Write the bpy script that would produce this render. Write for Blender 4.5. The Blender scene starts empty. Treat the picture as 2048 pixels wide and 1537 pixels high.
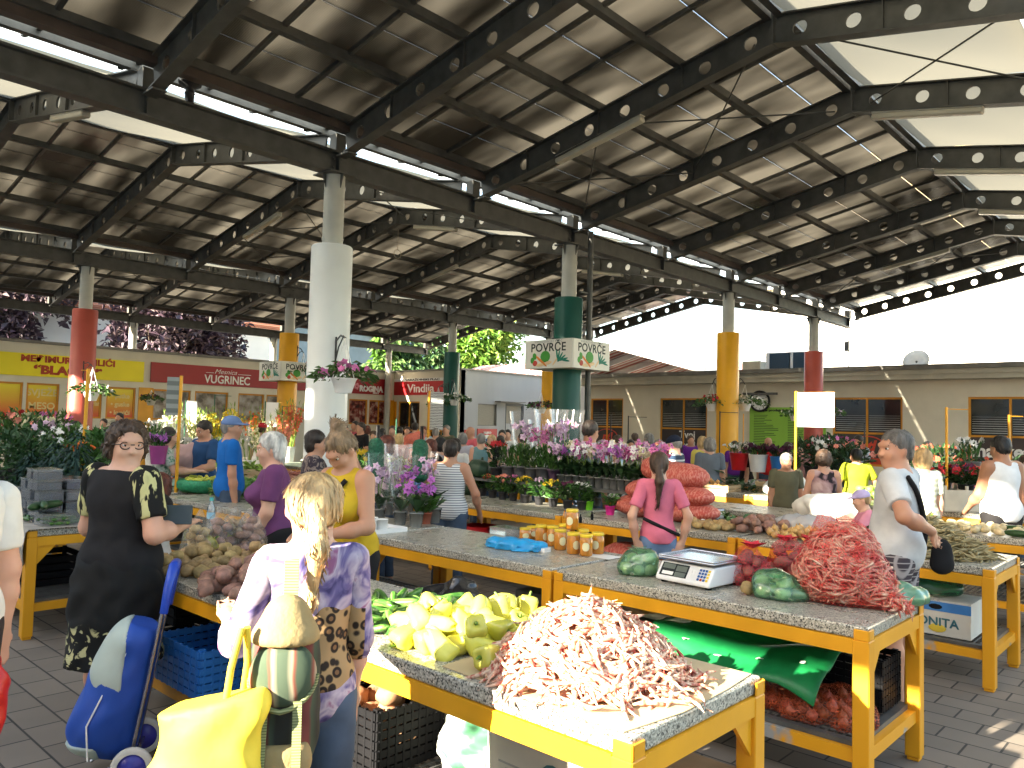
import bpy, bmesh, math, random
import numpy as np
from mathutils import Vector, Matrix, noise
R = math.radians
sc = bpy.context.scene
COL = sc.collection
rnd = random.Random(11)

# ------------------------------------------------------------------ camera
F_PX, YAW, PIT, ROL, EYE = 1566.0, R(42.75), R(2.977), R(1.489), 1.7
_f = Vector((math.cos(YAW) * math.cos(PIT), math.sin(YAW) * math.cos(PIT), math.sin(PIT)))
_r = Vector((math.sin(YAW), -math.cos(YAW), 0))
_u = _r.cross(_f)
CR = math.cos(ROL) * _r + math.sin(ROL) * _u
CU = -math.sin(ROL) * _r + math.cos(ROL) * _u
cam_d = bpy.data.cameras.new('camera')
cam = bpy.data.objects.new('camera', cam_d)
COL.objects.link(cam)
cam_d.sensor_width = 36
cam_d.lens = F_PX / 2048 * 36
cam_d.clip_end = 800
cam.matrix_world = Matrix(((CR.x, CU.x, -_f.x, 0), (CR.y, CU.y, -_f.y, 0), (CR.z, CU.z, -_f.z, EYE), (0, 0, 0, 1)))
sc.camera = cam

# ------------------------------------------------------------------ world, sun, exposure
SUN_EL, SUN_K = R(19), 0.17        # the sun stands to the -X side, a little towards +Y
sun_from = Vector((-1, SUN_K, 0)).normalized() * math.cos(SUN_EL) + Vector((0, 0, math.sin(SUN_EL)))
w = bpy.data.worlds.new('World'); sc.world = w; w.use_nodes = True
nt = w.node_tree
sky = nt.nodes.new('ShaderNodeTexSky'); sky.sky_type = 'NISHITA'; sky.sun_disc = False
sky.sun_elevation = SUN_EL
sky.sun_rotation = math.atan2(sun_from.x, sun_from.y)
sky.dust_density = 2.5; sky.air_density = 1.0; sky.ozone_density = 1.0
bg = nt.nodes['Background']; bg.inputs[1].default_value = 0.115
wm = nt.nodes.new('ShaderNodeMix'); wm.data_type = 'RGBA'; wm.blend_type = 'MULTIPLY'; wm.inputs[0].default_value = 1; wm.inputs[7].default_value = (1.06, 1.0, .88, 1)   # tints the whole sky light warmer
nt.links.new(sky.outputs[0], wm.inputs[6]); nt.links.new(wm.outputs[2], bg.inputs[0])
sl = bpy.data.lights.new('sun', 'SUN'); sl.energy = 5.0; sl.angle = R(0.5); sl.color = (1, .9, .72)
so = bpy.data.objects.new('sun', sl); COL.objects.link(so)
so.rotation_euler = (-sun_from).to_track_quat('-Z', 'Y').to_euler(); so.location = (0, 0, 20)
sc.view_settings.view_transform = 'Standard'; sc.view_settings.look = 'None'
sc.view_settings.exposure = 3.05; sc.view_settings.gamma = 1
sc.render.engine = 'CYCLES'
sc.cycles.max_bounces = 8; sc.cycles.diffuse_bounces = 5; sc.cycles.transparent_max_bounces = 24
sc.cycles.caustics_reflective = False; sc.cycles.caustics_refractive = False
sc.cycles.use_denoising = True
sc.cycles.sample_clamp_indirect = 8

# ------------------------------------------------------------------ from a place in the photograph to a place in the hall
def ray(x, y):
    return CR * ((x - 1024) / F_PX) - CU * ((y - 768.5) / F_PX) + _f
EYEV = Vector((0, 0, EYE))
def at(x, y, z=.82):
    d = ray(x, y); return EYEV + d * ((z - EYE) / d.z)
def onX(x, y, v):
    d = ray(x, y); return EYEV + d * (v / d.x)
def onY(x, y, v):
    d = ray(x, y); return EYEV + d * (v / d.y)
def deep(x, y, t):
    return EYEV + ray(x, y) * t

# ------------------------------------------------------------------ tags
def tag(o, label=None, cat=None, group=None, kind=None):
    if label: o['label'] = label
    if cat: o['category'] = cat
    if group: o['group'] = group
    if kind: o['kind'] = kind
    return o
def thing(name, label, cat, loc=(0, 0, 0), rz=0, group=None):
    o = bpy.data.objects.new(name, None); COL.objects.link(o)
    o.location = loc; o.rotation_euler = (0, 0, rz); o.empty_display_size = .1
    return tag(o, label, cat, group)
def copy_tree(o, parent=None, label=None, loc=None, rz=None, scale=None, group=None):
    c = o.copy(); COL.objects.link(c); c.parent = parent
    if label: c['label'] = label
    if group: c['group'] = group
    if loc is not None: c.location = loc
    if rz is not None: c.rotation_euler = (0, 0, rz)
    if scale is not None: c.scale = (scale,) * 3
    for ch in o.children: copy_tree(ch, c)
    return c

# ------------------------------------------------------------------ mesh builder
class MB:
    def __init__(s): s.v = []; s.f = []; s.mi = []; s.sm = []; s.m = 0; s.smooth = False
    def add(s, vs, fs, smooth=None):
        b = len(s.v); s.v += [tuple(p) for p in vs]
        for f in fs: s.f.append([i + b for i in f]); s.mi.append(s.m); s.sm.append(s.smooth if smooth is None else smooth)
        return s
    def box(s, x0, y0, z0, x1, y1, z1, M=None):
        vs = [Vector((x, y, z)) for z in (z0, z1) for y in (y0, y1) for x in (x0, x1)]
        if M: vs = [M @ p for p in vs]
        return s.add(vs, [(0, 2, 3, 1), (4, 5, 7, 6), (0, 1, 5, 4), (2, 6, 7, 3), (0, 4, 6, 2), (1, 3, 7, 5)], False)
    def bar(s, p, q, wd, hg=None, up=(0, 0, 1)):
        p = Vector(p); q = Vector(q); hg = hg or wd; d = (q - p).normalized(); a = d.cross(Vector(up))
        if a.length < 1e-4: a = d.cross(Vector((0, 1, 0)))
        a.normalize(); b = a.cross(d); a = a * wd / 2; b = b * hg / 2
        vs = [p - a - b, p + a - b, p + a + b, p - a + b, q - a - b, q + a - b, q + a + b, q - a + b]
        return s.add(vs, [(3, 2, 1, 0), (4, 5, 6, 7), (0, 1, 5, 4), (1, 2, 6, 5), (2, 3, 7, 6), (3, 0, 4, 7)], False)
    def tube(s, pts, rs, n=8, caps=True, smooth=True):
        pts = [Vector(p) for p in pts]
        if not hasattr(rs, '__len__'): rs = [rs] * len(pts)
        vs = []; prev = None
        for i, p in enumerate(pts):
            d = (pts[min(i + 1, len(pts) - 1)] - pts[max(i - 1, 0)]).normalized()
            if prev is None:
                a = d.cross(Vector((0, 0, 1)))
                if a.length < .05: a = d.cross(Vector((0, 1, 0)))
            else: a = prev - d * prev.dot(d)
            a.normalize(); prev = a; b = d.cross(a)
            for k in range(n):
                t = 2 * math.pi * k / n; vs.append(p + (a * math.cos(t) + b * math.sin(t)) * rs[i])
        fs = [(i * n + k, i * n + (k + 1) % n, (i + 1) * n + (k + 1) % n, (i + 1) * n + k) for i in range(len(pts) - 1) for k in range(n)]
        s.add(vs, fs, smooth)
        if caps:
            m = len(pts) - 1
            s.add(vs[:n], [tuple(reversed(range(n)))], False); s.add(vs[m * n:], [tuple(range(n))], False)
        return s
    def lathe(s, prof, c=(0, 0, 0), n=16, smooth=True, M=None, sx=1, sy=1, caps=True):
        vs = []
        for r, z in prof:
            for k in range(n):
                t = 2 * math.pi * k / n; p = Vector((r * math.cos(t) * sx, r * math.sin(t) * sy, z))
                if M: p = M @ p
                vs.append(p + Vector(c))
        m = len(prof)
        fs = [(i * n + k, i * n + (k + 1) % n, (i + 1) * n + (k + 1) % n, (i + 1) * n + k) for i in range(m - 1) for k in range(n)]
        s.add(vs, fs, smooth)
        if not caps: return s
        if prof[0][0] > 1e-4: s.add(vs[:n], [tuple(reversed(range(n)))], False)
        if prof[-1][0] > 1e-4: s.add(vs[(m - 1) * n:], [tuple(range(n))], False)
        return s
    def ell(s, c, r, n=10, m=7, M=None, nz=0, seed=0):
        if not hasattr(r, '__len__'): r = (r, r, r)
        vs = []; c = Vector(c)
        for i in range(m + 1):
            ph = math.pi * i / m
            for k in range(n):
                t = 2 * math.pi * k / n
                u = Vector((math.sin(ph) * math.cos(t), math.sin(ph) * math.sin(t), -math.cos(ph)))
                g = 1 + (nz * noise.noise(u * 1.7 + Vector((seed, 0, 0))) if nz else 0)
                p = Vector((u.x * r[0] * g, u.y * r[1] * g, u.z * r[2] * g))
                if M: p = M @ p
                vs.append(c + p)
        fs = [(i * n + k, i * n + (k + 1) % n, (i + 1) * n + (k + 1) % n, (i + 1) * n + k) for i in range(m) for k in range(n)]
        return s.add(vs, fs, True)
    def prism(s, poly, z0, z1, M=None):
        n = len(poly); vs = [Vector((p[0], p[1], z)) for z in (z0, z1) for p in poly]
        if M: vs = [M @ p for p in vs]
        return s.add(vs, [tuple(reversed(range(n))), tuple(range(n, 2 * n))] + [(i, (i + 1) % n, n + (i + 1) % n, n + i) for i in range(n)], False)
    def leaf(s, p, d, L, wd, up=None, bend=.15):
        p = Vector(p); d = Vector(d).normalized(); up = Vector(up or (0, 0, 1)); a = d.cross(up)
        if a.length < .05: a = d.cross(Vector((1, 0, 0)))
        a.normalize(); nn = a.cross(d)
        return s.add([p, p + d * L * .5 + a * wd / 2 + nn * L * bend * .6, p + d * L - nn * L * bend, p + d * L * .5 - a * wd / 2 + nn * L * bend * .6], [(0, 1, 2, 3)], False)
    def mesh(s, name, mats, off=None):
        me = bpy.data.meshes.new(name)
        vs = s.v if off is None else [(p[0] - off[0], p[1] - off[1], p[2] - off[2]) for p in s.v]
        me.from_pydata(vs, [], s.f)
        if not isinstance(mats, (list, tuple)): mats = [mats]
        for m in mats: me.materials.append(m)
        me.polygons.foreach_set('material_index', s.mi); me.polygons.foreach_set('use_smooth', s.sm)
        me.update(); return me
    def build(s, name, mats, parent=None, loc=None, world=True):
        """links one mesh object; world=True: the vertices are hall coordinates, taken relative to the parent or to loc"""
        off = None
        if world: off = parent.matrix_world.translation if (parent and False) else (_wl(parent) if parent else loc)
        o = bpy.data.objects.new(name, s.mesh(name, mats, off)); COL.objects.link(o)
        if parent: o.parent = parent
        if loc is not None and not parent: o.location = loc
        return o
def _wl(o):
    v = Vector((0, 0, 0))
    while o: v += Vector(o.location); o = o.parent
    return v
def obj(name, me, parent=None, loc=None):
    o = bpy.data.objects.new(name, me); COL.objects.link(o)
    if parent: o.parent = parent
    if loc is not None: o.location = loc
    return o
def bevel(o, w=.005, seg=2):
    m = o.modifiers.new('bevel', 'BEVEL'); m.width = w; m.segments = seg; m.limit_method = 'ANGLE'; m.angle_limit = R(40); return o

# ------------------------------------------------------------------ materials
MATS = {}
def rgb(*c): return (c[0], c[1], c[2], 1)
def pbr(name, col, rough=.6, var=.12, scale=6., metal=0., spec=.4, bump=0., bscale=None, rand=0., stretch=None, col2=None, thr=None, sheen=0, coat=0):
    """noise-varied principled material; col2 with thr mixes a second colour in patches; rand varies each object"""
    if name in MATS: return MATS[name]
    m = bpy.data.materials.new(name); m.use_nodes = True; n = m.node_tree; N = n.nodes; Lk = n.links
    b = N['Principled BSDF']; b.inputs['Roughness'].default_value = rough; b.inputs['Metallic'].default_value = metal
    b.inputs['Specular IOR Level'].default_value = spec
    if coat: b.inputs['Coat Weight'].default_value = coat; b.inputs['Coat Roughness'].default_value = .1
    tc = N.new('ShaderNodeTexCoord'); src = tc.outputs['Object']
    if stretch:
        mp = N.new('ShaderNodeMapping'); mp.inputs['Scale'].default_value = stretch; Lk.new(src, mp.inputs[0]); src = mp.outputs[0]
    nz = N.new('ShaderNodeTexNoise'); nz.inputs['Scale'].default_value = scale; nz.inputs['Detail'].default_value = 5; Lk.new(src, nz.inputs['Vector'])
    cr = N.new('ShaderNodeValToRGB'); Lk.new(nz.outputs[0], cr.inputs[0])
    c2 = col2 or tuple(min(1, c * (1 + var)) for c in col)
    c1 = col if col2 else tuple(c * (1 - var) for c in col)
    e = cr.color_ramp.elements; e[0].color = rgb(*c1); e[1].color = rgb(*c2)
    e[0].position, e[1].position = thr if thr else (.32, .68)
    out = cr.outputs[0]
    if rand:
        oi = N.new('ShaderNodeObjectInfo'); hs = N.new('ShaderNodeHueSaturation')
        mr = N.new('ShaderNodeMapRange'); mr.inputs[3].default_value = 1 - rand; mr.inputs[4].default_value = 1 + rand
        Lk.new(oi.outputs['Random'], mr.inputs[0]); Lk.new(mr.outputs[0], hs.inputs['Value']); Lk.new(out, hs.inputs['Color'])
        mr2 = N.new('ShaderNodeMapRange'); mr2.inputs[3].default_value = .5 - rand * .06; mr2.inputs[4].default_value = .5 + rand * .06
        ma = N.new('ShaderNodeMath'); ma.operation = 'FRACT'; mu = N.new('ShaderNodeMath'); mu.operation = 'MULTIPLY'; mu.inputs[1].default_value = 7.31
        Lk.new(oi.outputs['Random'], mu.inputs[0]); Lk.new(mu.outputs[0], ma.inputs[0]); Lk.new(ma.outputs[0], mr2.inputs[0]); Lk.new(mr2.outputs[0], hs.inputs['Hue'])
        out = hs.outputs[0]
    Lk.new(out, b.inputs['Base Color'])
    if bump:
        nb = N.new('ShaderNodeTexNoise'); nb.inputs['Scale'].default_value = bscale or scale * 4; nb.inputs['Detail'].default_value = 4; Lk.new(src, nb.inputs['Vector'])
        bp = N.new('ShaderNodeBump'); bp.inputs['Strength'].default_value = bump; bp.inputs['Distance'].default_value = .02
        Lk.new(nb.outputs[0], bp.inputs['Height']); Lk.new(bp.outputs[0], b.inputs['Normal'])
    MATS[name] = m; return m
def nodes_of(m): return m.node_tree.nodes, m.node_tree.links, m.node_tree.nodes['Principled BSDF']
def pattern(name, kind, cols, scale=8., rough=.8, thr=(.45, .55), dirn='Z', dist=0., stretch=None, zlim=None):
    """cloth and board patterns: wave stripes, checks, voronoi blotches, noise camouflage"""
    if name in MATS: return MATS[name]
    m = bpy.data.materials.new(name); m.use_nodes = True; N, Lk, b = nodes_of(m); b.inputs['Roughness'].default_value = rough; b.inputs['Specular IOR Level'].default_value = .25
    tc = N.new('ShaderNodeTexCoord'); src = tc.outputs['Object']
    if stretch:
        mp = N.new('ShaderNodeMapping'); mp.inputs['Scale'].default_value = stretch; Lk.new(src, mp.inputs[0]); src = mp.outputs[0]
    cr = N.new('ShaderNodeValToRGB'); cr.color_ramp.interpolation = 'LINEAR'
    while len(cr.color_ramp.elements) < len(cols): cr.color_ramp.elements.new(.5)
    for i, c in enumerate(cols):
        cr.color_ramp.elements[i].position = thr[i]; cr.color_ramp.elements[i].color = rgb(*c)
    if kind == 'wave':
        t = N.new('ShaderNodeTexWave'); t.bands_direction = dirn; t.inputs['Scale'].default_value = scale; t.inputs['Distortion'].default_value = dist; t.inputs['Detail Scale'].default_value = 2
        Lk.new(src, t.inputs[0]); Lk.new(t.outputs['Fac'], cr.inputs[0])
    elif kind == 'check':
        t = N.new('ShaderNodeTexWave'); t.bands_direction = 'Z'; t.inputs['Scale'].default_value = scale; Lk.new(src, t.inputs[0])
        t2 = N.new('ShaderNodeTexWave'); t2.bands_direction = 'DIAGONAL'; t2.inputs['Scale'].default_value = scale
        mp = N.new('ShaderNodeMapping'); mp.inputs['Scale'].default_value = (1, 1, 0); Lk.new(src, mp.inputs[0]); Lk.new(mp.outputs[0], t2.inputs[0])
        mx = N.new('ShaderNodeMath'); mx.operation = 'MAXIMUM'; Lk.new(t.outputs['Fac'], mx.inputs[0]); Lk.new(t2.outputs['Fac'], mx.inputs[1]); Lk.new(mx.outputs[0], cr.inputs[0])
    elif kind == 'vor':
        t = N.new('ShaderNodeTexVoronoi'); t.inputs['Scale'].default_value = scale; t.inputs['Randomness'].default_value = 1
        nz = N.new('ShaderNodeTexNoise'); nz.inputs['Scale'].default_value = scale * .8; mixv = N.new('ShaderNodeMix'); mixv.data_type = 'RGBA'; mixv.inputs[0].default_value = .12
        Lk.new(src, nz.inputs['Vector']); Lk.new(src, mixv.inputs[6]); Lk.new(nz.outputs['Color'], mixv.inputs[7]); Lk.new(mixv.outputs[2], t.inputs['Vector'])
        Lk.new(t.outputs['Distance'], cr.inputs[0])
    else:
        t = N.new('ShaderNodeTexNoise'); t.inputs['Scale'].default_value = scale; t.inputs['Detail'].default_value = 3; t.inputs['Distortion'].default_value = dist
        Lk.new(src, t.inputs['Vector']); Lk.new(t.outputs[0], cr.inputs[0])
    out = cr.outputs[0]
    if zlim:
        sp = N.new('ShaderNodeSeparateXYZ'); Lk.new(tc.outputs['Object'], sp.inputs[0]); mr = N.new('ShaderNodeMapRange'); mr.inputs[1].default_value = zlim[0]; mr.inputs[2].default_value = zlim[1]; Lk.new(sp.outputs[2], mr.inputs[0])
        mz = N.new('ShaderNodeMix'); mz.data_type = 'RGBA'; mz.inputs[7].default_value = rgb(*cols[0]); Lk.new(mr.outputs[0], mz.inputs[0]); Lk.new(out, mz.inputs[6]); out = mz.outputs[2]
    Lk.new(out, b.inputs['Base Color']); MATS[name] = m; return m
def film(name, col, clear=.6, rough=.25, trans=.3, gloss=.25, tint=None):
    """thin see-through plastic: clear share, translucent share, the rest diffuse, with a glossy layer"""
    if name in MATS: return MATS[name]
    m = bpy.data.materials.new(name); m.use_nodes = True; N = m.node_tree.nodes; Lk = m.node_tree.links; N.remove(N['Principled BSDF'])
    o = N['Material Output']
    tp = N.new('ShaderNodeBsdfTransparent'); tp.inputs[0].default_value = rgb(*tint) if tint else rgb(*[1 - (1 - c) * .28 for c in col])
    tl = N.new('ShaderNodeBsdfTranslucent'); tl.inputs[0].default_value = rgb(*col)
    df = N.new('ShaderNodeBsdfDiffuse'); df.inputs[0].default_value = rgb(*col)
    gl = N.new('ShaderNodeBsdfGlossy'); gl.inputs['Roughness'].default_value = rough
    m1 = N.new('ShaderNodeMixShader'); m1.inputs[0].default_value = trans / max(1e-3, (1 - clear)) if clear < 1 else 0; Lk.new(df.outputs[0], m1.inputs[1]); Lk.new(tl.outputs[0], m1.inputs[2])
    m2 = N.new('ShaderNodeMixShader'); m2.inputs[0].default_value = clear; Lk.new(m1.outputs[0], m2.inputs[1]); Lk.new(tp.outputs[0], m2.inputs[2])
    fr = N.new('ShaderNodeFresnel'); fr.inputs[0].default_value = 1.35
    mm = N.new('ShaderNodeMath'); mm.operation = 'MULTIPLY_ADD'; mm.inputs[1].default_value = gloss * 2.5; mm.inputs[2].default_value = gloss * .12; Lk.new(fr.outputs[0], mm.inputs[0])
    m3 = N.new('ShaderNodeMixShader'); Lk.new(mm.outputs[0], m3.inputs[0]); Lk.new(m2.outputs[0], m3.inputs[1]); Lk.new(gl.outputs[0], m3.inputs[2])
    Lk.new(m3.outputs[0], o.inputs[0]); MATS[name] = m; return m
def net(name, col, scale=45., width=.12):
    if name in MATS: return MATS[name]
    m = bpy.data.materials.new(name); m.use_nodes = True; N, Lk, b = nodes_of(m); o = N['Material Output']
    b.inputs['Base Color'].default_value = rgb(*col); b.inputs['Roughness'].default_value = .5
    tc = N.new('ShaderNodeTexCoord'); v = N.new('ShaderNodeTexVoronoi'); v.feature = 'DISTANCE_TO_EDGE'; v.inputs['Scale'].default_value = scale
    Lk.new(tc.outputs['Object'], v.inputs['Vector'])
    lt = N.new('ShaderNodeMath'); lt.operation = 'LESS_THAN'; lt.inputs[1].default_value = width; Lk.new(v.outputs['Distance'], lt.inputs[0])
    tp = N.new('ShaderNodeBsdfTransparent'); tp.inputs[0].default_value = rgb(*[.86 + .14 * c for c in col])
    mx = N.new('ShaderNodeMixShader'); Lk.new(lt.outputs[0], mx.inputs[0]); Lk.new(tp.outputs[0], mx.inputs[1]); Lk.new(b.outputs[0], mx.inputs[2]); Lk.new(mx.outputs[0], o.inputs[0])
    MATS[name] = m; return m
def speckle():
    m = bpy.data.materials.new('terrazzo'); m.use_nodes = True; N, Lk, b = nodes_of(m); b.inputs['Roughness'].default_value = .22; b.inputs['Specular IOR Level'].default_value = .5
    tc = N.new('ShaderNodeTexCoord'); v = N.new('ShaderNodeTexVoronoi'); v.inputs['Scale'].default_value = 165; Lk.new(tc.outputs['Object'], v.inputs['Vector'])
    sx = N.new('ShaderNodeSeparateColor'); Lk.new(v.outputs['Color'], sx.inputs[0])
    cr = N.new('ShaderNodeValToRGB'); cr.color_ramp.interpolation = 'CONSTANT'; e = cr.color_ramp.elements
    e[0].position = 0; e[0].color = rgb(.07, .066, .057); e[1].position = .18; e[1].color = rgb(.27, .255, .21)
    for p, c in ((.5, (.40, .375, .31)), (.75, (.56, .525, .44))):
        q = e.new(p); q.color = rgb(*c)
    Lk.new(sx.outputs[0], cr.inputs[0]); Lk.new(cr.outputs[0], b.inputs['Base Color'])
    nz = N.new('ShaderNodeTexNoise'); nz.inputs['Scale'].default_value = 5; Lk.new(tc.outputs['Object'], nz.inputs['Vector'])
    mr = N.new('ShaderNodeMapRange'); mr.inputs[3].default_value = .16; mr.inputs[4].default_value = .42; Lk.new(nz.outputs[0], mr.inputs[0]); Lk.new(mr.outputs[0], b.inputs['Roughness'])
    return m
TERR = speckle()
YEL = pbr('yellow_enamel', (.72, .33, .012), .38, .1, 3, spec=.45, bump=.04)
YELW = pbr('worn_yellow_enamel', (.70, .31, .012), .42, .1, 3, col2=(.3, .29, .27), thr=(.64, .68))
STEEL = pbr('dark_galvanised_steel', (.075, .074, .066), .5, .25, 5, metal=.1, spec=.45, bump=.05)
STEELL = pbr('pale_galvanised_steel', (.2, .21, .2), .5, .15, 6, spec=.5)
GREYM = pbr('grey_steel', (.12, .12, .115), .45, .2, 9, metal=.5)
BLACK = pbr('black_paint', (.015, .015, .016), .45, .2, 8)
BLACKP = pbr('black_plastic', (.006, .006, .007), .6, .2, 8, spec=.12)
WHITE = pbr('white_paint', (.78, .78, .76), .45, .05, 3)
WHITEP = pbr('white_plastic', (.75, .75, .74), .35, .05, 6)
CREAM = pbr('cream_plastic', (.6, .56, .46), .5, .1, 6)
GLASSD = pbr('dark_glass', (.02, .022, .022), .06, .3, 2, spec=.6)
SLV = None
GLASS = film('clear_glass', (.9, .95, .95), .9, .03, .05, .5)
CLEARP = film('clear_plastic', (.85, .87, .88), .72, .12, .15, .55)
CARD = pbr('cardboard', (.36, .23, .12), .85, .12, 7)
WOODC = pbr('crate_wood', (.45, .32, .18), .8, .2, 4, stretch=(1, 1, 6), bump=.1)
LEAFM = pbr('leaf_green', (.045, .12, .02), .5, .45, 9, rand=.2)
LEAFD = pbr('dark_leaf', (.02, .06, .016), .5, .4, 9, rand=.15)
LEAFP = pbr('pale_leaf', (.2, .32, .05), .5, .3, 9)
SOIL = pbr('soil', (.03, .02, .013), .95, .3, 20)

# ------------------------------------------------------------------ writing
def text_mb(s, size, M, extr=.004, bold=0., mat=None, align='CENTER', shear=0., name='lettering', parent=None, spacing=1.):
    cu = bpy.data.curves.new('t', 'FONT'); cu.body = s; cu.size = size; cu.extrude = extr; cu.offset = bold; cu.align_x = align; cu.align_y = 'CENTER'; cu.shear = shear
    cu.space_character = spacing; cu.resolution_u = 3
    o = bpy.data.objects.new('t', cu); me = bpy.data.meshes.new_from_object(o); bpy.data.objects.remove(o); bpy.data.curves.remove(cu)
    me.name = name; me.transform(M); me.materials.clear(); me.materials.append(mat)
    return obj(name, me, parent)
def face_negY(x, y, z): return Matrix.Translation((x, y, z)) @ Matrix.Rotation(R(90), 4, 'X')                                 # reads from the -Y side
def face_negX(x, y, z): return Matrix.Translation((x, y, z)) @ Matrix.Rotation(R(-90), 4, 'Z') @ Matrix.Rotation(R(90), 4, 'X')  # reads from the -X side
# ================================================================== ground
def paving():
    m = bpy.data.materials.new('paving'); m.use_nodes = True; N, Lk, b = nodes_of(m); b.inputs['Roughness'].default_value = .75
    tc = N.new('ShaderNodeTexCoord'); mp = N.new('ShaderNodeMapping'); mp.inputs['Rotation'].default_value = (0, 0, R(90)); Lk.new(tc.outputs['Object'], mp.inputs[0])
    br = N.new('ShaderNodeTexBrick'); br.inputs['Scale'].default_value = 1; br.inputs['Brick Width'].default_value = .32; br.inputs['Row Height'].default_value = .2
    br.inputs['Mortar Size'].default_value = .006; br.inputs['Color1'].default_value = rgb(.215, .178, .142); br.inputs['Color2'].default_value = rgb(.17, .141, .113); br.inputs['Mortar'].default_value = rgb(.035, .032, .028)
    br.inputs['Bias'].default_value = 0; Lk.new(mp.outputs[0], br.inputs['Vector'])
    nz = N.new('ShaderNodeTexNoise'); nz.inputs['Scale'].default_value = 1.3; nz.inputs['Detail'].default_value = 6; Lk.new(tc.outputs['Object'], nz.inputs['Vector'])
    mx = N.new('ShaderNodeMix'); mx.data_type = 'RGBA'; mx.blend_type = 'MULTIPLY'; mx.inputs[0].default_value = 1
    cr = N.new('ShaderNodeValToRGB'); cr.color_ramp.elements[0].color = rgb(.6, .6, .6); cr.color_ramp.elements[1].color = rgb(1.2, 1.2, 1.2); Lk.new(nz.outputs[0], cr.inputs[0])
    Lk.new(br.outputs[0], mx.inputs[6]); Lk.new(cr.outputs[0], mx.inputs[7]); Lk.new(mx.outputs[2], b.inputs['Base Color'])
    bp = N.new('ShaderNodeBump'); bp.inputs['Strength'].default_value = .5; bp.inputs['Distance'].default_value = .01; bp.invert = True; Lk.new(br.outputs['Fac'], bp.inputs['Height']); Lk.new(bp.outputs[0], b.inputs['Normal'])
    return m
mb = MB(); n = 24; L = 300
for i in range(n + 1):
    for j in range(n + 1): mb.v.append((-L + 2 * L * i / n, -L + 2 * L * j / n, 0))
mb.add([], [])
for i in range(n):
    for j in range(n): mb.f.append([i * (n + 1) + j, (i + 1) * (n + 1) + j, (i + 1) * (n + 1) + j + 1, i * (n + 1) + j + 1]); mb.mi.append(0); mb.sm.append(False)
tag(mb.build('ground', paving(), loc=(0, 0, 0)), kind='structure')

# ================================================================== the hall roof
COLX = {8.6: [.9, 5.79, 10.72, 16.64, 21.66], 18.3: [.9, 6.1, 11.1, 16.95, 21.75]}
RAFX = [.4, 3.35, 5.8, 8.28, 10.75, 13.7, 16.65, 19.2, 21.7, 24.2]
X0, X1 = .3, 24.35
PANEL = bpy.data.materials.new('bronze_polycarbonate'); PANEL.use_nodes = True
def _panel():
    N, Lk, b = nodes_of(PANEL); o = N['Material Output']
    tc = N.new('ShaderNodeTexCoord'); nz = N.new('ShaderNodeTexNoise'); nz.inputs['Scale'].default_value = .55; nz.inputs['Detail'].default_value = 6; nz.inputs['Distortion'].default_value = .6; Lk.new(tc.outputs['Object'], nz.inputs['Vector'])
    cr = N.new('ShaderNodeValToRGB'); e = cr.color_ramp.elements; e[0].position = .35; e[0].color = rgb(.045, .041, .035); e[1].position = .7; e[1].color = rgb(.115, .104, .088); Lk.new(nz.outputs[0], cr.inputs[0])
    Lk.new(cr.outputs[0], b.inputs['Base Color']); b.inputs['Roughness'].default_value = .22; b.inputs['Specular IOR Level'].default_value = .7
    wv = N.new('ShaderNodeTexWave'); wv.bands_direction = 'X'; wv.inputs['Scale'].default_value = 14; Lk.new(tc.outputs['Object'], wv.inputs[0])
    bp = N.new('ShaderNodeBump'); bp.inputs['Strength'].default_value = .35; bp.inputs['Distance'].default_value = .004; Lk.new(wv.outputs['Fac'], bp.inputs['Height']); Lk.new(bp.outputs[0], b.inputs['Normal'])
    tl = N.new('ShaderNodeBsdfTranslucent'); c2 = N.new('ShaderNodeValToRGB'); e = c2.color_ramp.elements; e[0].position = .36; e[0].color = rgb(.085, .077, .064); e[1].position = .66; e[1].color = rgb(.58, .545, .475)
    nz2 = N.new('ShaderNodeTexNoise'); nz2.inputs['Scale'].default_value = .8; nz2.inputs['Detail'].default_value = 2.5; mp = N.new('ShaderNodeMapping'); mp.inputs['Scale'].default_value = (1.6, .5, 1); mp.inputs['Rotation'].default_value = (0, 0, .5); Lk.new(tc.outputs['Object'], mp.inputs[0]); Lk.new(mp.outputs[0], nz2.inputs['Vector']); Lk.new(nz2.outputs[0], c2.inputs[0]); Lk.new(c2.outputs[0], tl.inputs[0])  # pale noise patches in the translucent colour imitate patches of daylight
    mx = N.new('ShaderNodeMixShader'); mx.inputs[0].default_value = .42; Lk.new(b.outputs[0], mx.inputs[1]); Lk.new(tl.outputs[0], mx.inputs[2]); Lk.new(mx.outputs[0], o.inputs[0])
_panel()
SEAM = film('added_seam_diffuser', (.8, .8, .78), .0, .5, .8, .0)  # translucent white strips added to give bright seams and block direct sun
CANVAS = film('white_canvas', (.15, .144, .118), .0, .5, .75, .0)
GUSSET = pbr('column_steel', (.45, .45, .4), .45, .1, 4)
ZE, ZR, HALF, WEB = 5.3, 6.22, 4.85, .33            # rafter centre at the eave and at the ridge, half span, web height
def rz(t): return ZE + (ZR - ZE) * t                # t = 0 at the eave, 1 at the ridge
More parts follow.
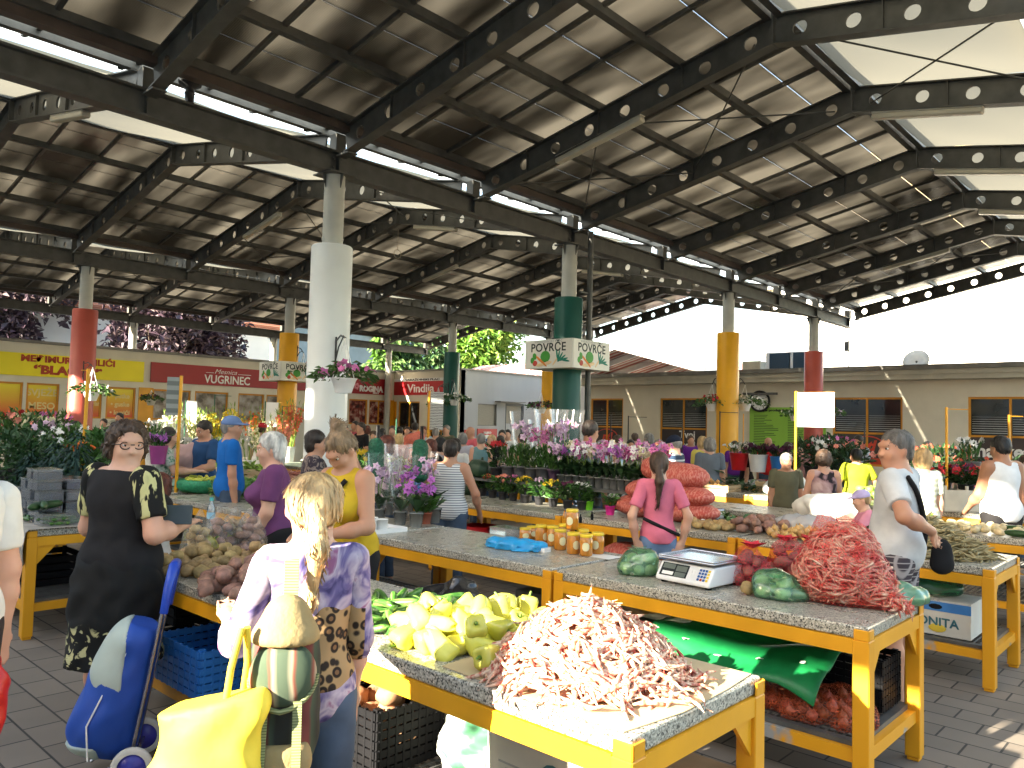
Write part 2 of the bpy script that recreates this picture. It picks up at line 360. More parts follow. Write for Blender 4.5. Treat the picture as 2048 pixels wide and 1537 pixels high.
def perforated(mb, x, p, q, nh, skip=()):
    """a rafter web in the plane x with round holes from p to q (y, z), and its flanges"""
    p = Vector(p); q = Vector(q); L = (q - p).length; d = (q - p) / L; nn = Vector((-d.y, d.x)); hh = WEB / 2; th = .012
    if nn.y < 0: nn = -nn
    k = 16; seg = L / nh
    for i in range(nh):
        c = p + d * seg * (i + .5); ring = []; sq = []
        for j in range(k):
            t = 2 * math.pi * (j + .5) / k; ct, st = math.cos(t), math.sin(t)
            ring.append(c + d * .082 * ct + nn * .082 * st)
            mm = 1 / max(abs(ct), abs(st)); a, b = ct * mm, st * mm
            sq.append(c + d * seg / 2 * a + nn * hh * b)
        # square corners
        for j in range(k):
            j2 = (j + 1) % k
            for s, o in ((-th, 0), (th, 1)):
                vs = [(x + s, *sq[j]), (x + s, *sq[j2]), (x + s, *ring[j2]), (x + s, *ring[j])]
                mb.add(vs, [(0, 1, 2, 3)] if o else [(3, 2, 1, 0)], False)
            mb.add([(x - th, *ring[j]), (x - th, *ring[j2]), (x + th, *ring[j2]), (x + th, *ring[j])], [(0, 1, 2, 3)], False)
        # the four small corner gaps left by the diagonal
        for a in (-1, 1):
            for b in (-1, 1):
                cc = c + d * seg / 2 * a + nn * hh * b
                near = sorted(sq, key=lambda u: (u - cc).length)[:2]
                mb.add([(x - th, *cc), (x - th, *near[0]), (x - th, *near[1])], [(0, 1, 2)], False); mb.add([(x + th, *cc), (x + th, *near[0]), (x + th, *near[1])], [(0, 1, 2)], False)
    for s in (-1, 1):
        o = nn * hh * s; P = p + o; Q = q + o
        mb.bar((x, P.x, P.y), (x, Q.x, Q.y), .15, .016)
def hall_roof(y, label):
    """one gabled bay of the market roof: the low beam at y, the ridge HALF nearer, brown sheets rising to it, white canvas falling away"""
    t = thing('market_roof', label, 'roof', (10, y, 4.9))
    yr = y - HALF; yn = y - 2 * HALF
    b = MB(); b.box(X0, y - .09, 4.9, X1, y + .09, 4.925); b.box(X0, y - .09, 5.175, X1, y + .09, 5.2); b.box(X0, y - .012, 4.925, X1, y + .012, 5.175)
    for x in RAFX:
        for s in (-1, 1): b.box(x - .01, y + s * .012, 4.925, x + .01, y + s * .085, 5.175)
    b.build('beam', STEEL, t)
    for x in RAFX:
        r = MB(); perforated(r, x, (y - .22, ZE), (yr, ZR), 8); perforated(r, x, (yr - .002, ZR), (yn + .25, ZE + .02), 8)
        r.box(x - .08, yr - .012, ZR - WEB / 2 - .02, x + .08, yr + .012, ZR + WEB / 2 + .02)
        for f in (.24, .5, .76):
            for s in (-1, 1): r.box(x - .05, yr + s * f * HALF - .006, rz(1 - f) - .16, x + .05, yr + s * f * HALF + .006, rz(1 - f) + .16)
        r.box(x - .075, y - .1, 5.2, x + .075, y + .05, 5.42); r.box(x - .075, y - .36, 5.11, x + .075, y - .1, 5.13)
        r.build('rafter', STEEL, t)
    up = .21
    for s in (1, -1):
        for f in ((.06, .28, .5, .75, .985) if s > 0 else (.06, .5, .985)):
            pb = MB(); yy = yr + s * HALF * (1 - f); z = rz(f) + up
            pb.box(X0, yy - .045, z - .06, X1, yy + .045, z + .04); pb.build('purlin', STEEL, t)
    pan = MB(); bars = MB(); edges = [.0, .17, .39, .625, .87, 1.]
    for a, c in zip(edges[:-1], edges[1:]):
        ya, yb = yr + HALF * (1 - a) - .008, yr + HALF * (1 - c) + .008; za, zb = rz(a) + up + .06, rz(c) + up + .06
        pan.add([(X0, ya, za), (X1, ya, za), (X1, yb, zb), (X0, yb, zb), (X0, ya, za + .012), (X1, ya, za + .012), (X1, yb, zb + .012), (X0, yb, zb + .012)], [(3, 2, 1, 0), (4, 5, 6, 7), (0, 1, 5, 4), (2, 3, 7, 6)], False)
    pan.build('roof_sheet', PANEL, t)
    for a in edges[1:-1]:
        sm = MB(); yy = yr + HALF * (1 - a); z = rz(a) + up + .09; sm.box(X0, yy - .02, z, X1, yy + .02, z + .004); sm.build('added_seam_diffuser', SEAM, t)
    for f in (.53, .985):
        sm = MB(); yy = yr - HALF * (1 - f); z = rz(f) + up + .07; sm.box(X0, yy - .14, z, X1, yy + .14, z + .004); sm.build('added_seam_diffuser', SEAM, t)  # added above the canvas gaps to stop sun streaks
    gl = MB()
    for xa, xb in zip(RAFX[:-1], RAFX[1:]):
        for k in (1, 2):
            x = xa + (xb - xa) * k / 3; bars.bar((x, yr + HALF - .02, rz(0) + up + .025), (x, yr + .05, rz(1) + up + .025), .05, .05)
        cv = MB(); nx, ny = 8, 6
        for (f0, f1) in ((.97, .545), (.515, .17)):
            b0 = len(cv.v)
            for i in range(nx + 1):
                for j in range(ny + 1):
                    f = f0 + (f1 - f0) * j / ny; u = i / nx
                    sag = .10 * math.sin(math.pi * u) * (.6 + .4 * math.sin(math.pi * j / ny)) + .012 * math.sin(9 * u + 5 * j + xa)
                    cv.v.append((xa + (xb - xa) * u, yr - HALF * (1 - f), rz(f) + up - .02 - sag))
            for i in range(nx):
                for j in range(ny):
                    q = b0 + i * (ny + 1) + j; cv.f.append([q, q + 1, q + ny + 2, q + ny + 1]); cv.mi.append(0); cv.sm.append(True)
        cv.build('canvas', CANVAS, t)
        for k in range(4):
            x = xa + (xb - xa) * k / 3
            bars.bar((x, yr - HALF * .84, rz(.16) + up + .03), (x, yr - HALF * 1.0, rz(0) + up + .03), .05, .04)
    gl.add([(X0, yr - HALF * .78, rz(.22) + up + .06), (X1, yr - HALF * .78, rz(.22) + up + .06), (X1, yr - HALF, rz(0) + up + .06), (X0, yr - HALF, rz(0) + up + .06)], [(0, 1, 2, 3)], False)
    gl.build('skylight', film('sun_diffusing_glass', (.8, .88, .93), .0, .1, .9, .05), t)  # clear glazing made fully translucent so no sun streaks reach the walls
    bars.build('glazing_bars', STEEL, t)
    gu = MB(); gu.box(X0, y - .3, 5.40, X1, y - .17, 5.41); gu.box(X0, y - .3, 5.41, X1, y - .29, 5.5); gu.box(X0, y - .18, 5.41, X1, y - .17, 5.47); gu.build('gutter', pbr('brown_gutter', (.07, .05, .04), .5, .2, 4), t)
    for xa, xb in ((8.28, 10.75), (19.2, 21.7)):
        for s in (1, -1):
            for c0, c1 in ((xa, xb), (xb, xa)):
                for fa, fb in ((.05, .5), (.5, .95)):
                    rd = MB(); rd.tube([(c0, yr + s * HALF * (1 - fa), rz(fa) - .04), (c1, yr + s * HALF * (1 - fb), rz(fb) - .04)], .011, 6); rd.build('tie_rod', STEEL, t)
    return t
hall_roof(8.6, 'nearest bay of the market roof, large brown sheets overhead and white canvas at the right')
hall_roof(18.3, 'middle bay of the market roof behind the white column, brown sheets and a strip of white canvas')
hall_roof(28.0, 'farthest low bay of the market roof over the butchers wall')

def column(x, y, mat, label, rc=.25, steel=False):
    t = thing('column', label, 'column', (x, y, 0))
    if not steel:
        c = MB(); c.lathe([(rc, 0), (rc, 3.93), (rc - .012, 3.95), (.14, 3.951)], (x, y, 0), 40); c.build('casing', mat, t)
    p = MB(); p.lathe([(.133, 0 if steel else 3.94), (.133, 4.88)], (x, y, 0), 28); p.lathe([(.14, 4.03), (.14, 4.06)], (x, y, 0), 28); p.build('pipe', GUSSET, t)
    k = MB(); k.box(x - .2, y - .2, 4.88, x + .2, y + .2, 4.898)
    for a in range(4):
        M = Matrix.Translation((x, y, 0)) @ Matrix.Rotation(R(90 * a), 4, 'Z')
        k.add([M @ Vector(v) for v in ((.13, -.006, 4.7), (.13, -.006, 4.88), (.2, -.006, 4.88), (.13, .006, 4.7), (.13, .006, 4.88), (.2, .006, 4.88))], [(0, 1, 2), (5, 4, 3), (0, 3, 4, 1), (1, 4, 5, 2), (0, 2, 5, 3)], False)
    for zz in (4.98, 5.1):
        for s in (-1, 1):
            for q in (-.05, .05): k.lathe([(.018, 0), (.018, .02)], (x + q, y + s * .013 + (-.02 if s < 0 else 0), zz), 6, M=Matrix.Rotation(R(90), 4, 'X'))
    k.build('head_plate', STEEL, t)
    return t
CW = pbr('white_column_paint', (.72, .74, .72), .42, .05, 2, spec=.4)
CR_ = pbr('brick_red_column_paint', (.42, .075, .05), .42, .1, 2); CY = pbr('yellow_column_paint', (.75, .36, .01), .4, .08, 2); CG = pbr('dark_green_column_paint', (.006, .075, .055), .4, .12, 2)
column(5.79, 8.6, CW, 'thick white round column, the nearest to the camera, with a pink flower basket', .265)
column(10.72, 8.6, CG, 'dark green round column carrying the larger vegetable sign box')
column(16.64, 8.6, CY, 'yellow round column right of the clock side, with two hanging baskets')
column(21.66, 8.6, CR_, 'red round column behind the bright white price board')
column(6.1, 18.3, CR_, 'red round column in front of the yellow banner')
column(11.1, 18.3, CY, 'yellow round column carrying the smaller vegetable sign box')
column(16.95, 18.3, CG, 'dark green round column beside the gothic lettered shop sign')
column(21.75, 18.3, CY, 'yellow column half hidden behind the dark green sign column')
column(10.9, 28.0, CW, 'bare grey steel post rising behind the butchers wall', steel=True)
column(21.55, 27.35, CW, 'bare grey steel post in the corner between the two red shop signs', steel=True)
column(16.3, 28.0, CW, 'bare grey steel post behind the wall right of the purple trees', steel=True)

# ================================================================== buildings
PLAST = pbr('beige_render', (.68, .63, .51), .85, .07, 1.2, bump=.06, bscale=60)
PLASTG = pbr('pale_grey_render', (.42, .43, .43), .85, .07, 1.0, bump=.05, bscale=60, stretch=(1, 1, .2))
CAP = pbr('zinc_capping', (.2, .19, .17), .5, .2, 3, metal=.3)
ORF = pbr('orange_window_frame', (.6, .25, .015), .45, .1, 4)
def wall_open(mb, ax, c, th, u0, u1, z0, z1, ops):
    """a wall along x ('x') or y ('y') at c..c+th with rectangular openings (u0,u1,z0,z1)"""
    def bx(a, b, p, q):
        if b - a < 1e-4 or q - p < 1e-4: return
        if ax == 'x': mb.box(a, c, p, b, c + th, q)
        else: mb.box(c, a, p, c + th, b, q)
    ops = sorted(ops); u = u0
    for (a, b, p, q) in ops:
        bx(u, a, z0, z1); bx(a, b, z0, p); bx(a, b, q, z1); u = b
    bx(u, u1, z0, z1)
def window(parent, ax, c, a, b, p, q, frame=ORF, pane=GLASSD, mull=(), rails=(), fw=.06, name='window'):
    f = MB()
    def bx(m, a, b, p, q, d0, d1):
        if ax == 'x': m.box(a, c + d0, p, b, c + d1, q)
        else: m.box(c + d0, a, p, c + d1, b, q)
    bx(f, a, b, p, p + fw, .04, .12); bx(f, a, b, q - fw, q, .04, .12); bx(f, a, a + fw, p + fw, q - fw, .04, .12); bx(f, b - fw, b, p + fw, q - fw, .04, .12)
    for m in mull: bx(f, m - fw / 2, m + fw / 2, p + fw, q - fw, .045, .115)
    for m in rails: bx(f, a + fw, b - fw, m - fw / 2, m + fw / 2, .05, .11)
    o = f.build(name, frame, parent)
    g = MB(); bx(g, a + fw * .5, b - fw * .5, p + fw * .5, q - fw * .5, .075, .085); g.build('pane', pane, o)
    return o
# ---- the butchers row along y = 27.6
YW = 27.6
def ux(px, py): return onY(px, py, YW).x
bt = thing('butchers_building', 'long beige market building with a butchers shop front at the left', 'building', (10, YW, 0))
def rngx(x0, x1, yt, yb): return (ux(x0, (yt + yb) / 2), ux(x1, (yt + yb) / 2), onY((x0 + x1) / 2, yb, YW).z, onY((x0 + x1) / 2, yt, YW).z)
wl = [rngx(-40, 45, 775, 812 + 12), rngx(52, 118, 772, 825), rngx(165, 204, 776, 828), rngx(212, 271, 778, 832), rngx(305, 381, 783, 832), rngx(389, 456, 786, 834), rngx(476, 528, 790, 838), rngx(532, 582, 793, 840), rngx(698, 735, 803, 841), rngx(738, 778, 805, 843)]
ops = [(a, b, 1.55, 2.62) for a, b, p, q in wl]
mb = MB(); wall_open(mb, 'x', YW, .25, -12, 22.1, 0, 3.86, ops)
mb.build('wall', PLAST, bt)
cp = MB(); cp.box(-12, YW - .06, 3.86, 22.16, YW + .4, 3.95); cp.build('parapet_cap', CAP, bt)
PHOTO = pattern('meat_photo', 'noise', [(.12, .10, .08), (.3, .26, .22), (.42, .4, .38)], 3.5, .4, (.35, .5, .65))
PHOTO2 = pattern('meat_photo_red', 'noise', [(.03, .012, .01), (.22, .04, .03), (.5, .38, .3)], 5, .35, (.35, .5, .68))
OR2 = pbr('orange_poster', (.62, .2, .02), .5, .1, 2)
def grad(name, c0, c1, z0, z1):
    m = bpy.data.materials.new(name); m.use_nodes = True; N, Lk, b = nodes_of(m); b.inputs['Roughness'].default_value = .4
    tc = N.new('ShaderNodeTexCoord'); sp = N.new('ShaderNodeSeparateXYZ'); mr = N.new('ShaderNodeMapRange'); mr.inputs[1].default_value = z0; mr.inputs[2].default_value = z1
    cr = N.new('ShaderNodeValToRGB'); cr.color_ramp.elements[0].color = rgb(*c0); cr.color_ramp.elements[1].color = rgb(*c1)
    Lk.new(tc.outputs['Object'], sp.inputs[0]); Lk.new(sp.outputs[2], mr.inputs[0]); Lk.new(mr.outputs[0], cr.inputs[0]); Lk.new(cr.outputs[0], b.inputs['Base Color']); return m
PGR = grad('yellow_to_red_poster', (.66, .07, .02), (.82, .66, .02), 1.62, 2.5)
for i, (a, b, p, q) in enumerate(ops):
    window(bt, 'x', YW, a, b, p, q, pane=[PGR, PGR, PGR, PGR, PHOTO, PHOTO, PHOTO, PHOTO, PHOTO2, PHOTO2][i], mull=((a + b) / 2,) if i == 9 else ())
cre = pbr('cream_lettering', (.75, .6, .25), .5)
for i, lines in ((1, ('SVJEŽE', 'MESO')), (3, ('• patke', '• guske', '• kunići')), (2, ('• pilići', '• purani'))):
    a, b, p, q = ops[i]; c = (a + b) / 2
    for k, s in enumerate(lines):
        o = text_mb(s, .3 if i == 1 else .21, face_negY(c, YW + .07, q - .3 - k * (.42 if i == 1 else .28)), .002, .006, cre, parent=bt); o.data.transform(Matrix.Translation(-_wl(bt)))
for a, b in ((274, 303), (777, 789)): pil = MB(); pil.box(ux(a, 850), YW - .03, 0, ux(b, 850), YW, 2.65); pil.build('pillar', YEL, bt)
# the wing at x = 22.1 and the pale wall at y = 23.3
XV = 22.12
vt = thing('dairy_building', 'corner building with a dairy shop front and a pale bluish side wall', 'building', (24, 25, 0))
def vy(px, py): return onX(px, py, XV).y
dops = [(vy(838, 850), vy(795, 850), .05, 2.6), (vy(905, 860), vy(858, 860), .05, 2.6)]
mb = MB(); wall_open(mb, 'y', XV, .25, 23.3, 27.6, 0, 3.9, dops)
YP = 23.3
def px_(px, py): return onY(px, py, YP).x
p1 = (px_(955, 850), px_(993, 850), 1.62, 2.55); p2 = (px_(1010, 850), px_(1047, 850), .02, 2.62)
mb.build('wall', PLAST, vt)
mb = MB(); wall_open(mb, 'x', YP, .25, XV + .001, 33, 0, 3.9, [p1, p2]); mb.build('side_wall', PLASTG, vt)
cp = MB(); cp.box(XV - .06, YP - .06, 3.9, 33, YP + .4, 3.97); cp.box(XV - .06, YP + .4, 3.9, XV + .3, 27.7, 3.97); cp.build('parapet_cap', CAP, vt)
for a, b, p, q in dops: window(vt, 'y', XV, a, b, p, q, mull=((a + b) / 2,), rails=(1.35,), name='door')
GRILL = pattern('pale_window_bars', 'wave', [(.03, .03, .03), (.45, .42, .33)], 5.5, .5, (.3, .4), 'X')
window(vt, 'x', YP, *p1, frame=CAP, pane=GRILL, fw=.04)
window(vt, 'x', YP, *p2, frame=pbr('dark_grey_frame', (.05, .06, .065), .5), pane=GRILL, fw=.1, name='door')
aw = MB(); aw.box(px_(990, 800), YP - .35, 2.66, px_(1040, 800), YP, 2.7); aw.build('awning', CAP, vt)
pl = MB(); pl.box(XV - .03, vy(792, 850), 0, XV, vy(783, 850), 2.6); pl.build('pillar', YEL, vt)

def sign_panel(name, label, mat, ax, c, a, b, p, q, th=.05):
    m = MB()
    if ax == 'x': m.box(a, c - th, p, b, c, q)
    else: m.box(c - th, a, p, c, b, q)
    o = m.build(name, mat, loc=(a if ax == 'x' else c, c if ax == 'x' else a, p)); return tag(o, label, 'sign')
def write(o, s, size, M, mat, bold=.004, shear=0, spacing=1., extr=.004):
    t = text_mb(s, size, M, extr, bold, mat, shear=shear, spacing=spacing, parent=o); t.data.transform(Matrix.Translation(-_wl(o))); return t
def squeeze(o, s, size, M, mat, wd, **k):
    """writes s so that it is wd wide"""
    t = write(o, s, size, M, mat, **k); xs = [v.co for v in t.data.vertices]; ax = 0 if max(v.x for v in xs) - min(v.x for v in xs) > .05 else 1
    lo = min(v[ax] for v in xs); hi = max(v[ax] for v in xs); c = (lo + hi) / 2; f = wd / (hi - lo)
    for v in t.data.vertices: v.co[ax] = c + (v.co[ax] - c) * f
    return t
REDS = pbr('red_sign', (.33, .014, .018), .35, .12, .6); REDB = pbr('bright_red_sign', (.45, .015, .02), .35, .06, 1); YELS = pbr('yellow_banner', (.88, .74, .012), .4, .08, .7)
LW = pbr('white_lettering', (.82, .8, .76), .4); LR = pbr('red_lettering', (.42, .05, .012), .5); LK = pbr('black_lettering', (.02, .025, .02), .5); LG = pbr('grey_lettering', (.35, .35, .34), .5)
a, b = ux(-30, 720), ux(287, 740)
s = sign_panel('banner', 'long yellow shop banner with red lettering above the butchers windows', YELS, 'x', YW, a, b, 2.83, 3.53)
c = (ux(42, 720) + ux(228, 730)) / 2
squeeze(s, 'MEĐIMURSKI PILIĆI', .27, face_negY(c, YW - .054, 3.37), LR, ux(228, 730) - ux(40, 720), bold=.012)
squeeze(s, '“BLAGUŠ”', .36, face_negY((ux(66, 740) + ux(203, 745)) / 2, YW - .054, 3.03), LR, ux(203, 745) - ux(66, 740), bold=.02)
a, b = ux(301, 740), ux(640, 765)
s = sign_panel('shop_sign', 'long dark red butchers sign with white lettering behind the yellow column', REDS, 'x', YW, a, b, 2.86, 3.55)
cx = ux(455, 750); squeeze(s, 'VUGRINEC', .42, face_negY(cx, YW - .054, 3.07), LW, ux(501, 760) - ux(410, 760), bold=.008)
squeeze(s, 'Mesnica', .24, face_negY(cx - .1, YW - .054, 3.37), LW, ux(474, 740) - ux(430, 740), bold=-.002, shear=.4)
ln = MB(); ln.box(ux(411, 740), YW - .056, 3.31, ux(427, 740), YW - .05, 3.325); ln.box(ux(475, 745), YW - .056, 3.31, ux(501, 745), YW - .05, 3.325); ln.build('rule_line', LW, s)
a, b = ux(693, 770), ux(776, 775)
s = sign_panel('shop_sign', 'short dark red sign with a white rounded shop name, left of the steel post', REDS, 'x', YW, a, b, 2.86, 3.55)
squeeze(s, 'ROGINA', .33, face_negY(ux(741, 778), YW - .054, 3.08), LW, ux(764, 780) - ux(717, 775), bold=.02)
fl = MB(); cx = ux(712, 772)
for k in range(5): fl.ell((cx + .09 * math.cos(k * 1.257), YW - .056, 3.17 + .09 * math.sin(k * 1.257)), (.06, .006, .06), 8, 5)
fl.build('flower_emblem', pbr('pink_emblem', (.7, .25, .3), .5), s); write(s, 'MESNICE', .08, face_negY(ux(750, 790), YW - .054, 2.92), LW)
a, b = vy(905, 775), vy(790, 775)
s = sign_panel('shop_sign', 'bright red sign with white gothic lettering on the corner building', REDB, 'y', XV, a, b, 2.88, 3.47)
squeeze(s, 'Vindija', .5, face_negX(XV - .054, vy(843, 778), 3.15), LW, vy(817, 778) - vy(871, 778), bold=.01)
s2 = sign_panel('name_strip', 'thin white strip with small dark lettering above the gothic lettered red sign', WHITE, 'y', XV, a, b, 3.475, 3.6)
squeeze(s2, 'VARAŽDINSKI PLAC', .11, face_negX(XV - .054, (a + b) / 2, 3.535), LK, (b - a) * .6)
s = sign_panel('poster', 'red poster with a round white emblem under the barred window of the pale wall', REDB, 'x', YP, p1[0] - .02, p1[1] + .02, .15, 1.5, .03)
em = MB(); cx = (p1[0] + p1[1]) / 2; em.ell((cx, YP - .034, 1.05), (.26, .008, .2), 16, 6); em.build('emblem', LW, s); em = MB(); em.ell((cx + .02, YP - .044, 1.03), (.13, .006, .08), 12, 6); em.build('emblem_centre', pbr('blue_ink', (.03, .09, .25), .5), s)
write(s, 'MLIJEKO', .12, face_negY(cx, YP - .036, 1.33), LW); write(s, 'SIR', .3, face_negY(cx, YP - .036, .5), LW, bold=.01)
s = sign_panel('poster', 'small plain red notice on the pale wall left of the barred window', REDB, 'x', YP, px_(928, 870), px_(948, 870), .7, 1.45, .03)
NOTE = pattern('printed_notice', 'wave', [(.12, .12, .12), (.62, .64, .66)], 9, .6, (.25, .45), 'Z', 2.)
for a, b, l in ((1050, 1064, 'tall narrow printed notice on the pale wall beside the grey door'), (1067, 1084, 'printed notice with a dark picture right of the narrow notice'), (1012, 1030, 'cluster of printed sheets on the lower half of the grey door')):
    tag(sign_panel('notice', l, NOTE, 'x', YP if a != 1012 else YP + .06, px_(a, 860), px_(b, 860), .8, 1.75, .015), l, 'notice')

# ---- the bakery building along x = 25
XB = 25.0
def by(px, py): return onX(px, py, XB).y
bk = thing('bakery_building', 'long low beige building with wide orange framed windows at the right', 'building', (XB, 6, 0))
YE = by(1172, 760)
wn = [(by(b, 830), by(a, 830)) for a, b in ((1181, 1246), (1320, 1414), (1665, 1805), (1936, 2110))]
ops = [(a, b, .72, 2.82) for a, b in wn] + [(by(1642, 880), by(1606, 880), 0, 2.2)]
mb = MB(); wall_open(mb, 'y', XB, .3, -14, YE, 0, 3.32, ops); mb.build('wall', PLAST, bk)
e = MB(); e.box(XB - .45, -14, 3.32, XB + .35, YE + .25, 3.46); e.box(XB - .5, -14, 3.46, XB + .35, YE + .3, 3.6); e.build('eaves', pbr('cream_fascia', (.5, .47, .38), .7, .1, 2), bk)
e = MB(); e.box(XB - .58, -14, 3.6, XB + 9, YE + .35, 3.74); e.build('roof', CAP, bk)
BROWN = pbr('brown_window_film', (.045, .033, .033), .3, .1, 2)
BLIND = pattern('glass_with_white_lines', 'wave', [(.035, .04, .036), (.05, .055, .05), (.25, .26, .24)], 5.2, .1, (.1, .8, .9), 'Z')
for i, (a, b) in enumerate(wn):
    m = a + (b - a) * .5
    wd = window(bk, 'y', XB, a, b, .72, 2.82, mull=(m,), rails=(1.72,), pane=GLASSD)
    st = MB()
    for k in range(8): st.box(XB + .068, a + .09, 1.8 + k * .065, XB + .072, m - .05, 1.8 + k * .065 + .022 - k * .002); st.box(XB + .068, m + .05, 1.8 + k * .065, XB + .072, b - .09, 1.8 + k * .065 + .022 - k * .002)
    st.build('line_decal', LG, wd)
    f = MB(); f.box(XB + .06, a + .06, .95, XB + .07, b - .06, 1.68); f.build('brown_film', BROWN, wd)
    f = MB(); f.box(XB + .058, a + .06, .78, XB + .068, b - .06, .97); f.build('red_band', pbr('orange_red_band', (.55, .05, .02), .4), wd)
    lred = pbr('orange_red_lettering', (.62, .06, .03), .4)
    def wt(s_, size, y, z, mat, **k):
        t = text_mb(s_, size, face_negX(XB + .057, y, z), .002, mat=mat, parent=wd, **k); t.data.transform(Matrix.Translation(-_wl(wd)))
    if i in (0, 2):
        wt('ntl', .42, m, 1.33, lred, bold=.02, shear=.25)
        el = MB(); pts = [(XB + .057, m + .5 * math.cos(t), 1.33 + .3 * math.sin(t)) for t in [R(20 + 13 * k) for k in range(25)]]; el.tube(pts, [.004 + .02 * math.sin(math.pi * k / 24) for k in range(25)], 5); el.build('swoosh', lred, wd)
    elif i == 1: wt('Tvoj', .36, m - .15, 1.5, LW, bold=.008); wt('prijatelj!', .36, m + .1, 1.12, LW, bold=.008)
    else: wt('market', .5, m + .25, 1.3, LW, bold=.015)
dr = MB(); dr.box(XB + .05, ops[-1][0] + .03, 0, XB + .1, ops[-1][1] - .03, 2.18); dr.build('door', pbr('red_brown_door', (.3, .06, .035), .4), bk)
a, b = by(1652, 900), by(1500, 900)
s = sign_panel('notice_board', 'large lime green wall board of small print below the clock', pbr('lime_board', (.26, .5, .06), .5, .05, 2), 'y', XB - .01, a, b, .7, 2.5, .04)
tx = MB()
for col_ in (.06, .52):
    for k in range(26): tx.box(XB - .054, a + (b - a) * (1 - col_ - (.14 + .2 * rnd.random())), .85 + k * .055, XB - .051, a + (b - a) * (1 - col_), .85 + k * .055 + .022)
tx.build('print_lines', pbr('dark_green_print', (.06, .12, .03), .6), s)
squeeze(s, 'Popis prodajnih mjesta na tržnici', .1, face_negX(XB - .054, (a + b) / 2, 2.4), LK, (b - a) * .75)
ck = onX(1521, 803, XB - .05)
c = thing('clock', 'round black rimmed wall clock above the lime green board', 'clock', ck)
MY = Matrix.Rotation(R(-90), 4, 'Y')
m = MB(); m.lathe([(.30, 0), (.36, .02), (.36, .09), (.31, .1), (.29, .06)], ck, 32, M=MY, caps=False); m.build('rim', BLACK, c)
m = MB(); m.lathe([(.30, .05), (.0, .052)], ck, 32, M=MY); m.build('dial', WHITE, c)
m = MB()
for k in range(12):
    t = R(30 * k); p = ck + Vector((-.056, .24 * math.sin(t), .24 * math.cos(t))); q = ck + Vector((-.056, .28 * math.sin(t), .28 * math.cos(t))); m.bar(p, q, .02, .006, up=(1, 0, 0))
m.build('hour_mark', BLACK, c)
for ang, L, nm in ((R(8.72 * 30), .15, 'hour_hand'), (R(43.5 * 6), .23, 'minute_hand')):
    m = MB(); d = Vector((0, -math.sin(ang), math.cos(ang))); m.bar(ck + Vector((-.06, 0, 0)) - d * .04, ck + Vector((-.06, 0, 0)) + d * L, .02, .006, up=(1, 0, 0)); m.build(nm, BLACK, c)
m = MB(); p = onX(1518, 788, XB - .3); m.box(XB - .3, p.y - .6, p.z - .04, XB - .2, p.y + .6, p.z + .04); m.box(XB - .2, p.y - .04, p.z - .02, XB, p.y + .04, p.z + .02); tag(m.build('wall_lamp', GREYM, loc=(XB, p.y, p.z)), 'long thin grey lamp bar on the wall just above the clock', 'lamp')
p = onX(1505, 735, XB - .3); m = MB(); m.box(XB - .4, p.y - .33, p.z - .22, XB, p.y + .33, p.z + .2); tag(bevel(m.build('wall_box', CREAM, loc=(XB, p.y, p.z)), .02), 'square cream box under the eaves above the clock', 'box')
for px, py, l in ((1556, 719, 'grey air conditioner on the roof edge left of the red column'), (1604, 714, 'dark air conditioner half hidden behind the red column')):
    p = onX(px, py, XB + .6); t = thing('air_conditioner', l, 'air conditioner', (p.x, p.y, 3.74))
    m = MB(); m.box(p.x, p.y - .45, 3.8, p.x + .35, p.y + .45, 4.4); bevel(m.build('casing', WHITEP, t), .02)
    m = MB(); m.box(p.x - .012, p.y - .4, 3.84, p.x - .002, p.y + .3, 4.36); m.build('grille', pattern('cooling_fins', 'wave', [(.015, .03, .05), (.06, .1, .14)], 9, .5, (.3, .6), 'Z'), t)
p = onX(1832, 722, XB + 1.2); t = thing('satellite_dish', 'pale satellite dish rising over the flat roof edge', 'dish', (p.x, p.y, 3.74))
m = MB(); Md = Matrix.Rotation(R(-65), 4, 'Y'); m.lathe([(.0, -.08), (.2, -.06), (.38, 0), (.385, .01), (.2, -.045), (0, -.065)], (p.x, p.y, 4.0), 24, M=Md); m.build('bowl', CREAM, t)
m = MB(); m.tube([(p.x + .1, p.y, 3.74), (p.x + .05, p.y, 4.0)], .03); m.build('mount', GREYM, t)
p = onX(1697, 715, XB + .3); m = MB(); m.tube([(XB + .3, p.y, 3.74), (XB + .3, p.y, 4.85)], .02); m.lathe([(.09, 0), (.07, .05), (.03, .06)], (XB + .3, p.y, 3.74), 12); m.box(XB + .24, p.y - .02, 4.3, XB + .36, p.y + .12, 4.6); tag(m.build('roof_mast', GREYM, loc=(XB + .3, p.y, 3.74)), 'thin grey mast on the flat roof right of the red column', 'mast')

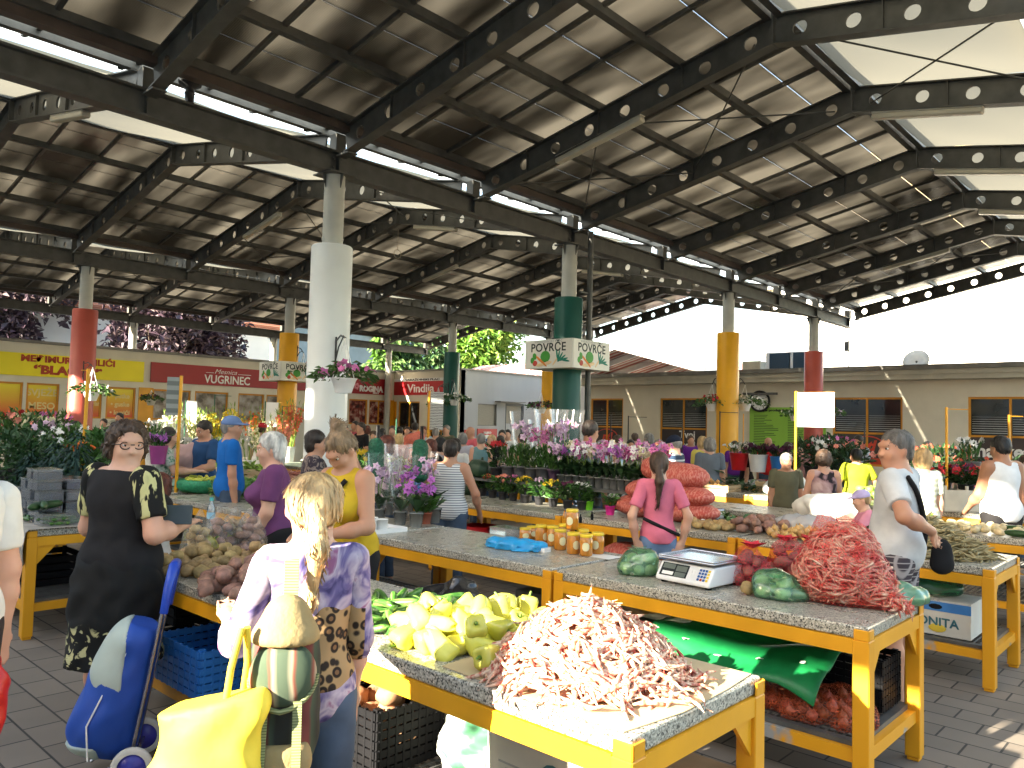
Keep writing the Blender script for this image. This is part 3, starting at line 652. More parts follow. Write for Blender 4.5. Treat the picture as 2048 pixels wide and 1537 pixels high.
# ---- behind: neighbouring hall, houses, tower
TILE = pattern('clay_tiles', 'wave', [(.28, .10, .06), (.42, .19, .12)], 3.2, .9, (.2, .8), 'Z', 1.5)
def gable_house(name, label, c, L, W, he, hr, rz_, wallm, roofm, cat='house', wins=()):
    t = thing(name, label, cat, (c[0], c[1], 0), rz_)
    m = MB(); m.box(-L / 2, -W / 2, 0, L / 2, W / 2, he)
    for s in (-1, 1): m.add([(s * L / 2, -W / 2, he), (s * L / 2, W / 2, he), (s * L / 2, 0, hr)], [(0, 1, 2)], False)
    m.build('wall', wallm, t, world=False)
    m = MB(); ov = .4; k = (hr - he) / (W / 2)
    for s in (-1, 1):
        m.add([(-L / 2 - ov, s * (W / 2 + ov), he - ov * k), (L / 2 + ov, s * (W / 2 + ov), he - ov * k), (L / 2 + ov, 0, hr), (-L / 2 - ov, 0, hr), (-L / 2 - ov, s * (W / 2 + ov), he - ov * k + .18), (L / 2 + ov, s * (W / 2 + ov), he - ov * k + .18), (L / 2 + ov, 0, hr + .2), (-L / 2 - ov, 0, hr + .2)], [(0, 1, 2, 3), (7, 6, 5, 4), (0, 4, 5, 1), (1, 5, 6, 2), (3, 7, 4, 0)], False)
    ro = m.build('roof', roofm, t, world=False)
    for (x, f) in wins:
        sk = MB(); a = -W / 2 * (1 - f); z = he + (hr - he) * f + .25
        M = Matrix.Translation((x, a, z)) @ Matrix.Rotation(math.atan2(hr - he, W / 2), 4, 'X'); sk.box(-.5, -.6, -.04, .5, .6, .04, M); sk.build('skylight', pbr('pale_glass', (.55, .6, .62), .1), ro, world=False)
    return t
WHW = pbr('white_house_render', (.75, .75, .72), .9, .05, 1)
gable_house('house', 'red tiled house with skylights behind the butchers building at the left', (13, 47, 0), 22, 12, 7.2, 13.2, 0, WHW, TILE, wins=((-2.2, .35), (.2, .35), (2.6, .35), (6, .4)))
gable_house('house', 'grey blue gabled house behind the yellow column', (37, 62, 0), 14, 12, 8.2, 11.2, R(-90), pbr('grey_blue_render', (.2, .26, .29), .9, .12, .8), pbr('grey_roof', (.2, .19, .18), .9))
gable_house('house', 'white house left of the grey blue gable', (31, 66, 0), 9, 8, 7.0, 9.5, 0, WHW, pbr('grey_roof', (.2, .19, .18)))
gable_house('house', 'house with a dark blue slate roof behind the white column', (56, 73, 0), 12, 11, 6.2, 11.5, R(0), WHW, pbr('blue_slate', (.05, .07, .1), .5, .2, 2), wins=((1, .4),))
gable_house('church', 'high ochre tiled roof beyond the bakery building at the far right', (62, 12, 0), 26, 17, 13, 24, R(75), WHW, pattern('ochre_tiles', 'wave', [(.42, .32, .16), (.6, .5, .3)], 3, .9, (.2, .8), 'Z', 1), cat='church')
REDR = pattern('red_translucent_sheet', 'wave', [(.36, .07, .05), (.7, .66, .62)], .62, .5, (.62, .7), 'X')
def far_roof(label, c, L, W, he, hr, r):
    t = thing('market_canopy', label, 'canopy', (c[0], c[1], 0), r)
    m = MB()
    for s in (-1, 1): m.add([(-L / 2, s * W / 2, he), (L / 2, s * W / 2, he), (L / 2, 0, hr), (-L / 2, 0, hr)], [(0, 1, 2, 3) if s < 0 else (3, 2, 1, 0)], False)
    m.build('roof_sheet', REDR, t, world=False)
    m = MB()
    for k in range(6):
        x = -L / 2 + L * k / 5
        for s in (-1, 1): m.bar((x, s * W / 2, he - .15), (x, 0, hr - .15), .15, .25)
    for s in (-1, 1): m.bar((-L / 2, s * W / 2, he - .12), (L / 2, s * W / 2, he - .12), .15, .25)
    m.build('frame', WHITE, t, world=False)
    for k in range(0, 6, 2):
        for s in (-1, 1):
            p = MB(); x = -L / 2 + L * k / 5; p.tube([(x, s * W / 2, 0), (x, s * W / 2, he - .2)], .14); p.build('post', WHITE, t, world=False)
    return t
far_roof('neighbouring market canopy with red and white sheets left of the large vegetable sign', (38, 31, 0), 14, 10, 4.3, 5.7, R(90))
far_roof('neighbouring market canopy with red and white stripes above the bakery roof', (35, 20.5, 0), 12, 9, 4.3, 5.5, 0)
t = thing('telecom_tower', 'distant hazy lattice telecom tower with antennas in the white sky', 'tower', (118, 82, 0))
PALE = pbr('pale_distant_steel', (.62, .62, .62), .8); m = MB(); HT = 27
for i in range(14):
    z0, z1 = HT * i / 14, HT * (i + 1) / 14; r0, r1 = 1.3 - .9 * i / 14, 1.3 - .9 * (i + 1) / 14
    for a in range(4):
        p = lambda k, r, z: (118 + r * math.cos(R(45 + 90 * k)), 82 + r * math.sin(R(45 + 90 * k)), z)
        m.bar(p(a, r0, z0), p(a, r1, z1), .16); m.bar(p(a, r0, z0), p(a + 1, r1, z1), .1)
m.build('lattice', PALE, t)
for k, z in enumerate((27, 24.5, 22, 19.5)):
    m = MB()
    for a in range(3): m.box(-.35, .9, z - 1, .35, 1.1, z + .6, Matrix.Translation((118, 82, 0)) @ Matrix.Rotation(R(120 * a + 30 * k), 4, 'Z'))
    m.build('antenna', PALE, t)

# ---- trees
def tree(name, label, c, h, crown, trunk_h, leafm, n=2600, size=.42, seed=0, conifer=False, group=None):
    r_ = random.Random(seed); t = thing(name, label, 'tree', (c[0], c[1], 0), group=group)
    m = MB(); m.tube([(0, 0, 0), (.1, .05, trunk_h * .6), (0, .1, h * .75)], [.28, .2, .06], 8)
    for k in range(7):
        a = r_.random() * 6.28; z = trunk_h * (.7 + .1 * k); m.tube([(0, 0, z), (crown[0] * .6 * math.cos(a), crown[1] * .6 * math.sin(a), z + crown[2] * .5)], [.1, .03], 6)
    m.build('trunk', pbr('bark', (.08, .06, .045), .95, .3, 6), t, world=False)
    m = MB(); cl = []
    for k in range(26):
        u = Vector((r_.gauss(0, 1), r_.gauss(0, 1), r_.gauss(0, 1))).normalized() * r_.uniform(.45, 1)
        cl.append((Vector((u.x * crown[0], u.y * crown[1], u.z * crown[2])), r_.uniform(.25, .5)))
    for i in range(n):
        if conifer:
            f = r_.random() ** .7; z = trunk_h * .4 + (h - trunk_h * .4) * (1 - f); a = r_.random() * 6.283; rr = crown[0] * f * r_.uniform(.25, 1) * (.8 + .3 * math.sin(z * 5))
            p = Vector((rr * math.cos(a), rr * math.sin(a), z - rr * .25)); d = Vector((math.cos(a), math.sin(a), -.5 + r_.uniform(-.3, .3)))
        else:
            q, rr = r_.choice(cl); u = Vector((r_.gauss(0, 1), r_.gauss(0, 1), r_.gauss(0, 1))).normalized() * r_.random() ** .4 * rr
            p = Vector((q.x + u.x * crown[0], q.y + u.y * crown[1], trunk_h + crown[2] + q.z + u.z * crown[2])); d = Vector((r_.gauss(0, 1), r_.gauss(0, 1), r_.gauss(0, .6) - .3))
        s = size * r_.uniform(.6, 1.3); m.m = r_.choice((0, 0, 1)); m.leaf(p, d, s, s * .55, up=(r_.gauss(0, .5), r_.gauss(0, .5), 1))
    m.build('crown', leafm, t, world=False); return t
PURP = [pbr('plum_leaf', (.05, .03, .045), .5, .4, 3), pbr('plum_leaf_light', (.12, .085, .09), .5, .3, 3)]
GRN = [pbr('maple_leaf', (.09, .2, .025), .5, .4, 3), pbr('maple_leaf_light', (.2, .3, .05), .5, .3, 3)]
FIR = [pbr('fir_needle', (.03, .08, .025), .6, .4, 3), pbr('fir_needle_light', (.09, .15, .05), .6, .3, 3)]
def tz(px, py, D): return deep(px, py, D)
g = 'purple plum trees behind the butchers building'
for px, D, h, cr_, sd, l in ((8, 35, 9.3, (2.3, 2.3, 2.6), 1, 'purple plum tree at the left edge, in front of the red tiled house'), (300, 36, 9.2, (3.1, 3.1, 3.0), 2, 'purple plum tree just right of the red column'), (395, 38, 9.4, (2.4, 2.4, 2.9), 3, 'rightmost purple plum tree, left of the grey blue gable')):
    p = deep(px, 800, D); tree('plum_tree', l, (p.x, p.y), h, cr_, h - 2 * cr_[2], PURP, 3600, .42, sd, group=g)
for px, D, h, r0, sd, l in ((768, 47, 9.4, 2.2, 4, 'yellowish conifer behind the corner of the two red signs'), (812, 48, 9.8, 2.6, 5, 'taller conifer behind the gothic lettered sign'), (868, 52, 9.6, 2.6, 6, 'dark conifer half hidden by the dark green column')):
    p = deep(px, 800, D); tree('conifer_tree', l, (p.x, p.y), h, (r0, r0, 4), 2, FIR if sd != 4 else [GRN[0], FIR[1]], 2600, .5, sd, True, 'conifers behind the dairy building')
p = deep(952, 800, 60); tree('maple_tree', 'large light green maple tree above the corner building', (p.x, p.y), 13, (3.4, 3.4, 3.7), 5, GRN, 4200, .6, 7)

# ---- added unseen wall: openings shaped to let the low sun through in shafts
KT = sun_from
def shaft(p, x=-7.0):
    f = (p[0] - x) / (-KT.x) ; return (p[1] + KT.y * f, p[2] + KT.z * f)
# targets (x, y range, z range) that stand in the sun; each gets an opening in the added wall
LIT = [(1.9, 1.0, 3.05, .2, 1.3), (9.0, 1.65, 2.5, .75, 1.25), (8.2, 2.62, 3.15, .75, 1.15), (9.8, 3.3, 4.3, 1.15, 2.5), (10.2, 4.2, 5.6, .66, .98), (5.5, 5.55, 6.1, 1.2, 1.45),
       (5.55, 8.55, 8.9, 1.74, 2.08), (5.85, 18.25, 18.65, 1.25, 2.0), (8.5, 13.6, 18.0, .85, 1.6), (8.0, 10.2, 12.2, .74, 1.05), (10.9, 12.2, 12.6, 1.1, 1.6), (4.55, .2, .75, -.05, .12)]
def build_sun_mask():
    t = thing('added_sun_mask', 'pale rendered building with arched openings along the open end of the hall', 'building', (-7, 10, 0))
    rects = []
    for (x, y0, y1, z0, z1) in LIT:
        f = (x + 7.0) / (-KT.x); rects.append((y0 + KT.y * f, y1 + KT.y * f, z0 + KT.z * f, z1 + KT.z * f))
    ys = sorted({-22.0, 46.0} | {v for r in rects for v in r[:2]}); m = MB()
    for a, b in zip(ys[:-1], ys[1:]):
        mid = (a + b) / 2; iv = sorted((r[2], r[3]) for r in rects if r[0] < mid < r[1]); z = 0
        for p, q in iv:
            if p > z: m.box(-7.12, a, z, -7, b, p)
            z = max(z, q)
        if z < 8.6: m.box(-7.12, a, z, -7, b, 8.6)
    m.build('wall', WHW, t)
build_sun_mask()

# ================================================================== implicit surfaces (bodies, cloth, bags)
def _rot_to(d):
    d = Vector(d).normalized(); return d.to_track_quat('Z', 'Y').to_matrix()
def sdf_mesh(prims, h, cuts=(), name='mesh', mats=None, wob=0., wobs=9., colour=None):
    """prims: ('c', a, b, ra, rb, k) tapered capsule | ('e', c, (rx,ry,rz), rot3 or None, k) ellipsoid; joined smoothly; cuts: (point, normal) keeps the side against the normal"""
    lo = np.full(3, 1e9); hi = np.full(3, -1e9)
    for p in prims:
        if p[0] == 'c':
            a, b = np.array(p[1]), np.array(p[2]); r = max(p[3], p[4]); lo = np.minimum(lo, np.minimum(a, b) - r); hi = np.maximum(hi, np.maximum(a, b) + r)
        else: c = np.array(p[1]); r = max(p[2]); lo = np.minimum(lo, c - r); hi = np.maximum(hi, c + r)
    lo -= 2.5 * h; hi += 2.5 * h
    n = np.ceil((hi - lo) / h).astype(int) + 1
    F = np.full(n, 1e3, np.float32); ax = [lo[i] + h * np.arange(n[i]) for i in range(3)]
    for p in prims:
        k = p[-1]
        if p[0] == 'c':
            a, b = np.array(p[1], float), np.array(p[2], float); r = max(p[3], p[4]); l2, h2 = np.minimum(a, b) - r, np.maximum(a, b) + r
        else: c = np.array(p[1], float); r = max(p[2]); l2, h2 = c - r, c + r
        i0 = np.clip(np.floor((l2 - lo - k - 2 * h) / h).astype(int), 0, n - 1); i1 = np.clip(np.ceil((h2 - lo + k + 2 * h) / h).astype(int) + 1, 1, n)
        sl = tuple(slice(i0[i], i1[i]) for i in range(3))
        X, Y, Z = np.meshgrid(ax[0][sl[0]], ax[1][sl[1]], ax[2][sl[2]], indexing='ij')
        if p[0] == 'c':
            d = b - a; L2 = float(d @ d) or 1e-9
            t = np.clip(((X - a[0]) * d[0] + (Y - a[1]) * d[1] + (Z - a[2]) * d[2]) / L2, 0, 1)
            D = np.sqrt((X - a[0] - t * d[0]) ** 2 + (Y - a[1] - t * d[1]) ** 2 + (Z - a[2] - t * d[2]) ** 2) - (p[3] + (p[4] - p[3]) * t)
        else:
            U = np.stack([X - c[0], Y - c[1], Z - c[2]], -1)
            if p[3] is not None: U = U @ np.array(p[3], float)
            rr = np.array(p[2], float); k0 = np.linalg.norm(U / rr, axis=-1); k1 = np.linalg.norm(U / rr ** 2, axis=-1) + 1e-6; D = k0 * (k0 - 1) / k1
        G = F[sl]; q = np.maximum(k - np.abs(G - D), 0); F[sl] = np.minimum(G, D) - (q * q / (4 * k) if k > 0 else 0)
    X, Y, Z = np.meshgrid(*ax, indexing='ij')
    if wob:
        F += wob * (np.sin(X * wobs + 1.3 * np.sin(Z * wobs * 1.7 + 2 * Y * wobs)) * np.sin(Z * wobs * 1.13 + 1.1 * np.sin(Y * wobs * 1.9)) * .7 + .5 * np.sin(X * wobs * 2.7 + Y * wobs * 2.1 + 2 * np.sin(Z * wobs * 1.5)))
    for c, nn in cuts:
        nn = np.array(nn, float); nn /= np.linalg.norm(nn); F = np.maximum(F, (X - c[0]) * nn[0] + (Y - c[1]) * nn[1] + (Z - c[2]) * nn[2])
    me = bpy.data.meshes.new(name); ins = F < 0
    nx, ny, nz = F.shape
    corners = [(i, j, k) for i in (0, 1) for j in (0, 1) for k in (0, 1)]
    sub = lambda A, c: A[c[0]:nx - 1 + c[0], c[1]:ny - 1 + c[1], c[2]:nz - 1 + c[2]]
    cnt = sum(sub(ins, c).astype(np.int8) for c in corners); act = (cnt > 0) & (cnt < 8)
    idx = np.argwhere(act); vid = np.full(act.shape, -1, np.int32); vid[act] = np.arange(len(idx))
    S = np.zeros((len(idx), 3)); W = np.zeros(len(idx)); I, J, K = idx.T
    for a in corners:
        for b in corners:
            if sum(abs(a[i] - b[i]) for i in range(3)) == 1 and a < b:
                fa = F[I + a[0], J + a[1], K + a[2]]; fb = F[I + b[0], J + b[1], K + b[2]]; m = (fa < 0) != (fb < 0)
                t = np.where(m, fa / np.where(m, fa - fb, 1), 0)
                for i in range(3): S[:, i] += np.where(m, a[i] + (b[i] - a[i]) * t, 0)
                W += m
    V = lo + h * (idx + S / W[:, None])
    faces = []
    for axn in range(3):
        d = [0, 0, 0]; d[axn] = 1
        A = ins[tuple(slice(0, F.shape[i] - d[i]) for i in range(3))]; B = ins[tuple(slice(d[i], None) for i in range(3))]
        e = np.argwhere(A != B); o1, o2 = [(1, 2), (2, 0), (0, 1)][axn]
        e = e[(e[:, o1] > 0) & (e[:, o2] > 0) & (e[:, o1] < F.shape[o1] - 1) & (e[:, o2] < F.shape[o2] - 1)]
        q = []
        for s1, s2 in ((1, 1), (0, 1), (0, 0), (1, 0)):
            c = e.copy(); c[:, o1] -= s1; c[:, o2] -= s2; q.append(vid[c[:, 0], c[:, 1], c[:, 2]])
        q = np.stack(q, 1); fl = ~ins[e[:, 0], e[:, 1], e[:, 2]]; q[fl] = q[fl][:, ::-1]; faces.append(q)
    Q = np.concatenate(faces); Q = Q[(Q >= 0).all(1)]
    me.vertices.add(len(V)); me.vertices.foreach_set('co', V.astype(np.float32).ravel())
    me.loops.add(Q.size); me.loops.foreach_set('vertex_index', Q.astype(np.int32).ravel())
    me.polygons.add(len(Q)); me.polygons.foreach_set('loop_start', np.arange(0, Q.size, 4, dtype=np.int32)); me.polygons.foreach_set('use_smooth', np.ones(len(Q), bool))
    me.update(calc_edges=True); me.validate()
    for m in (mats if isinstance(mats, (list, tuple)) else [mats]): me.materials.append(m)
    return me

# ================================================================== market tables
TW, TL, TZ = .85, 1.85, .82
def make_table():
    t = thing('market_table', 'x', 'market table')
    m = MB(); m.box(.012, .012, TZ - .058, TW - .012, TL - .012, TZ); bevel(m.build('tabletop', TERR, t, world=False), .008)
    for x in (0, TW):
        for y in (0, TL):
            sx = 1 if x == 0 else -1; sy = 1 if y == 0 else -1
            m = MB(); m.box(min(x, x + sx * .075), min(y, y + sy * .075), 0.02, max(x, x + sx * .075), max(y, y + sy * .075), TZ - .062)
            m.box(min(x, x + sx * .009), min(y, y + sy * .07), TZ - .062, max(x, x + sx * .009), max(y, y + sy * .07), TZ - .012)
            m.box(min(x + sx * .009, x + sx * .07), min(y, y + sy * .009), TZ - .062, max(x + sx * .009, x + sx * .07), max(y, y + sy * .009), TZ - .012)
            m.box(x + sx * .0375 - .03, y + sy * .0375 - .03, 0, x + sx * .0375 + .03, y + sy * .0375 + .03, .02)
            bevel(m.build('leg', YELW, t, world=False), .004, 1)
    for x in (.004, TW - .044):
        m = MB(); m.box(x, .075, TZ - .128, x + .04, TL - .075, TZ - .06); m.build('rail', YEL, t, world=False)
    for y in (.004, TL - .044):
        m = MB(); m.box(.075, y, TZ - .128, TW - .075, y + .04, TZ - .06)
        for x, s in ((.075, 1), (TW - .075, -1)): m.add([(x, y + .012, TZ - .128), (x + s * .13, y + .012, TZ - .128), (x, y + .012, TZ - .27), (x, y + .028, TZ - .128), (x + s * .13, y + .028, TZ - .128), (x, y + .028, TZ - .27)], [(0, 1, 2), (5, 4, 3), (0, 2, 5, 3), (1, 4, 5, 2)], False)
        m.build('rail', YEL, t, world=False)
    m = MB()
    for x in (.02, TW - .06): m.box(x, .075, .2, x + .04, TL - .075, .26)
    for y in (.02, TL - .06): m.box(.075, y, .201, TW - .075, y + .04, .261)
    m.build('shelf_rail', YELW, t, world=False)
    m = MB()
    m.box(.05, .06, .262, TW - .05, .1, .285); m.box(.05, TL - .1, .262, TW - .05, TL - .06, .285); m.box(.05, .1, .262, .09, TL - .1, .285); m.box(TW - .09, .1, .262, TW - .05, TL - .1, .285)
    for k in range(14): x = .1 + (TW - .2) * k / 13; m.box(x - .005, .1, .266, x + .005, TL - .1, .274)
    for k in range(40): y = .11 + (TL - .22) * k / 39; m.box(.09, y - .005, .275, TW - .09, y + .005, .281)
    m.build('shelf_grate', GREYM, t, world=False)
    return t
tproto = make_table(); used = []
def table(x, y, label):
    if not used: o = tproto; o['label'] = label; o.location = (x, y, 0); o['group'] = 'stone topped market tables'; used.append(1)
    else: o = copy_tree(tproto, label=label, loc=(x, y, 0))
    return o
R1, R2, R3, R4, R5, R6, R7 = 1.9, 3.75, 6.1, 8.05, 10.2, 12.3, 14.4
T = table
T(R1, 1.26, 'nearest stone topped yellow table under the pile of pink bean pods'); T(R1, 3.13, 'stone topped table under the loose potato pile'); T(R1, 6.65, 'stone topped table under the stacked clear blueberry boxes')
T(R1, 8.52, 'stone topped table at the far left behind the blueberry table')
T(R2, 1.23, 'stone topped table with the white scale and red net sacks'); T(R2, 3.1, 'nearly empty stone topped table with the blue bags and honey jars'); T(R2, 4.97, 'stone topped table with orchids in clear pots behind the mustard top woman'); T(R2, 6.84, 'stone topped table with lettuces and a green net basket'); T(R2, 8.9, 'stone topped table beyond the lettuces, carrying potted greenery')
T(R3, 1.2, 'stone topped table with the heap of dry beige pods, at the right edge'); T(R3, 3.07, 'stone topped table behind the pink shirt woman, with sacks and potatoes'); T(R3, 4.94, 'stone topped table under the front row of small potted flowers'); T(R3, 6.81, 'stone topped table with dark green pumpkins')
T(R3, 10.0, 'stone topped table near the red bean sacks, far left of the white column'); T(R3, 12.0, 'stone topped table with wooden crates near the blue polo man')
T(R4, -.7, 'stone topped table with the whitish heap at the right edge'); T(R4, 1.2, 'stone topped table behind the grey haired man'); T(R4, 3.07, 'stone topped table with crumpled white cloth in the sun'); T(R4, 4.94, 'stone topped table hidden behind the orchid display'); T(R4, 10.2, 'pale topped table in the sun behind the sunglasses woman'); T(R4, 12.1, 'pale topped table in the sun, left of the sunglasses woman'); T(R4, 14.3, 'stone topped table among the gladiolus buckets')
T(R5, 1.2, 'stone topped table with red geraniums in cream crates'); T(R5, 3.1, 'stone topped table behind the crouching child, with dark jars'); T(R5, 4.95, 'stone topped table with the crate of onions'); T(R5, 7.0, 'stone topped table behind the man by the dark green column'); T(R5, 9.2, 'stone topped table with crates of onions and celery')
T(R6, 2.9, 'stone topped table with potted echinacea'); T(R6, 4.8, 'stone topped table with three flower buckets'); T(R6, 7.2, 'stone topped table near the clock wall, half hidden by orchids'); T(R6, 11, 'stone topped table with red sacks of beans far away')

# ================================================================== produce
POT = pbr('yellow_potato_skin', (.36, .24, .10), .7, .3, 30, rand=.18, bump=.15); POTR = pbr('pinkish_potato_skin', (.26, .14, .10), .75, .3, 30, rand=.15, bump=.15); POTB = pbr('orange_brown_potato_skin', (.34, .18, .09), .7, .25, 25, rand=.15)
PEP = pbr('pale_yellow_green_pepper', (.60, .56, .085), .25, .2, 6, spec=.5, rand=.15); STEM = pbr('green_stem', (.14, .24, .04), .6)
CUC = pbr('cucumber_skin', (.035, .11, .015), .4, .2, 9, stretch=(2, 9, 9), col2=(.2, .33, .08), thr=(.45, .75), rand=.15); ONI = pbr('onion_skin', (.52, .3, .1), .35, .25, 12, stretch=(3, 3, .4), rand=.15); ONR = pbr('red_onion_skin', (.35, .10, .05), .35, .25, 12, rand=.2)
BEAN = pbr('pink_streaked_pod', (.66, .48, .34), .5, .1, 20, col2=(.44, .10, .06), thr=(.45, .63), stretch=(3, 3, 1), rand=.12); BEANR = pbr('red_pod', (.36, .11, .08), .5, .2, 20, col2=(.56, .3, .22), thr=(.5, .65), rand=.15); BEANT = pbr('dry_beige_pod', (.30, .25, .13), .7, .3, 16, rand=.2)
EGG = pbr('aubergine_skin', (.012, .006, .016), .15, .3, 4, spec=.6); PUMP = pbr('dark_green_pumpkin', (.02, .045, .022), .5, .35, 7); TOM = pbr('tomato_red', (.5, .03, .015), .25, .15, 4, rand=.1); LETT = pbr('lettuce_leaf', (.22, .36, .09), .5, .3, 9, rand=.1); CAUL = pbr('cauliflower_white', (.62, .58, .45), .8, .15, 30)
def potato_mesh(mat, seed, r=(.047, .036, .033)):
    m = MB(); m.ell((0, 0, 0), r, 12, 8, nz=.28, seed=seed); return m.mesh('potato', mat)
def pepper_mesh(seed):
    m = MB(); r_ = random.Random(seed); n = 20; prof = [(.006, -.072), (.022, -.078), (.034, -.066), (.041, -.03), (.047, .01), (.05, .04), (.042, .058), (.02, .062), (.004, .05)]; ph = r_.random() * 6; vs = []
    for i, (r, z) in enumerate(prof):
        for k in range(n):
            t = 2 * math.pi * k / n; g = 1 + .13 * math.cos((3 + seed % 2) * t + ph) * (1 if i > 1 else .5) + .05 * math.sin(t + ph)
            vs.append((r * g * math.cos(t) + .008 * math.sin(z * 30 + ph), r * g * math.sin(t), z + (.012 * math.cos((3 + seed % 2) * t + ph) if i < 3 else 0)))
    m.add(vs, [(i * n + k, i * n + (k + 1) % n, (i + 1) * n + (k + 1) % n, (i + 1) * n + k) for i in range(len(prof) - 1) for k in range(n)], True)
    m.m = 1; m.tube([(0, 0, .048), (.004, .002, .066), (.014, .004, .082)], [.011, .006, .005], 6); return m.mesh('pepper', [PEP, STEM])
def cuc_mesh(seed, L=.15, r=.017, mat=None):
    r_ = random.Random(seed); c = r_.uniform(.02, .14); m = MB(); P = []; Q = []
    for k in range(9):
        t = k / 8; x = (t - .5) * L; P.append((x, c * (x / L) ** 2 * L * 4 * .5, 0)); Q.append(r * min(1, 2.6 * math.sqrt(max(.004, t * (1 - t)))) * (1 + .05 * math.sin(9 * t + seed)))
    m.tube(P, Q, 9); return m.mesh('cucumber', mat or CUC)
def pod_mesh(seed, mat, L=.13, r=.0066):
    r_ = random.Random(seed); c = r_.uniform(-.55, .55); c2 = r_.uniform(-.22, .22); m = MB(); P = []; Q = []
    for k in range(8):
        t = k / 7; x = (t - .5) * L; P.append((x, c * (t - .5) ** 2 * L * 1.4, c2 * math.sin(6.28 * t) * L * .25)); Q.append(r * (min(1, 2.3 * math.sqrt(max(.003, t * (1 - t)))) + .16 * math.sin(19 * t + seed) * (0 < k < 7)))
    m.tube(P, Q, 5); return m
def onion_mesh(mat, r=.03):
    m = MB(); m.lathe([(.003, -r * .9), (r * .6, -r * .78), (r, -.05 * r), (r * .75, r * .6), (r * .22, r * .95), (r * .1, r * 1.35)], n=12); return m.mesh('onion', mat)
def heap(n, cx, cy, rx, ry, z0, r, hmax, rd, tries=16, p=.5):
    out = []
    for i in range(n):
        best = None
        for k in range(tries):
            a = rd.random() * 6.283; q = rd.random() ** p; ux_, uy = q * math.cos(a), q * math.sin(a); x, y = cx + rx * ux_, cy + ry * uy; z = z0 + r * .85
            for (X, Y, Z) in out:
                d2 = (X - x) ** 2 + (Y - y) ** 2
                if d2 < 3.2 * r * r: z = max(z, Z + math.sqrt(max(0, 3.2 * r * r - d2)) * .9)
            lim = z0 + r + hmax * (1 - q ** 1.4); s = z - z0 + max(0, z - lim) * 4
            if best is None or s < best[0]: best = (s, x, y, z)
        out.append(best[1:])
    return out
def put(name, me, p, label, cat, group, rd, rot=None, s=(.88, 1.12), flat=False):
    o = bpy.data.objects.new(name, me); COL.objects.link(o); o.location = p
    o.rotation_euler = rot or ((rd.uniform(-.3, .3), rd.uniform(-.3, .3), rd.random() * 6.28) if flat else (rd.random() * 6.28, rd.random() * 6.28, rd.random() * 6.28))
    k = rd.uniform(*s); o.scale = (k, k, k); return tag(o, label, cat, group)
rd = random.Random(5)
POTM = [potato_mesh(POT, i) for i in range(4)]; POTRM = [potato_mesh(POTR, 10 + i, (.055, .038, .036)) for i in range(4)]; POTBM = [potato_mesh(POTB, 20 + i, (.06, .042, .04)) for i in range(3)]
PALEP = [potato_mesh(pbr('pale_potato_skin', (.55, .45, .25), .6, .2, 20, rand=.15), 40 + i) for i in range(3)]
PEPM = [pepper_mesh(i) for i in range(5)]; CUCM = [cuc_mesh(i) for i in range(5)]; ONIM = onion_mesh(ONI); ONRM = onion_mesh(ONR)
# -- bean pods on the nearest table: paper sheet, the pods one can see best each on its own, the rest one mass
def sheet(name, label, poly, z, mat, cat, th=.003):
    m = MB(); m.prism(poly, z, z + th); c = (sum(p[0] for p in poly) / len(poly), sum(p[1] for p in poly) / len(poly), z); return tag(m.build(name, mat, loc=c), label, cat)
sheet('paper_sheet', 'sheet of brown paper spread under the pink bean pods', [(1.93, 1.31), (2.2, 1.272), (2.5, 1.28), (2.72, 1.3), (2.73, 2.0), (2.4, 2.16), (1.96, 2.12)], TZ + .001, pbr('kraft_paper', (.5, .38, .22), .8, .1, 5), 'paper')
BC = (2.31, 1.73); BRX, BRY, BH = .37, .38, .23
def bz(x, y):
    q = math.hypot((x - BC[0]) / BRX, (y - BC[1]) / BRY); return TZ + .012 + BH * max(0, 1 - q ** 1.5) + .012 * noise.noise((x * 14, y * 14, 0))
PODS = [pod_mesh(i, BEAN, .14 + .018 * (i % 5), .0064 + .0005 * (i % 4)) for i in range(9)]; PODM = [m.mesh('bean_pod', BEAN) for m in PODS]
def pod_rot(x, y, rd):
    e = .03; gx, gy = (bz(x + e, y) - bz(x - e, y)) / (2 * e), (bz(x, y + e) - bz(x, y - e)) / (2 * e); nn = Vector((-gx, -gy, 1)).normalized(); a = rd.random() * 6.28
    X = Vector((math.cos(a), math.sin(a), 0)); X = (X - nn * X.dot(nn) + nn * rd.gauss(0, .12)).normalized(); Y = nn.cross(X).normalized(); return Matrix((X, Y, X.cross(Y))).transposed()
stuff = MB(); stuff.smooth = True
def stuff_pod(P, M3, src, k=1.):
    stuff.add([M3 @ (Vector(v) * k) + P for v in src.v], src.f, True)
stuff.lathe([(1.0, 0), (.9, .03), (.6, BH * .42), (.3, BH * .72), (.02, BH * .92)], (BC[0], BC[1], TZ + .004), 20, sx=BRX * .86, sy=BRY * .86)
for i in range(480):
    a = rd.random() * 6.28; q = rd.random() ** .55; x, y = BC[0] + BRX * q * math.cos(a), BC[1] + BRY * q * math.sin(a); stuff_pod(Vector((x, y, bz(x, y) - .004)), pod_rot(x, y, rd), rd.choice(PODS), rd.uniform(.85, 1.1))
cand = []
for i in range(520):
    a = rd.random() * 6.28; q = rd.random() ** .5 * (1.06 if rd.random() < .9 else 1.22); x, y = BC[0] + BRX * q * math.cos(a), BC[1] + BRY * q * math.sin(a)
    if not (1.95 < x < 2.72 and y > 1.32): continue
    cand.append((math.hypot(x, y - .2) - .6 * (bz(x, y) - TZ), x, y))
cand.sort()
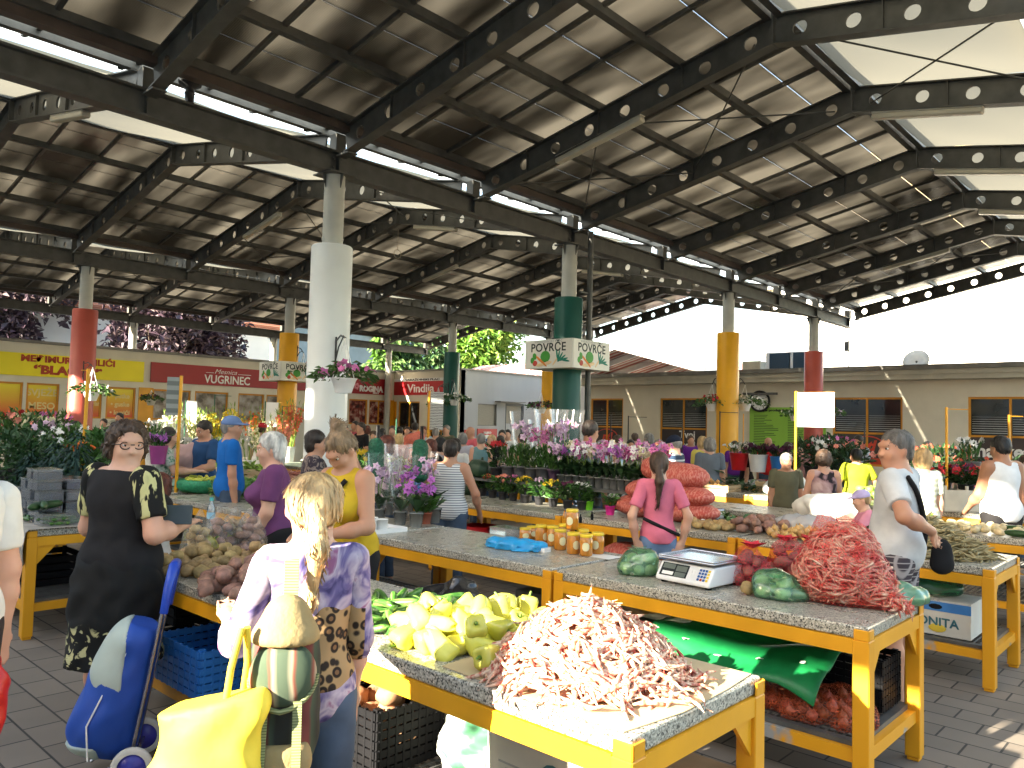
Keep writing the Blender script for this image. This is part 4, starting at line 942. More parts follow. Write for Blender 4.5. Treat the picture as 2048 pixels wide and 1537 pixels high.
for k, (_, x, y) in enumerate(cand[:298]):
    o = put('bean_pod', rd.choice(PODM), (x, y, bz(x, y) + .008), 'cream and pink bean pod lying on the open pile', 'bean pod', 'pink bean pods on the nearest table', rd, s=(.9, 1.15)); o.rotation_euler = pod_rot(x, y, rd).to_euler()
# -- peppers and cucumbers
for x, y, z in heap(56, 2.34, 2.32, .34, .29, TZ, .043, .2, rd): put('pepper', rd.choice(PEPM), (x, y, z), 'pale yellow green pepper in the pile beside the pink pods', 'pepper', 'peppers on the nearest table', rd, s=(.8, 1.0))
for x, y in ((2.06, 1.98), (2.16, 1.88)): put('pepper', PEPM[1 if y > 1.9 else 2], (x, y, TZ + .048), 'pale green pepper lying alone on the table edge beside the pods', 'pepper', 'peppers on the nearest table', rd, rot=(1.45, .2, 2.6 + x), s=(.9, .95))
for x, y, z in heap(92, 2.3, 2.76, .36, .28, TZ, .031, .34, rd, 18): put('cucumber', rd.choice(CUCM), (x, y, z), 'small green cucumber in the pile at the back of the nearest table', 'cucumber', 'cucumbers beside the peppers', rd, rot=(rd.random() * 6, rd.uniform(-.45, .45), rd.random() * 6.28), s=(.8, 1.2))
# -- potato table
for x, y, z in heap(56, 2.26, 4.4, .36, .34, TZ, .042, .3, rd): put('potato', rd.choice(POTM), (x, y, z), 'yellow potato in the loose pile left of the pink skinned ones', 'potato', 'yellow potatoes on the potato table', rd, flat=True)
for x, y, z in heap(56, 2.2, 3.74, .34, .36, TZ, .045, .25, rd): put('potato', rd.choice(POTRM), (x, y, z), 'pinkish potato in the loose pile behind the ponytailed woman', 'potato', 'pink potatoes on the potato table', rd, flat=True)
PBAG = film('clear_bag', (.9, .9, .88), .9, .2, .05, .14)
def bag_of(name, label, cat, c, R_, film_m, items, ilabel, icat, igroup, iname, n, r, rd, knot=None, h=.012, tie=None, group=None, isc=1.):
    """a see-through bag shaped by what is in it; the contents are things of their own"""
    rd = random.Random(len(label) * 7 + n); pts = heap(n, c[0], c[1], R_[0], R_[1], c[2], r, R_[2], rd, 70, .45)
    pr = [('e', (x - c[0], y - c[1], z - c[2]), (r * 1.35,) * 3, None, .05) for x, y, z in pts]
    if knot: pr += [('c', (0, 0, R_[2] * .8), (knot[0], knot[1], R_[2] + knot[2]), .045, .012, .05)]
    me = sdf_mesh(pr, h, cuts=[((0, 0, .002), (0, 0, -1))], name=name, mats=film_m, wob=.004, wobs=30)
    o = obj(name, me, loc=c); tag(o, label, cat, group)
    for x, y, z in pts: put(iname, rd.choice(items), (x, y, z), ilabel, icat, igroup, rd, flat=True, s=(.85 * isc, isc))
    if knot and tie:
        m = MB(); k = Vector((knot[0], knot[1], R_[2] + knot[2]))
        for a in range(5): m.leaf(k, (math.cos(a * 1.25), math.sin(a * 1.25), .7), .09, .05)
        m.build('knot', tie, o, world=False)
    return o
for px, py, it, lb in ((398, 1112, POTM, 'leftmost clear bag of potatoes behind the loose pile, yellow ones inside'), (438, 1106, POTRM, 'clear bag of pinkish potatoes, second from the left behind the loose pile'), (468, 1100, POTM, 'clear bag of yellow potatoes, third from the left behind the loose pile'), (502, 1104, POTRM, 'tall clear bag of dark potatoes in front of the purple shirt woman')):
    p = at(px, py, TZ); p.x = min(p.x, 2.66)
    bag_of('plastic_bag', lb, 'bag', (p.x, p.y, TZ), (.075, .075, .26), PBAG, it, 'potato inside ' + lb.split(' behind')[0].split(' in front')[0], 'potato', 'bagged potatoes', 'potato', 15, .036, rd, (0, 0, .03), isc=.88)
for px, py, me, sc_, lb in ((348, 1105, PEPM[0], 1, 'light green pepper behind the black dress'),): 
    for k in range(5): put('pepper', rd.choice(PEPM), (2.42 + .07 * (k % 3), 4.86 + .05 * (k // 2), TZ + .05 + .05 * (k == 4)), 'green pepper beside the yellow potatoes, next to the black dress', 'pepper', 'peppers beside the potatoes', rd)
# -- scale table: net sacks, green bags, the big sack of pods
RNET = net('red_net', (.55, .03, .05), 75, .05); GBAG = film('green_bag', (.30, .85, .55), .72, .15, .2, .4, (.72, .97, .84)); GBAGD = film('dark_green_bag', (.05, .32, .15), .35, .2, .4, .4)
for px, py, n, lb in ((1498, 1168, 13, 'leftmost red net of large potatoes beside the scale'), (1566, 1150, 11, 'middle one of the three red potato nets'), (1616, 1150, 10, 'red potato net next to the big sack of pods')):
    p = at(px, py, TZ); bag_of('net_bag', lb, 'net bag', (p.x, p.y, TZ), (.088, .088, .14), RNET, POTRM, 'pinkish potato in the ' + lb.split(' of ')[0].split(' next')[0], 'potato', 'potatoes in red nets', 'potato', n, .042, rd, (.02, -.01, .06), isc=.9, tie=pbr('red_net_tie', (.55, .02, .04), .5), h=.012)
for px, py, R_, n, lb, kn in ((1278, 1148, (.09, .1, .07), 10, 'green bag of potatoes with tied handles, left of the scale', (0, 0, .05)), (1560, 1196, (.09, .11, .06), 10, 'flat green bag of potatoes in front of the red nets', (-.03, 0, .02)), (1788, 1205, (.12, .13, .1), 8, 'full green bag right of the big sack of pods, at the table corner', None)):
    p = at(px, py, TZ); bag_of('plastic_bag', lb, 'bag', (p.x, p.y, TZ), R_, GBAG if 'full' not in lb else film('milky_green_bag', (.25, .6, .35), .22, .2, .5, .4), PALEP, 'yellow potato inside the ' + lb.split(',')[0].split(' in front')[0].split(' right')[0], 'potato', 'potatoes in green bags', 'potato', n, .04, rd, kn, tie=GBAG)
p = at(1495, 1190, TZ); put('potato', POTM[1], (p.x, p.y, TZ + .037), 'single yellow potato lying right of the scale', 'potato', None, rd, flat=True, s=(1, 1.05))
# big red sack (pods inside belong to the one mass of loose pods)
bs = at(1660, 1215, TZ); sc0 = Vector((bs.x + .17, bs.y, TZ))
SP = [('e', (-.02, .03, .14), (.19, .22, .17), None, .1), ('e', (.02, .0, .27), (.16, .17, .15), None, .1), ('c', (.03, .06, .36), (.05, .1, .47), .11, .05, .08), ('c', (0, -.1, .1), (-.05, -.33, .035), .12, .03, .08), ('c', (0, -.05, .3), (.03, -.2, .14), .08, .05, .08)]
tag(obj('net_sack', sdf_mesh(SP, .014, cuts=[((0, 0, .003), (0, 0, -1))], name='net_sack', mats=net('red_sack_net', (.7, .05, .05), 80, .038), wob=.004, wobs=25), loc=sc0), 'big red net sack slumped open, packed with pink bean pods', 'net sack')
inner = sdf_mesh([(p[0], p[1], tuple(r * .93 for r in p[2]), None, p[4]) if p[0] == 'e' else ('c', p[1], p[2], p[3] * .85, p[4] * .8, p[5]) for p in SP if p[1][2] < .35], .03, cuts=[((0, 0, .01), (0, 0, -1))], name='x', mats=BEAN)
pv = [(v.co.copy(), v.normal.copy()) for v in inner.vertices]; bpy.data.meshes.remove(inner)
for k in range(760):
    c, nn = rd.choice(pv); a = Vector((rd.gauss(0, 1), rd.gauss(0, 1), rd.gauss(0, .5))); X = (a - nn * a.dot(nn)).normalized(); Y = nn.cross(X)
    stuff_pod(sc0 + c - nn * .012 + Vector((rd.gauss(0, .008), rd.gauss(0, .008), 0)), Matrix((X, Y, X.cross(Y))).transposed(), rd.choice(PODS), .9)
tag(stuff.build('bean_pods', pbr('pink_pod_mass', (.60, .42, .31), .55, .1, 20, col2=(.43, .075, .05), thr=(.46, .62)), loc=(BC[0], BC[1], TZ)), 'mass of pink and cream bean pods in the open pile and the big net sack', 'bean pods', kind='stuff')
tan = MB()
TC = at(1945, 1100, TZ)
for k in range(900):
    a = rd.random() * 6.28; q = rd.random() ** .55; x, y = 6.5 + .34 * q * math.cos(a), 1.75 + .46 * q * math.sin(a); z = TZ + .01 + .24 * max(0, 1 - q ** 1.2) + rd.uniform(-.01, .012); b = rd.random() * 6.28
    M3 = Matrix.Rotation(b, 3, 'Z') @ Matrix.Rotation(rd.gauss(0, .25), 3, 'Y'); src = rd.choice(PODS); tan.add([M3 @ (Vector(v) * 1.15) + Vector((x, y, z)) for v in src.v], src.f, True)
tan.lathe([(.95, 0), (.6, .09), (.3, .16), (.02, .21)], (6.5, 1.75, TZ + .003), 16, sx=.34, sy=.46)
tag(tan.build('dry_pods', BEANT, loc=(6.5, 1.75, TZ)), 'heap of dry beige bean pods on the table behind the grey haired man', 'bean pods', kind='stuff')
# ================================================================== more goods on the tables
def at2(px, py, z=TZ): p = at(px, py, z); return (p.x, p.y, z)
for args in ((22, 6.42, 3.5, .2, .24, POTM, .036, .13, 'yellow potato on the table right of the red bean sacks', 'yellow potatoes behind the pink shirt woman'), (30, 6.6, 3.08, .24, .24, POTRM, .045, .24, 'pinkish brown potato in the tall pile between yellow potatoes and onions', 'pink potatoes behind the pink shirt woman'),
             (40, 6.42, 2.68, .2, .22, [ONIM], .034, .15, 'golden onion in the pile right of the pinkish potatoes', 'onions behind the red nets')):
    n, cx, cy, rx, ry, ms, r, hm, lb, gp = args
    for x, y, z in heap(n, cx, cy, rx, ry, TZ, r, hm, rd): put(lb.split(' ')[1] if 'brown' not in lb else 'potato', rd.choice(ms), (x, y, z), lb, lb.split(' ')[1] if 'brown' not in lb else 'potato', gp, rd, flat=True)
for x, y, z in heap(32, 8.42, 1.75, .34, .5, TZ, .045, .16, rd): put('potato', rd.choice(PALEP), (x, y, z), 'pale potato in the sunlit heap at the right edge', 'potato', 'pale potatoes in the sun', rd, flat=True)
ZUC = cuc_mesh(3, .34, .035, pbr('courgette_skin', (.02, .06, .015), .4, .3, 20))
for k, (px, py) in enumerate(((2035, 1068), (2045, 1078))): p = at2(px, py); put('courgette', ZUC, (p[0], p[1], TZ + .04), ('dark green courgette at the right edge, the one behind', 'dark green courgette at the right edge, the one in front')[k], 'courgette', 'courgettes by the pale potatoes', rd, rot=(0, 0, 1.2 + .2 * k))
def greens(label, c, rx, ry, h, n, mat, seed, L=.16, wd=.05, name='leafy_greens', cat='greens'):
    r_ = random.Random(seed); m = MB()
    for k in range(n):
        a = r_.random() * 6.28; q = r_.random() ** .6; p = Vector((c[0] + rx * q * math.cos(a), c[1] + ry * q * math.sin(a), c[2] + h * (1 - q * .7) * r_.random()))
        m.leaf(p, (r_.gauss(0, 1), r_.gauss(0, 1), r_.uniform(-.1, .5)), L * r_.uniform(.6, 1.2), wd * r_.uniform(.7, 1.3), up=(r_.gauss(0, .4), r_.gauss(0, .4), 1))
    return tag(m.build(name, mat, loc=c), label, cat)
greens('bunches of flat green leaves behind the pinkish potatoes', (7.0 - .12, 3.6, TZ), .12, .35, .1, 110, LEAFM, 3)
greens('bright green leaves beside the sunlit pale potatoes', (8.5, 2.45, TZ), .25, .25, .1, 130, LEAFP, 4)
greens('pile of dark leek leaves behind the crate of onions', (10.85, 5.6, TZ), .25, .7, .16, 190, LEAFD, 5, .3, .05)
greens('dark green leaves heaped beside the man with the shoulder bag', (6.45, 2.3, TZ), .2, .15, .1, 90, LEAFD, 8)
def crate(name, label, c, L, W, H, mat, rz_=0, slats=3, holes=True, cat='crate', group=None, grid=0):
    t = thing(name, label, cat, c, rz_, group); hL, hW = L / 2, W / 2
    for s in (-1, 1):
        m = MB(); q = MB()
        for k in range(slats):
            z0 = H * (k + .06) / slats; z1 = H * (k + .86) / slats; m.box(-hL, s * hW - .005, z0, hL, s * hW + .005, z1); q.box(s * hL - .005, -hW + .006, z0, s * hL + .005, hW - .006, z1)
        for k in range(grid): x = -hL + L * (k + .5) / grid; y = -hW + W * (k + .5) / grid; m.box(x - .006, s * hW - .0065, 0, x + .006, s * hW + .0065, H); q.box(s * hL - .0065, y - .006, 0, s * hL + .0065, y + .006, H)
        m.build('long_side', mat, t, world=False); q.build('short_side', mat, t, world=False)
    m = MB(); m.box(-hL + .006, -hW + .006, .004, hL - .006, hW - .006, .014)
    m.build('base', mat, t, world=False); m = MB()
    for a in (-1, 1):
        for b in (-1, 1): m.box(a * (hL - .02) - .014, b * (hW - .02) - .014, .002, a * (hL - .02) + .014, b * (hW - .02) + .014, H * 1.02)
    m.build('corner_posts', mat, t, world=False); return t
def fill(n, c, L, W, ms, r, H, lb, cat, gp, rz_=0, s=(.85, 1.1), z=.02):
    for x, y, zz in heap(n, 0, 0, L * .42, W * .42, 0, r, H, rd, 8):
        v = Matrix.Rotation(rz_, 3, 'Z') @ Vector((x, y, 0)); put(cat, rd.choice(ms), (c[0] + v.x, c[1] + v.y, c[2] + z + zz), lb, cat, gp, rd, flat=True, s=s)
cx = (10.45, 5.75, TZ); crate('wooden_crate', 'long low wooden crate full of pale onions near the yellow column', cx, .95, .4, .1, WOODC, R(90), 2); fill(46, cx, .9, .38, [ONIM], .038, .12, 'pale onion heaped in the long wooden crate', 'onion', 'onions in the long crate', R(90), s=(1, 1.2))
p = at2(1535, 978); m = MB(); m.box(p[0] - .17, p[1] - .24, TZ + .003, p[0] + .17, p[1] + .24, TZ + .13); o = tag(m.build('plastic_box', CLEARP, loc=p), 'empty clear plastic box on the sunny table edge behind the onions', 'box')
crate('wooden_crate', 'small wooden crate beside the grey haired seated man', (10.9, 4.9, TZ), .4, .3, .16, WOODC, R(75), 2)
def crumple(name, label, cat, c, R_, mat, wob=.014, wobs=16, h=.016, extra=(), seed=0, group=None):
    rr = random.Random(seed); pr = [('e', (0, 0, R_[2] * .45), (R_[0], R_[1], R_[2] * .6), None, .06)]
    for k in range(5): a = rr.random() * 6.28; pr.append(('e', (R_[0] * .55 * math.cos(a), R_[1] * .55 * math.sin(a), R_[2] * rr.uniform(.3, .8)), (R_[0] * .5, R_[1] * .5, R_[2] * .45), None, .05))
    return tag(obj(name, sdf_mesh(pr + list(extra), h, cuts=[((0, 0, .003), (0, 0, -1))], name=name, mats=mat, wob=wob, wobs=wobs), loc=c), label, cat, group)
WBAG = pbr('white_bag_film', (.7, .7, .7), .35, .08, 12, spec=.5); WCL = pbr('white_cloth', (.75, .73, .68), .9, .06, 8)
crumple('cloth_bundle', 'crumpled white cloth in full sun on the table behind the onions', 'cloth', (8.35, 3.15, TZ), (.3, .36, .22), WCL, .02, 13)
crumple('plastic_bag', 'thin white carrier bag slumped left of the sunlit cloth', 'bag', (7.0 - .15, 2.78, TZ), (.13, .3, .14), film('thin_white_bag', (.82, .82, .86), .35, .2, .35, .4), .02, 18)
crumple('plastic_bag', 'bunched white bags on the table of the seated old man', 'bag', (10.5, 4.55, TZ), (.22, .3, .24), WBAG, .02, 15)
# red sacks of bean pods stacked behind the pink shirt woman
SACK = pbr('pod_filled_red_net', (.42, .06, .04), .55, .1, 30, col2=(.56, .2, .15), thr=(.44, .6), stretch=(1, 3, 1), bump=.5, bscale=55)
for k, (dx, dy, dz, a, l) in enumerate(((.0, -.05, 0, .1, 'lower right red net sack of bean pods, beside the yellow potatoes'), (.02, .72, 0, -.2, 'lower left red net sack of bean pods, beside the pink flower pot'), (0, .0, .2, -.15, 'middle red net sack of bean pods in the pile behind the pink shirt woman'), (.05, .52, .22, .4, 'red net sack of bean pods leaning on the left of the pile'), (.02, .1, .4, .2, 'topmost big red net sack of bean pods'), (.06, .45, .5, .5, 'small topmost red sack left of the ponytail'))):
    rr = (.22, .3, .1) if k < 4 else ((.22, .28, .13) if k == 4 else (.12, .15, .11))
    pr = [('e', (0, 0, rr[2]), rr, None, .05), ('e', (.03, .12, rr[2] * 1.1), (rr[0] * .8, rr[1] * .5, rr[2] * .9), None, .05)]
    o = tag(obj('net_sack', sdf_mesh(pr, .02, name='net_sack', mats=SACK, wob=.006, wobs=40), loc=(6.66 + dx, 3.86 + dy * .72, TZ + dz * .74)), l, 'net sack', 'red sacks behind the pink shirt woman'); o.rotation_euler = (0, 0, a)
# lettuces, aubergines, green net basket
def lettuce_mesh(seed, r=.11, mat=LETT):
    r_ = random.Random(seed); m = MB(); m.ell((0, 0, r * .75), (r * .8, r * .8, r * .7), 10, 7, nz=.3, seed=seed)
    for k in range(110):
        u = Vector((r_.gauss(0, 1), r_.gauss(0, 1), r_.gauss(0, .8))).normalized(); m.leaf(Vector((0, 0, r * .75)) + u * r * .75, u + Vector((r_.gauss(0, .5), r_.gauss(0, .5), .4)), r * .5, r * .45)
    return m.mesh('lettuce', mat)
LM = [lettuce_mesh(i) for i in range(3)]
for k, (px, py, l) in enumerate(((442, 993, 'left one of the green lettuces beside the net basket'), (492, 997, 'middle green lettuce in front of the aubergines'), (522, 990, 'right green lettuce next to the purple shirt'), (470, 975, 'green lettuce in the back row behind the others'))): p = at2(px, py); put('lettuce', LM[k % 3], p, l, 'lettuce', 'lettuces on the far table', rd, rot=(0, 0, k), s=(1.05, 1.2))
AUB = MB(); AUB.tube([(0, -.11, 0), (0, -.09, .004), (0, -.03, .012), (0, .05, .006), (0, .1, 0)], [.01, .045, .05, .032, .012], 12); AUBM = AUB.mesh('aubergine', EGG)
for k in range(5): p = at2(442 + 22 * k, 968 - 4 * k); put('aubergine', AUBM, (p[0], p[1], TZ + .05 + .05 * (k % 2)), 'shiny black aubergine behind the lettuces', 'aubergine', 'aubergines behind the lettuces', rd, rot=(0, 0, k * 1.3), s=(1, 1.2))
p = at2(408, 985); tag(obj('net_basket', sdf_mesh([('e', (0, 0, .1), (.3, .34, .15), None, .05)], .02, cuts=[((0, 0, .004), (0, 0, -1)), ((0, 0, .15), (0, 0, 1))], name='net_basket', mats=pbr('green_net', (.02, .22, .1), .6, .3, 40), wob=.006, wobs=30), loc=p), 'wide green net basket heaped with small yellow peppers', 'basket')
YPEP = [cuc_mesh(30 + i, .11, .016, pbr('small_yellow_pepper', (.5, .5, .06), .35, .2, 8, rand=.2)) for i in range(2)]
for x, y, z in heap(34, p[0], p[1], .22, .26, TZ + .13, .03, .1, rd, 8): put('pepper', rd.choice(YPEP), (x, y, z), 'small yellow pepper heaped in the green net basket', 'pepper', 'yellow peppers in the basket', rd, flat=True)
# table top scales
def scales(label, c, rz_, body=WHITEP, full=True, s=1.):
    t = thing('weighing_scale', label, 'scale', c, rz_); t.scale = (s, s, s)
    m = MB(); poly = [(-.16, .012), (-.16, .03), (-.105, .105), (.16, .105), (.16, .012)]
    m.add([(x, y, z) for y in (-.16, .16) for x, z in poly], [(4, 3, 2, 1, 0), (5, 6, 7, 8, 9)] + [(i, (i + 1) % 5, 5 + (i + 1) % 5, 5 + i) for i in range(5)], False); bevel(m.build('body', body, t, world=False), .01, 3)
    m = MB(); m.box(-.13, -.165, .118, .165, .165, .128); m.box(-.13, -.165, .128, -.124, .165, .138); m.box(.159, -.165, .128, .165, .165, .138); m.box(-.124, -.165, .128, .159, -.159, .138); m.box(-.124, .159, .128, .159, .165, .138); bevel(m.build('platter', pbr('stainless_steel', (.55, .56, .6), .22, .05, 6, metal=.9), t, world=False), .004, 2)
    m = MB(); m.lathe([(.05, .104), (.05, .119)], (0, 0, 0), 12); m.build('platter_stem', BLACKP, t, world=False)
    for a in (-1, 1):
        for b in (-1, 1): m = MB(); m.lathe([(.018, 0), (.018, .014)], (a * .12, b * .13, 0), 10); m.build('foot', BLACKP, t, world=False)
    if full:
        M = Matrix.Translation((-.1325, 0, .0675)) @ Matrix.Rotation(math.atan2(.075, .055) , 4, 'Y').inverted() @ Matrix.Rotation(R(0), 4, 'X')
        def pan(y0, y1, a0, a1, d, mat, nm):
            m = MB(); m.box(a0, y0, d, a1, y1, d + .002, M); m.build(nm, mat, t, world=False)
        pan(-.02, .14, -.036, .036, .001, pbr('scale_display', (.03, .035, .035), .25), 'display')
        for y0, y1, a0, a1 in ((.06, .13, .004, .03), (-.012, .05, -.004, .026), (-.012, .05, -.034, -.01)): pan(y0, y1, a0, a1, .0035, pbr('lcd_grey', (.12, .14, .12), .3), 'lcd')
        pan(.06, .125, -.03, -.012, .0035, LW, 'maker_plate')
        for r_ in range(4):
            for c_ in range(7):
                mt = [WHITEP, WHITEP, WHITEP, pbr('blue_key', (.02, .09, .3), .5), pbr('blue_key', (.02, .09, .3), .5), pbr('blue_key', (.02, .09, .3), .5), pbr('yellow_key', (.7, .5, .03), .5)][c_]
                if r_ == 0 and c_ == 4: mt = LR
                pan(-.045 - c_ * .0165, -.033 - c_ * .0165, -.034 + r_ * .017, -.022 + r_ * .017, .0015, mt, 'key')
    return t
p = at2(1388, 1168); scales('white electronic scale with a steel platter and coloured keys', (p[0] + .06, p[1], TZ), R(-4), s=1.12)
p = at2(374, 975); scales('greenish scale behind the leaning yellow pole, near the lettuces', (p[0], p[1], TZ), R(0), body=pbr('green_white_plastic', (.3, .5, .42), .4), full=False)
scales('old flat scale with pale sides between the sacks and potatoes', (6.72, 3.72, TZ), R(80), full=False)
# honey jars
HON = bpy.data.materials.new('honey'); HON.use_nodes = True; _N, _L, _b = nodes_of(HON); _b.inputs['Base Color'].default_value = rgb(.75, .28, .015); _b.inputs['Roughness'].default_value = .05; _b.inputs['Transmission Weight'].default_value = .35; _b.inputs['Coat Weight'].default_value = .6
GOLD = pbr('yellow_jar_lid', (.72, .5, .02), .3, .05, 4)
def jar_proto():
    t = thing('honey_jar', 'x', 'jar', group='honey jars beside the blue bags')
    m = MB(); m.lathe([(.036, .002), (.041, .008), (.041, .11), (.035, .12), (.034, .127)], n=20); m.build('jar_body', HON, t, world=False)
    m = MB(); m.lathe([(.039, .121), (.04, .124), (.04, .138), (.036, .141)], n=20); m.build('lid', GOLD, t, world=False)
    m = MB()
    for k in range(7):
        a = R(190 + 9 * k); b = R(199 + 9 * k); r = .0418; h = lambda q: .022 * math.sqrt(max(0.02, 1 - ((q - 3.5) / 3.6) ** 2)) + .006
        m.add([(r * math.cos(a), r * math.sin(a), .062 - h(k)), (r * math.cos(b), r * math.sin(b), .062 - h(k + 1)), (r * math.cos(b), r * math.sin(b), .062 + h(k + 1)), (r * math.cos(a), r * math.sin(a), .062 + h(k))], [(0, 1, 2, 3)], True)
    m.build('label', pbr('cream_label', (.75, .7, .42), .6), t, world=False); return t
jp = jar_proto(); JL = ['front right honey jar by the table seam', 'honey jar second from the right in front', 'honey jar third from the right in front', 'honey jar at the left of the front row', 'honey jar right of the tall stack', 'honey jar under the stacked jar', 'honey jar behind the front left jar', 'honey jar at the back left of the group', 'short squat honey jar at the far left', 'small honey jar between the squat one and the tall ones', 'honey jar stacked on top of the others']
for k, (px, py) in enumerate(((1172, 1112), (1146, 1108), (1120, 1100), (1105, 1092), (1195, 1108), (1165, 1100), (1082, 1090), (1128, 1088), (1050, 1082), (1064, 1078), (1143, 1100))):
    p = at(px, py, TZ); z = TZ + (.142 if k == 10 else 0); o = jp if k == 0 else copy_tree(jp); o['label'] = JL[k]; o.location = (p.x, p.y, z); o.rotation_euler = (0, 0, rd.uniform(-.6, .9)); o.scale = (1.1, 1.1, 1.05 if k not in (8, 9) else .7)
for k, (px, py) in enumerate(((1128, 1042), (1183, 1045), (1160, 1052))):
    p = at(px, py + 34, TZ); m = MB(); m.lathe([(.012, .15), (.013, .19), (.005, .2), (.006, .215)], (p.x, p.y, TZ), 10); tag(m.build('dropper_bottle', BLACKP if k != 0 else HON, loc=(p.x, p.y, TZ)), ('small amber cone shape on the left jar lid', 'small dark dropper bottle on the right jar lids', 'small dark dropper bottle on the middle jar lid')[k], 'bottle')
p = at2(1032, 1096); BLB = pbr('sky_blue_plastic', (.02, .30, .62), .3, .15, 10, spec=.5)
crumple('blue_bags', 'folded stack of bright blue plastic bags in front of the honey jars', 'bags', p, (.13, .24, .045), BLB, .012, 22, .01)
p = at2(1083, 1103); m = MB(); m.box(p[0] - .04, p[1] - .06, TZ + .001, p[0] + .03, p[1] + .05, TZ + .03); tag(m.build('small_carton', WHITE, loc=p), 'small white carton beside the blue bags', 'carton')
p = at2(1020, 1070); m = MB(); m.box(p[0] - .09, p[1] - .14, TZ + .002, p[0] + .09, p[1] + .14, TZ + .06); tag(m.build('clear_box', CLEARP, loc=p), 'clear empty plastic punnet left of the honey jars', 'box')
p = at2(1190, 1112); sheet('paper_sheet', 'white paper slip under the right honey jars', [(p[0] - .06, p[1] - .16), (p[0] + .1, p[1] - .16), (p[0] + .1, p[1] + .05), (p[0] - .06, p[1] + .05)], TZ + .001, WHITE, 'paper', .001)
# tray with white cups
p = at2(735, 1060); t = thing('tray', 'pale plastic tray with a rim, beside the orchids', 'tray', (p[0], p[1], TZ)); m = MB(); m.box(-.2, -.26, 0, .2, .26, .012); m.build('base', WHITEP, t, world=False); m = MB()
for a in ((-.2, -.26, .2, -.25), (-.2, .25, .2, .26), (-.2, -.25, -.19, .25), (.19, -.25, .2, .25)): m.box(a[0], a[1], .012, a[2], a[3], .035)
m.build('rim', WHITEP, t, world=False)
for k in range(6): m = MB(); x, y = p[0] - .1 + .11 * (k % 2), p[1] - .17 + .13 * (k // 2); m.lathe([(.045, .014), (.05, .1), (.052, .1), (.05, .104), (.043, .104)], (x, y, TZ), 16); tag(m.build('white_cup', WHITE, loc=(x, y, TZ)), 'white plant cup standing on the pale tray', 'cup', 'white cups on the tray')
# blueberry boxes, cucumbers in clear boxes, cloth, bottle
BLU = pbr('blueberry', (.012, .018, .05), .55, .4, 60, bump=.6, bscale=70)
def punnet():
    t = thing('blueberry_box', 'x', 'punnet', group='clear boxes of blueberries'); m = MB(); m.box(-.085, -.055, .004, .085, .055, .055); m.build('berries', BLU, t, world=False)
    m = MB(); m.prism([(-.09, -.06), (.09, -.06), (.09, .06), (-.09, .06)], 0, .075); m.box(-.097, -.067, .075, .097, .067, .083); m.build('box', CLEARP, t, world=False); return t
bp_ = punnet(); k = 0
for lv in range(5):
    for i in range(4 - (lv > 2)):
        for j in range(2 if lv < 4 else 1):
            if lv == 4 and i == 2: continue
            o = bp_ if k == 0 else copy_tree(bp_); k += 1; o['label'] = ('clear box of dark blueberries in the bottom layers of the stack' if lv < 2 else 'clear box of dark blueberries in the upper layers of the stack'); o.location = (2.14 + .21 * j + .02 * rd.random(), 7.05 + .16 * i + .02 * rd.random(), TZ + .005 + .0845 * lv); o.rotation_euler = (0, 0, rd.uniform(-.06, .06))
m = MB(); p = (2.12, 6.78, TZ); m.box(2.02, 6.72, TZ + .002, 2.3, 6.92, TZ + .1); tag(m.build('clear_box', CLEARP, loc=p), 'clear box heaped with small cucumbers beside the black dress', 'box')
for x, y, z in heap(24, 2.16, 6.82, .1, .1, TZ + .004, .024, .14, rd): put('cucumber', rd.choice(CUCM), (x, y, z), 'small cucumber heaped in the clear box beside the blueberries', 'cucumber', 'cucumbers beside the blueberries', rd, rot=(0, 0, rd.random() * 6))
for k in range(9): put('cucumber', ZUC if k < 3 else rd.choice(CUCM), (2.02 + .06 * (k % 3), 6.98 + .04 * k - .1 * (k < 3), TZ + .03 + (.12 if k < 3 else 0)), 'loose dark cucumber lying by the blueberry stack', 'cucumber', 'loose cucumbers by the blueberries', rd, rot=(0, 0, 1.2 + rd.gauss(0, .3)), s=(.8, .95))
CLO = pbr('grey_beige_cloth', (.3, .27, .23), .9, .15, 7); m = MB(); n = 40
for i in range(n + 1):
    y = 6.62 + 1.85 * i / n; w_ = .02 * math.sin(i * 1.1) + .012 * math.sin(i * 2.7); m.v += [(2.3, y, TZ + .004), (1.9, y, TZ + .004), (1.88, y, TZ - .02), (1.865 + w_ * .5, y, TZ - .14), (1.87 + w_, y, TZ - .27 + .02 * math.sin(i * .7))]
for i in range(n):
    for j in range(4): a = i * 5 + j; m.f.append([a, a + 5, a + 6, a + 1]); m.mi.append(0); m.sm.append(True)
tag(m.build('tablecloth', CLO, loc=(1.9, 7.5, TZ)), 'grey beige cloth hanging over the front of the blueberry table', 'cloth')
p = at2(421, 1050); t = thing('water_bottle', 'clear water bottle with a turquoise cap behind the bagged potatoes', 'bottle', p); m = MB(); m.lathe([(.03, 0), (.033, .01), (.033, .14), (.014, .18), (.013, .2)], n=14); m.build('bottle_body', CLEARP, t, world=False); m = MB(); m.lathe([(.016, .195), (.016, .222)], n=12); m.build('cap', pbr('turquoise_cap', (.1, .5, .5), .4), t, world=False); m = MB(); m.lathe([(.0336, .05), (.0336, .1)], n=14); m.build('label', pbr('pale_blue_label', (.35, .6, .75), .4), t, world=False)
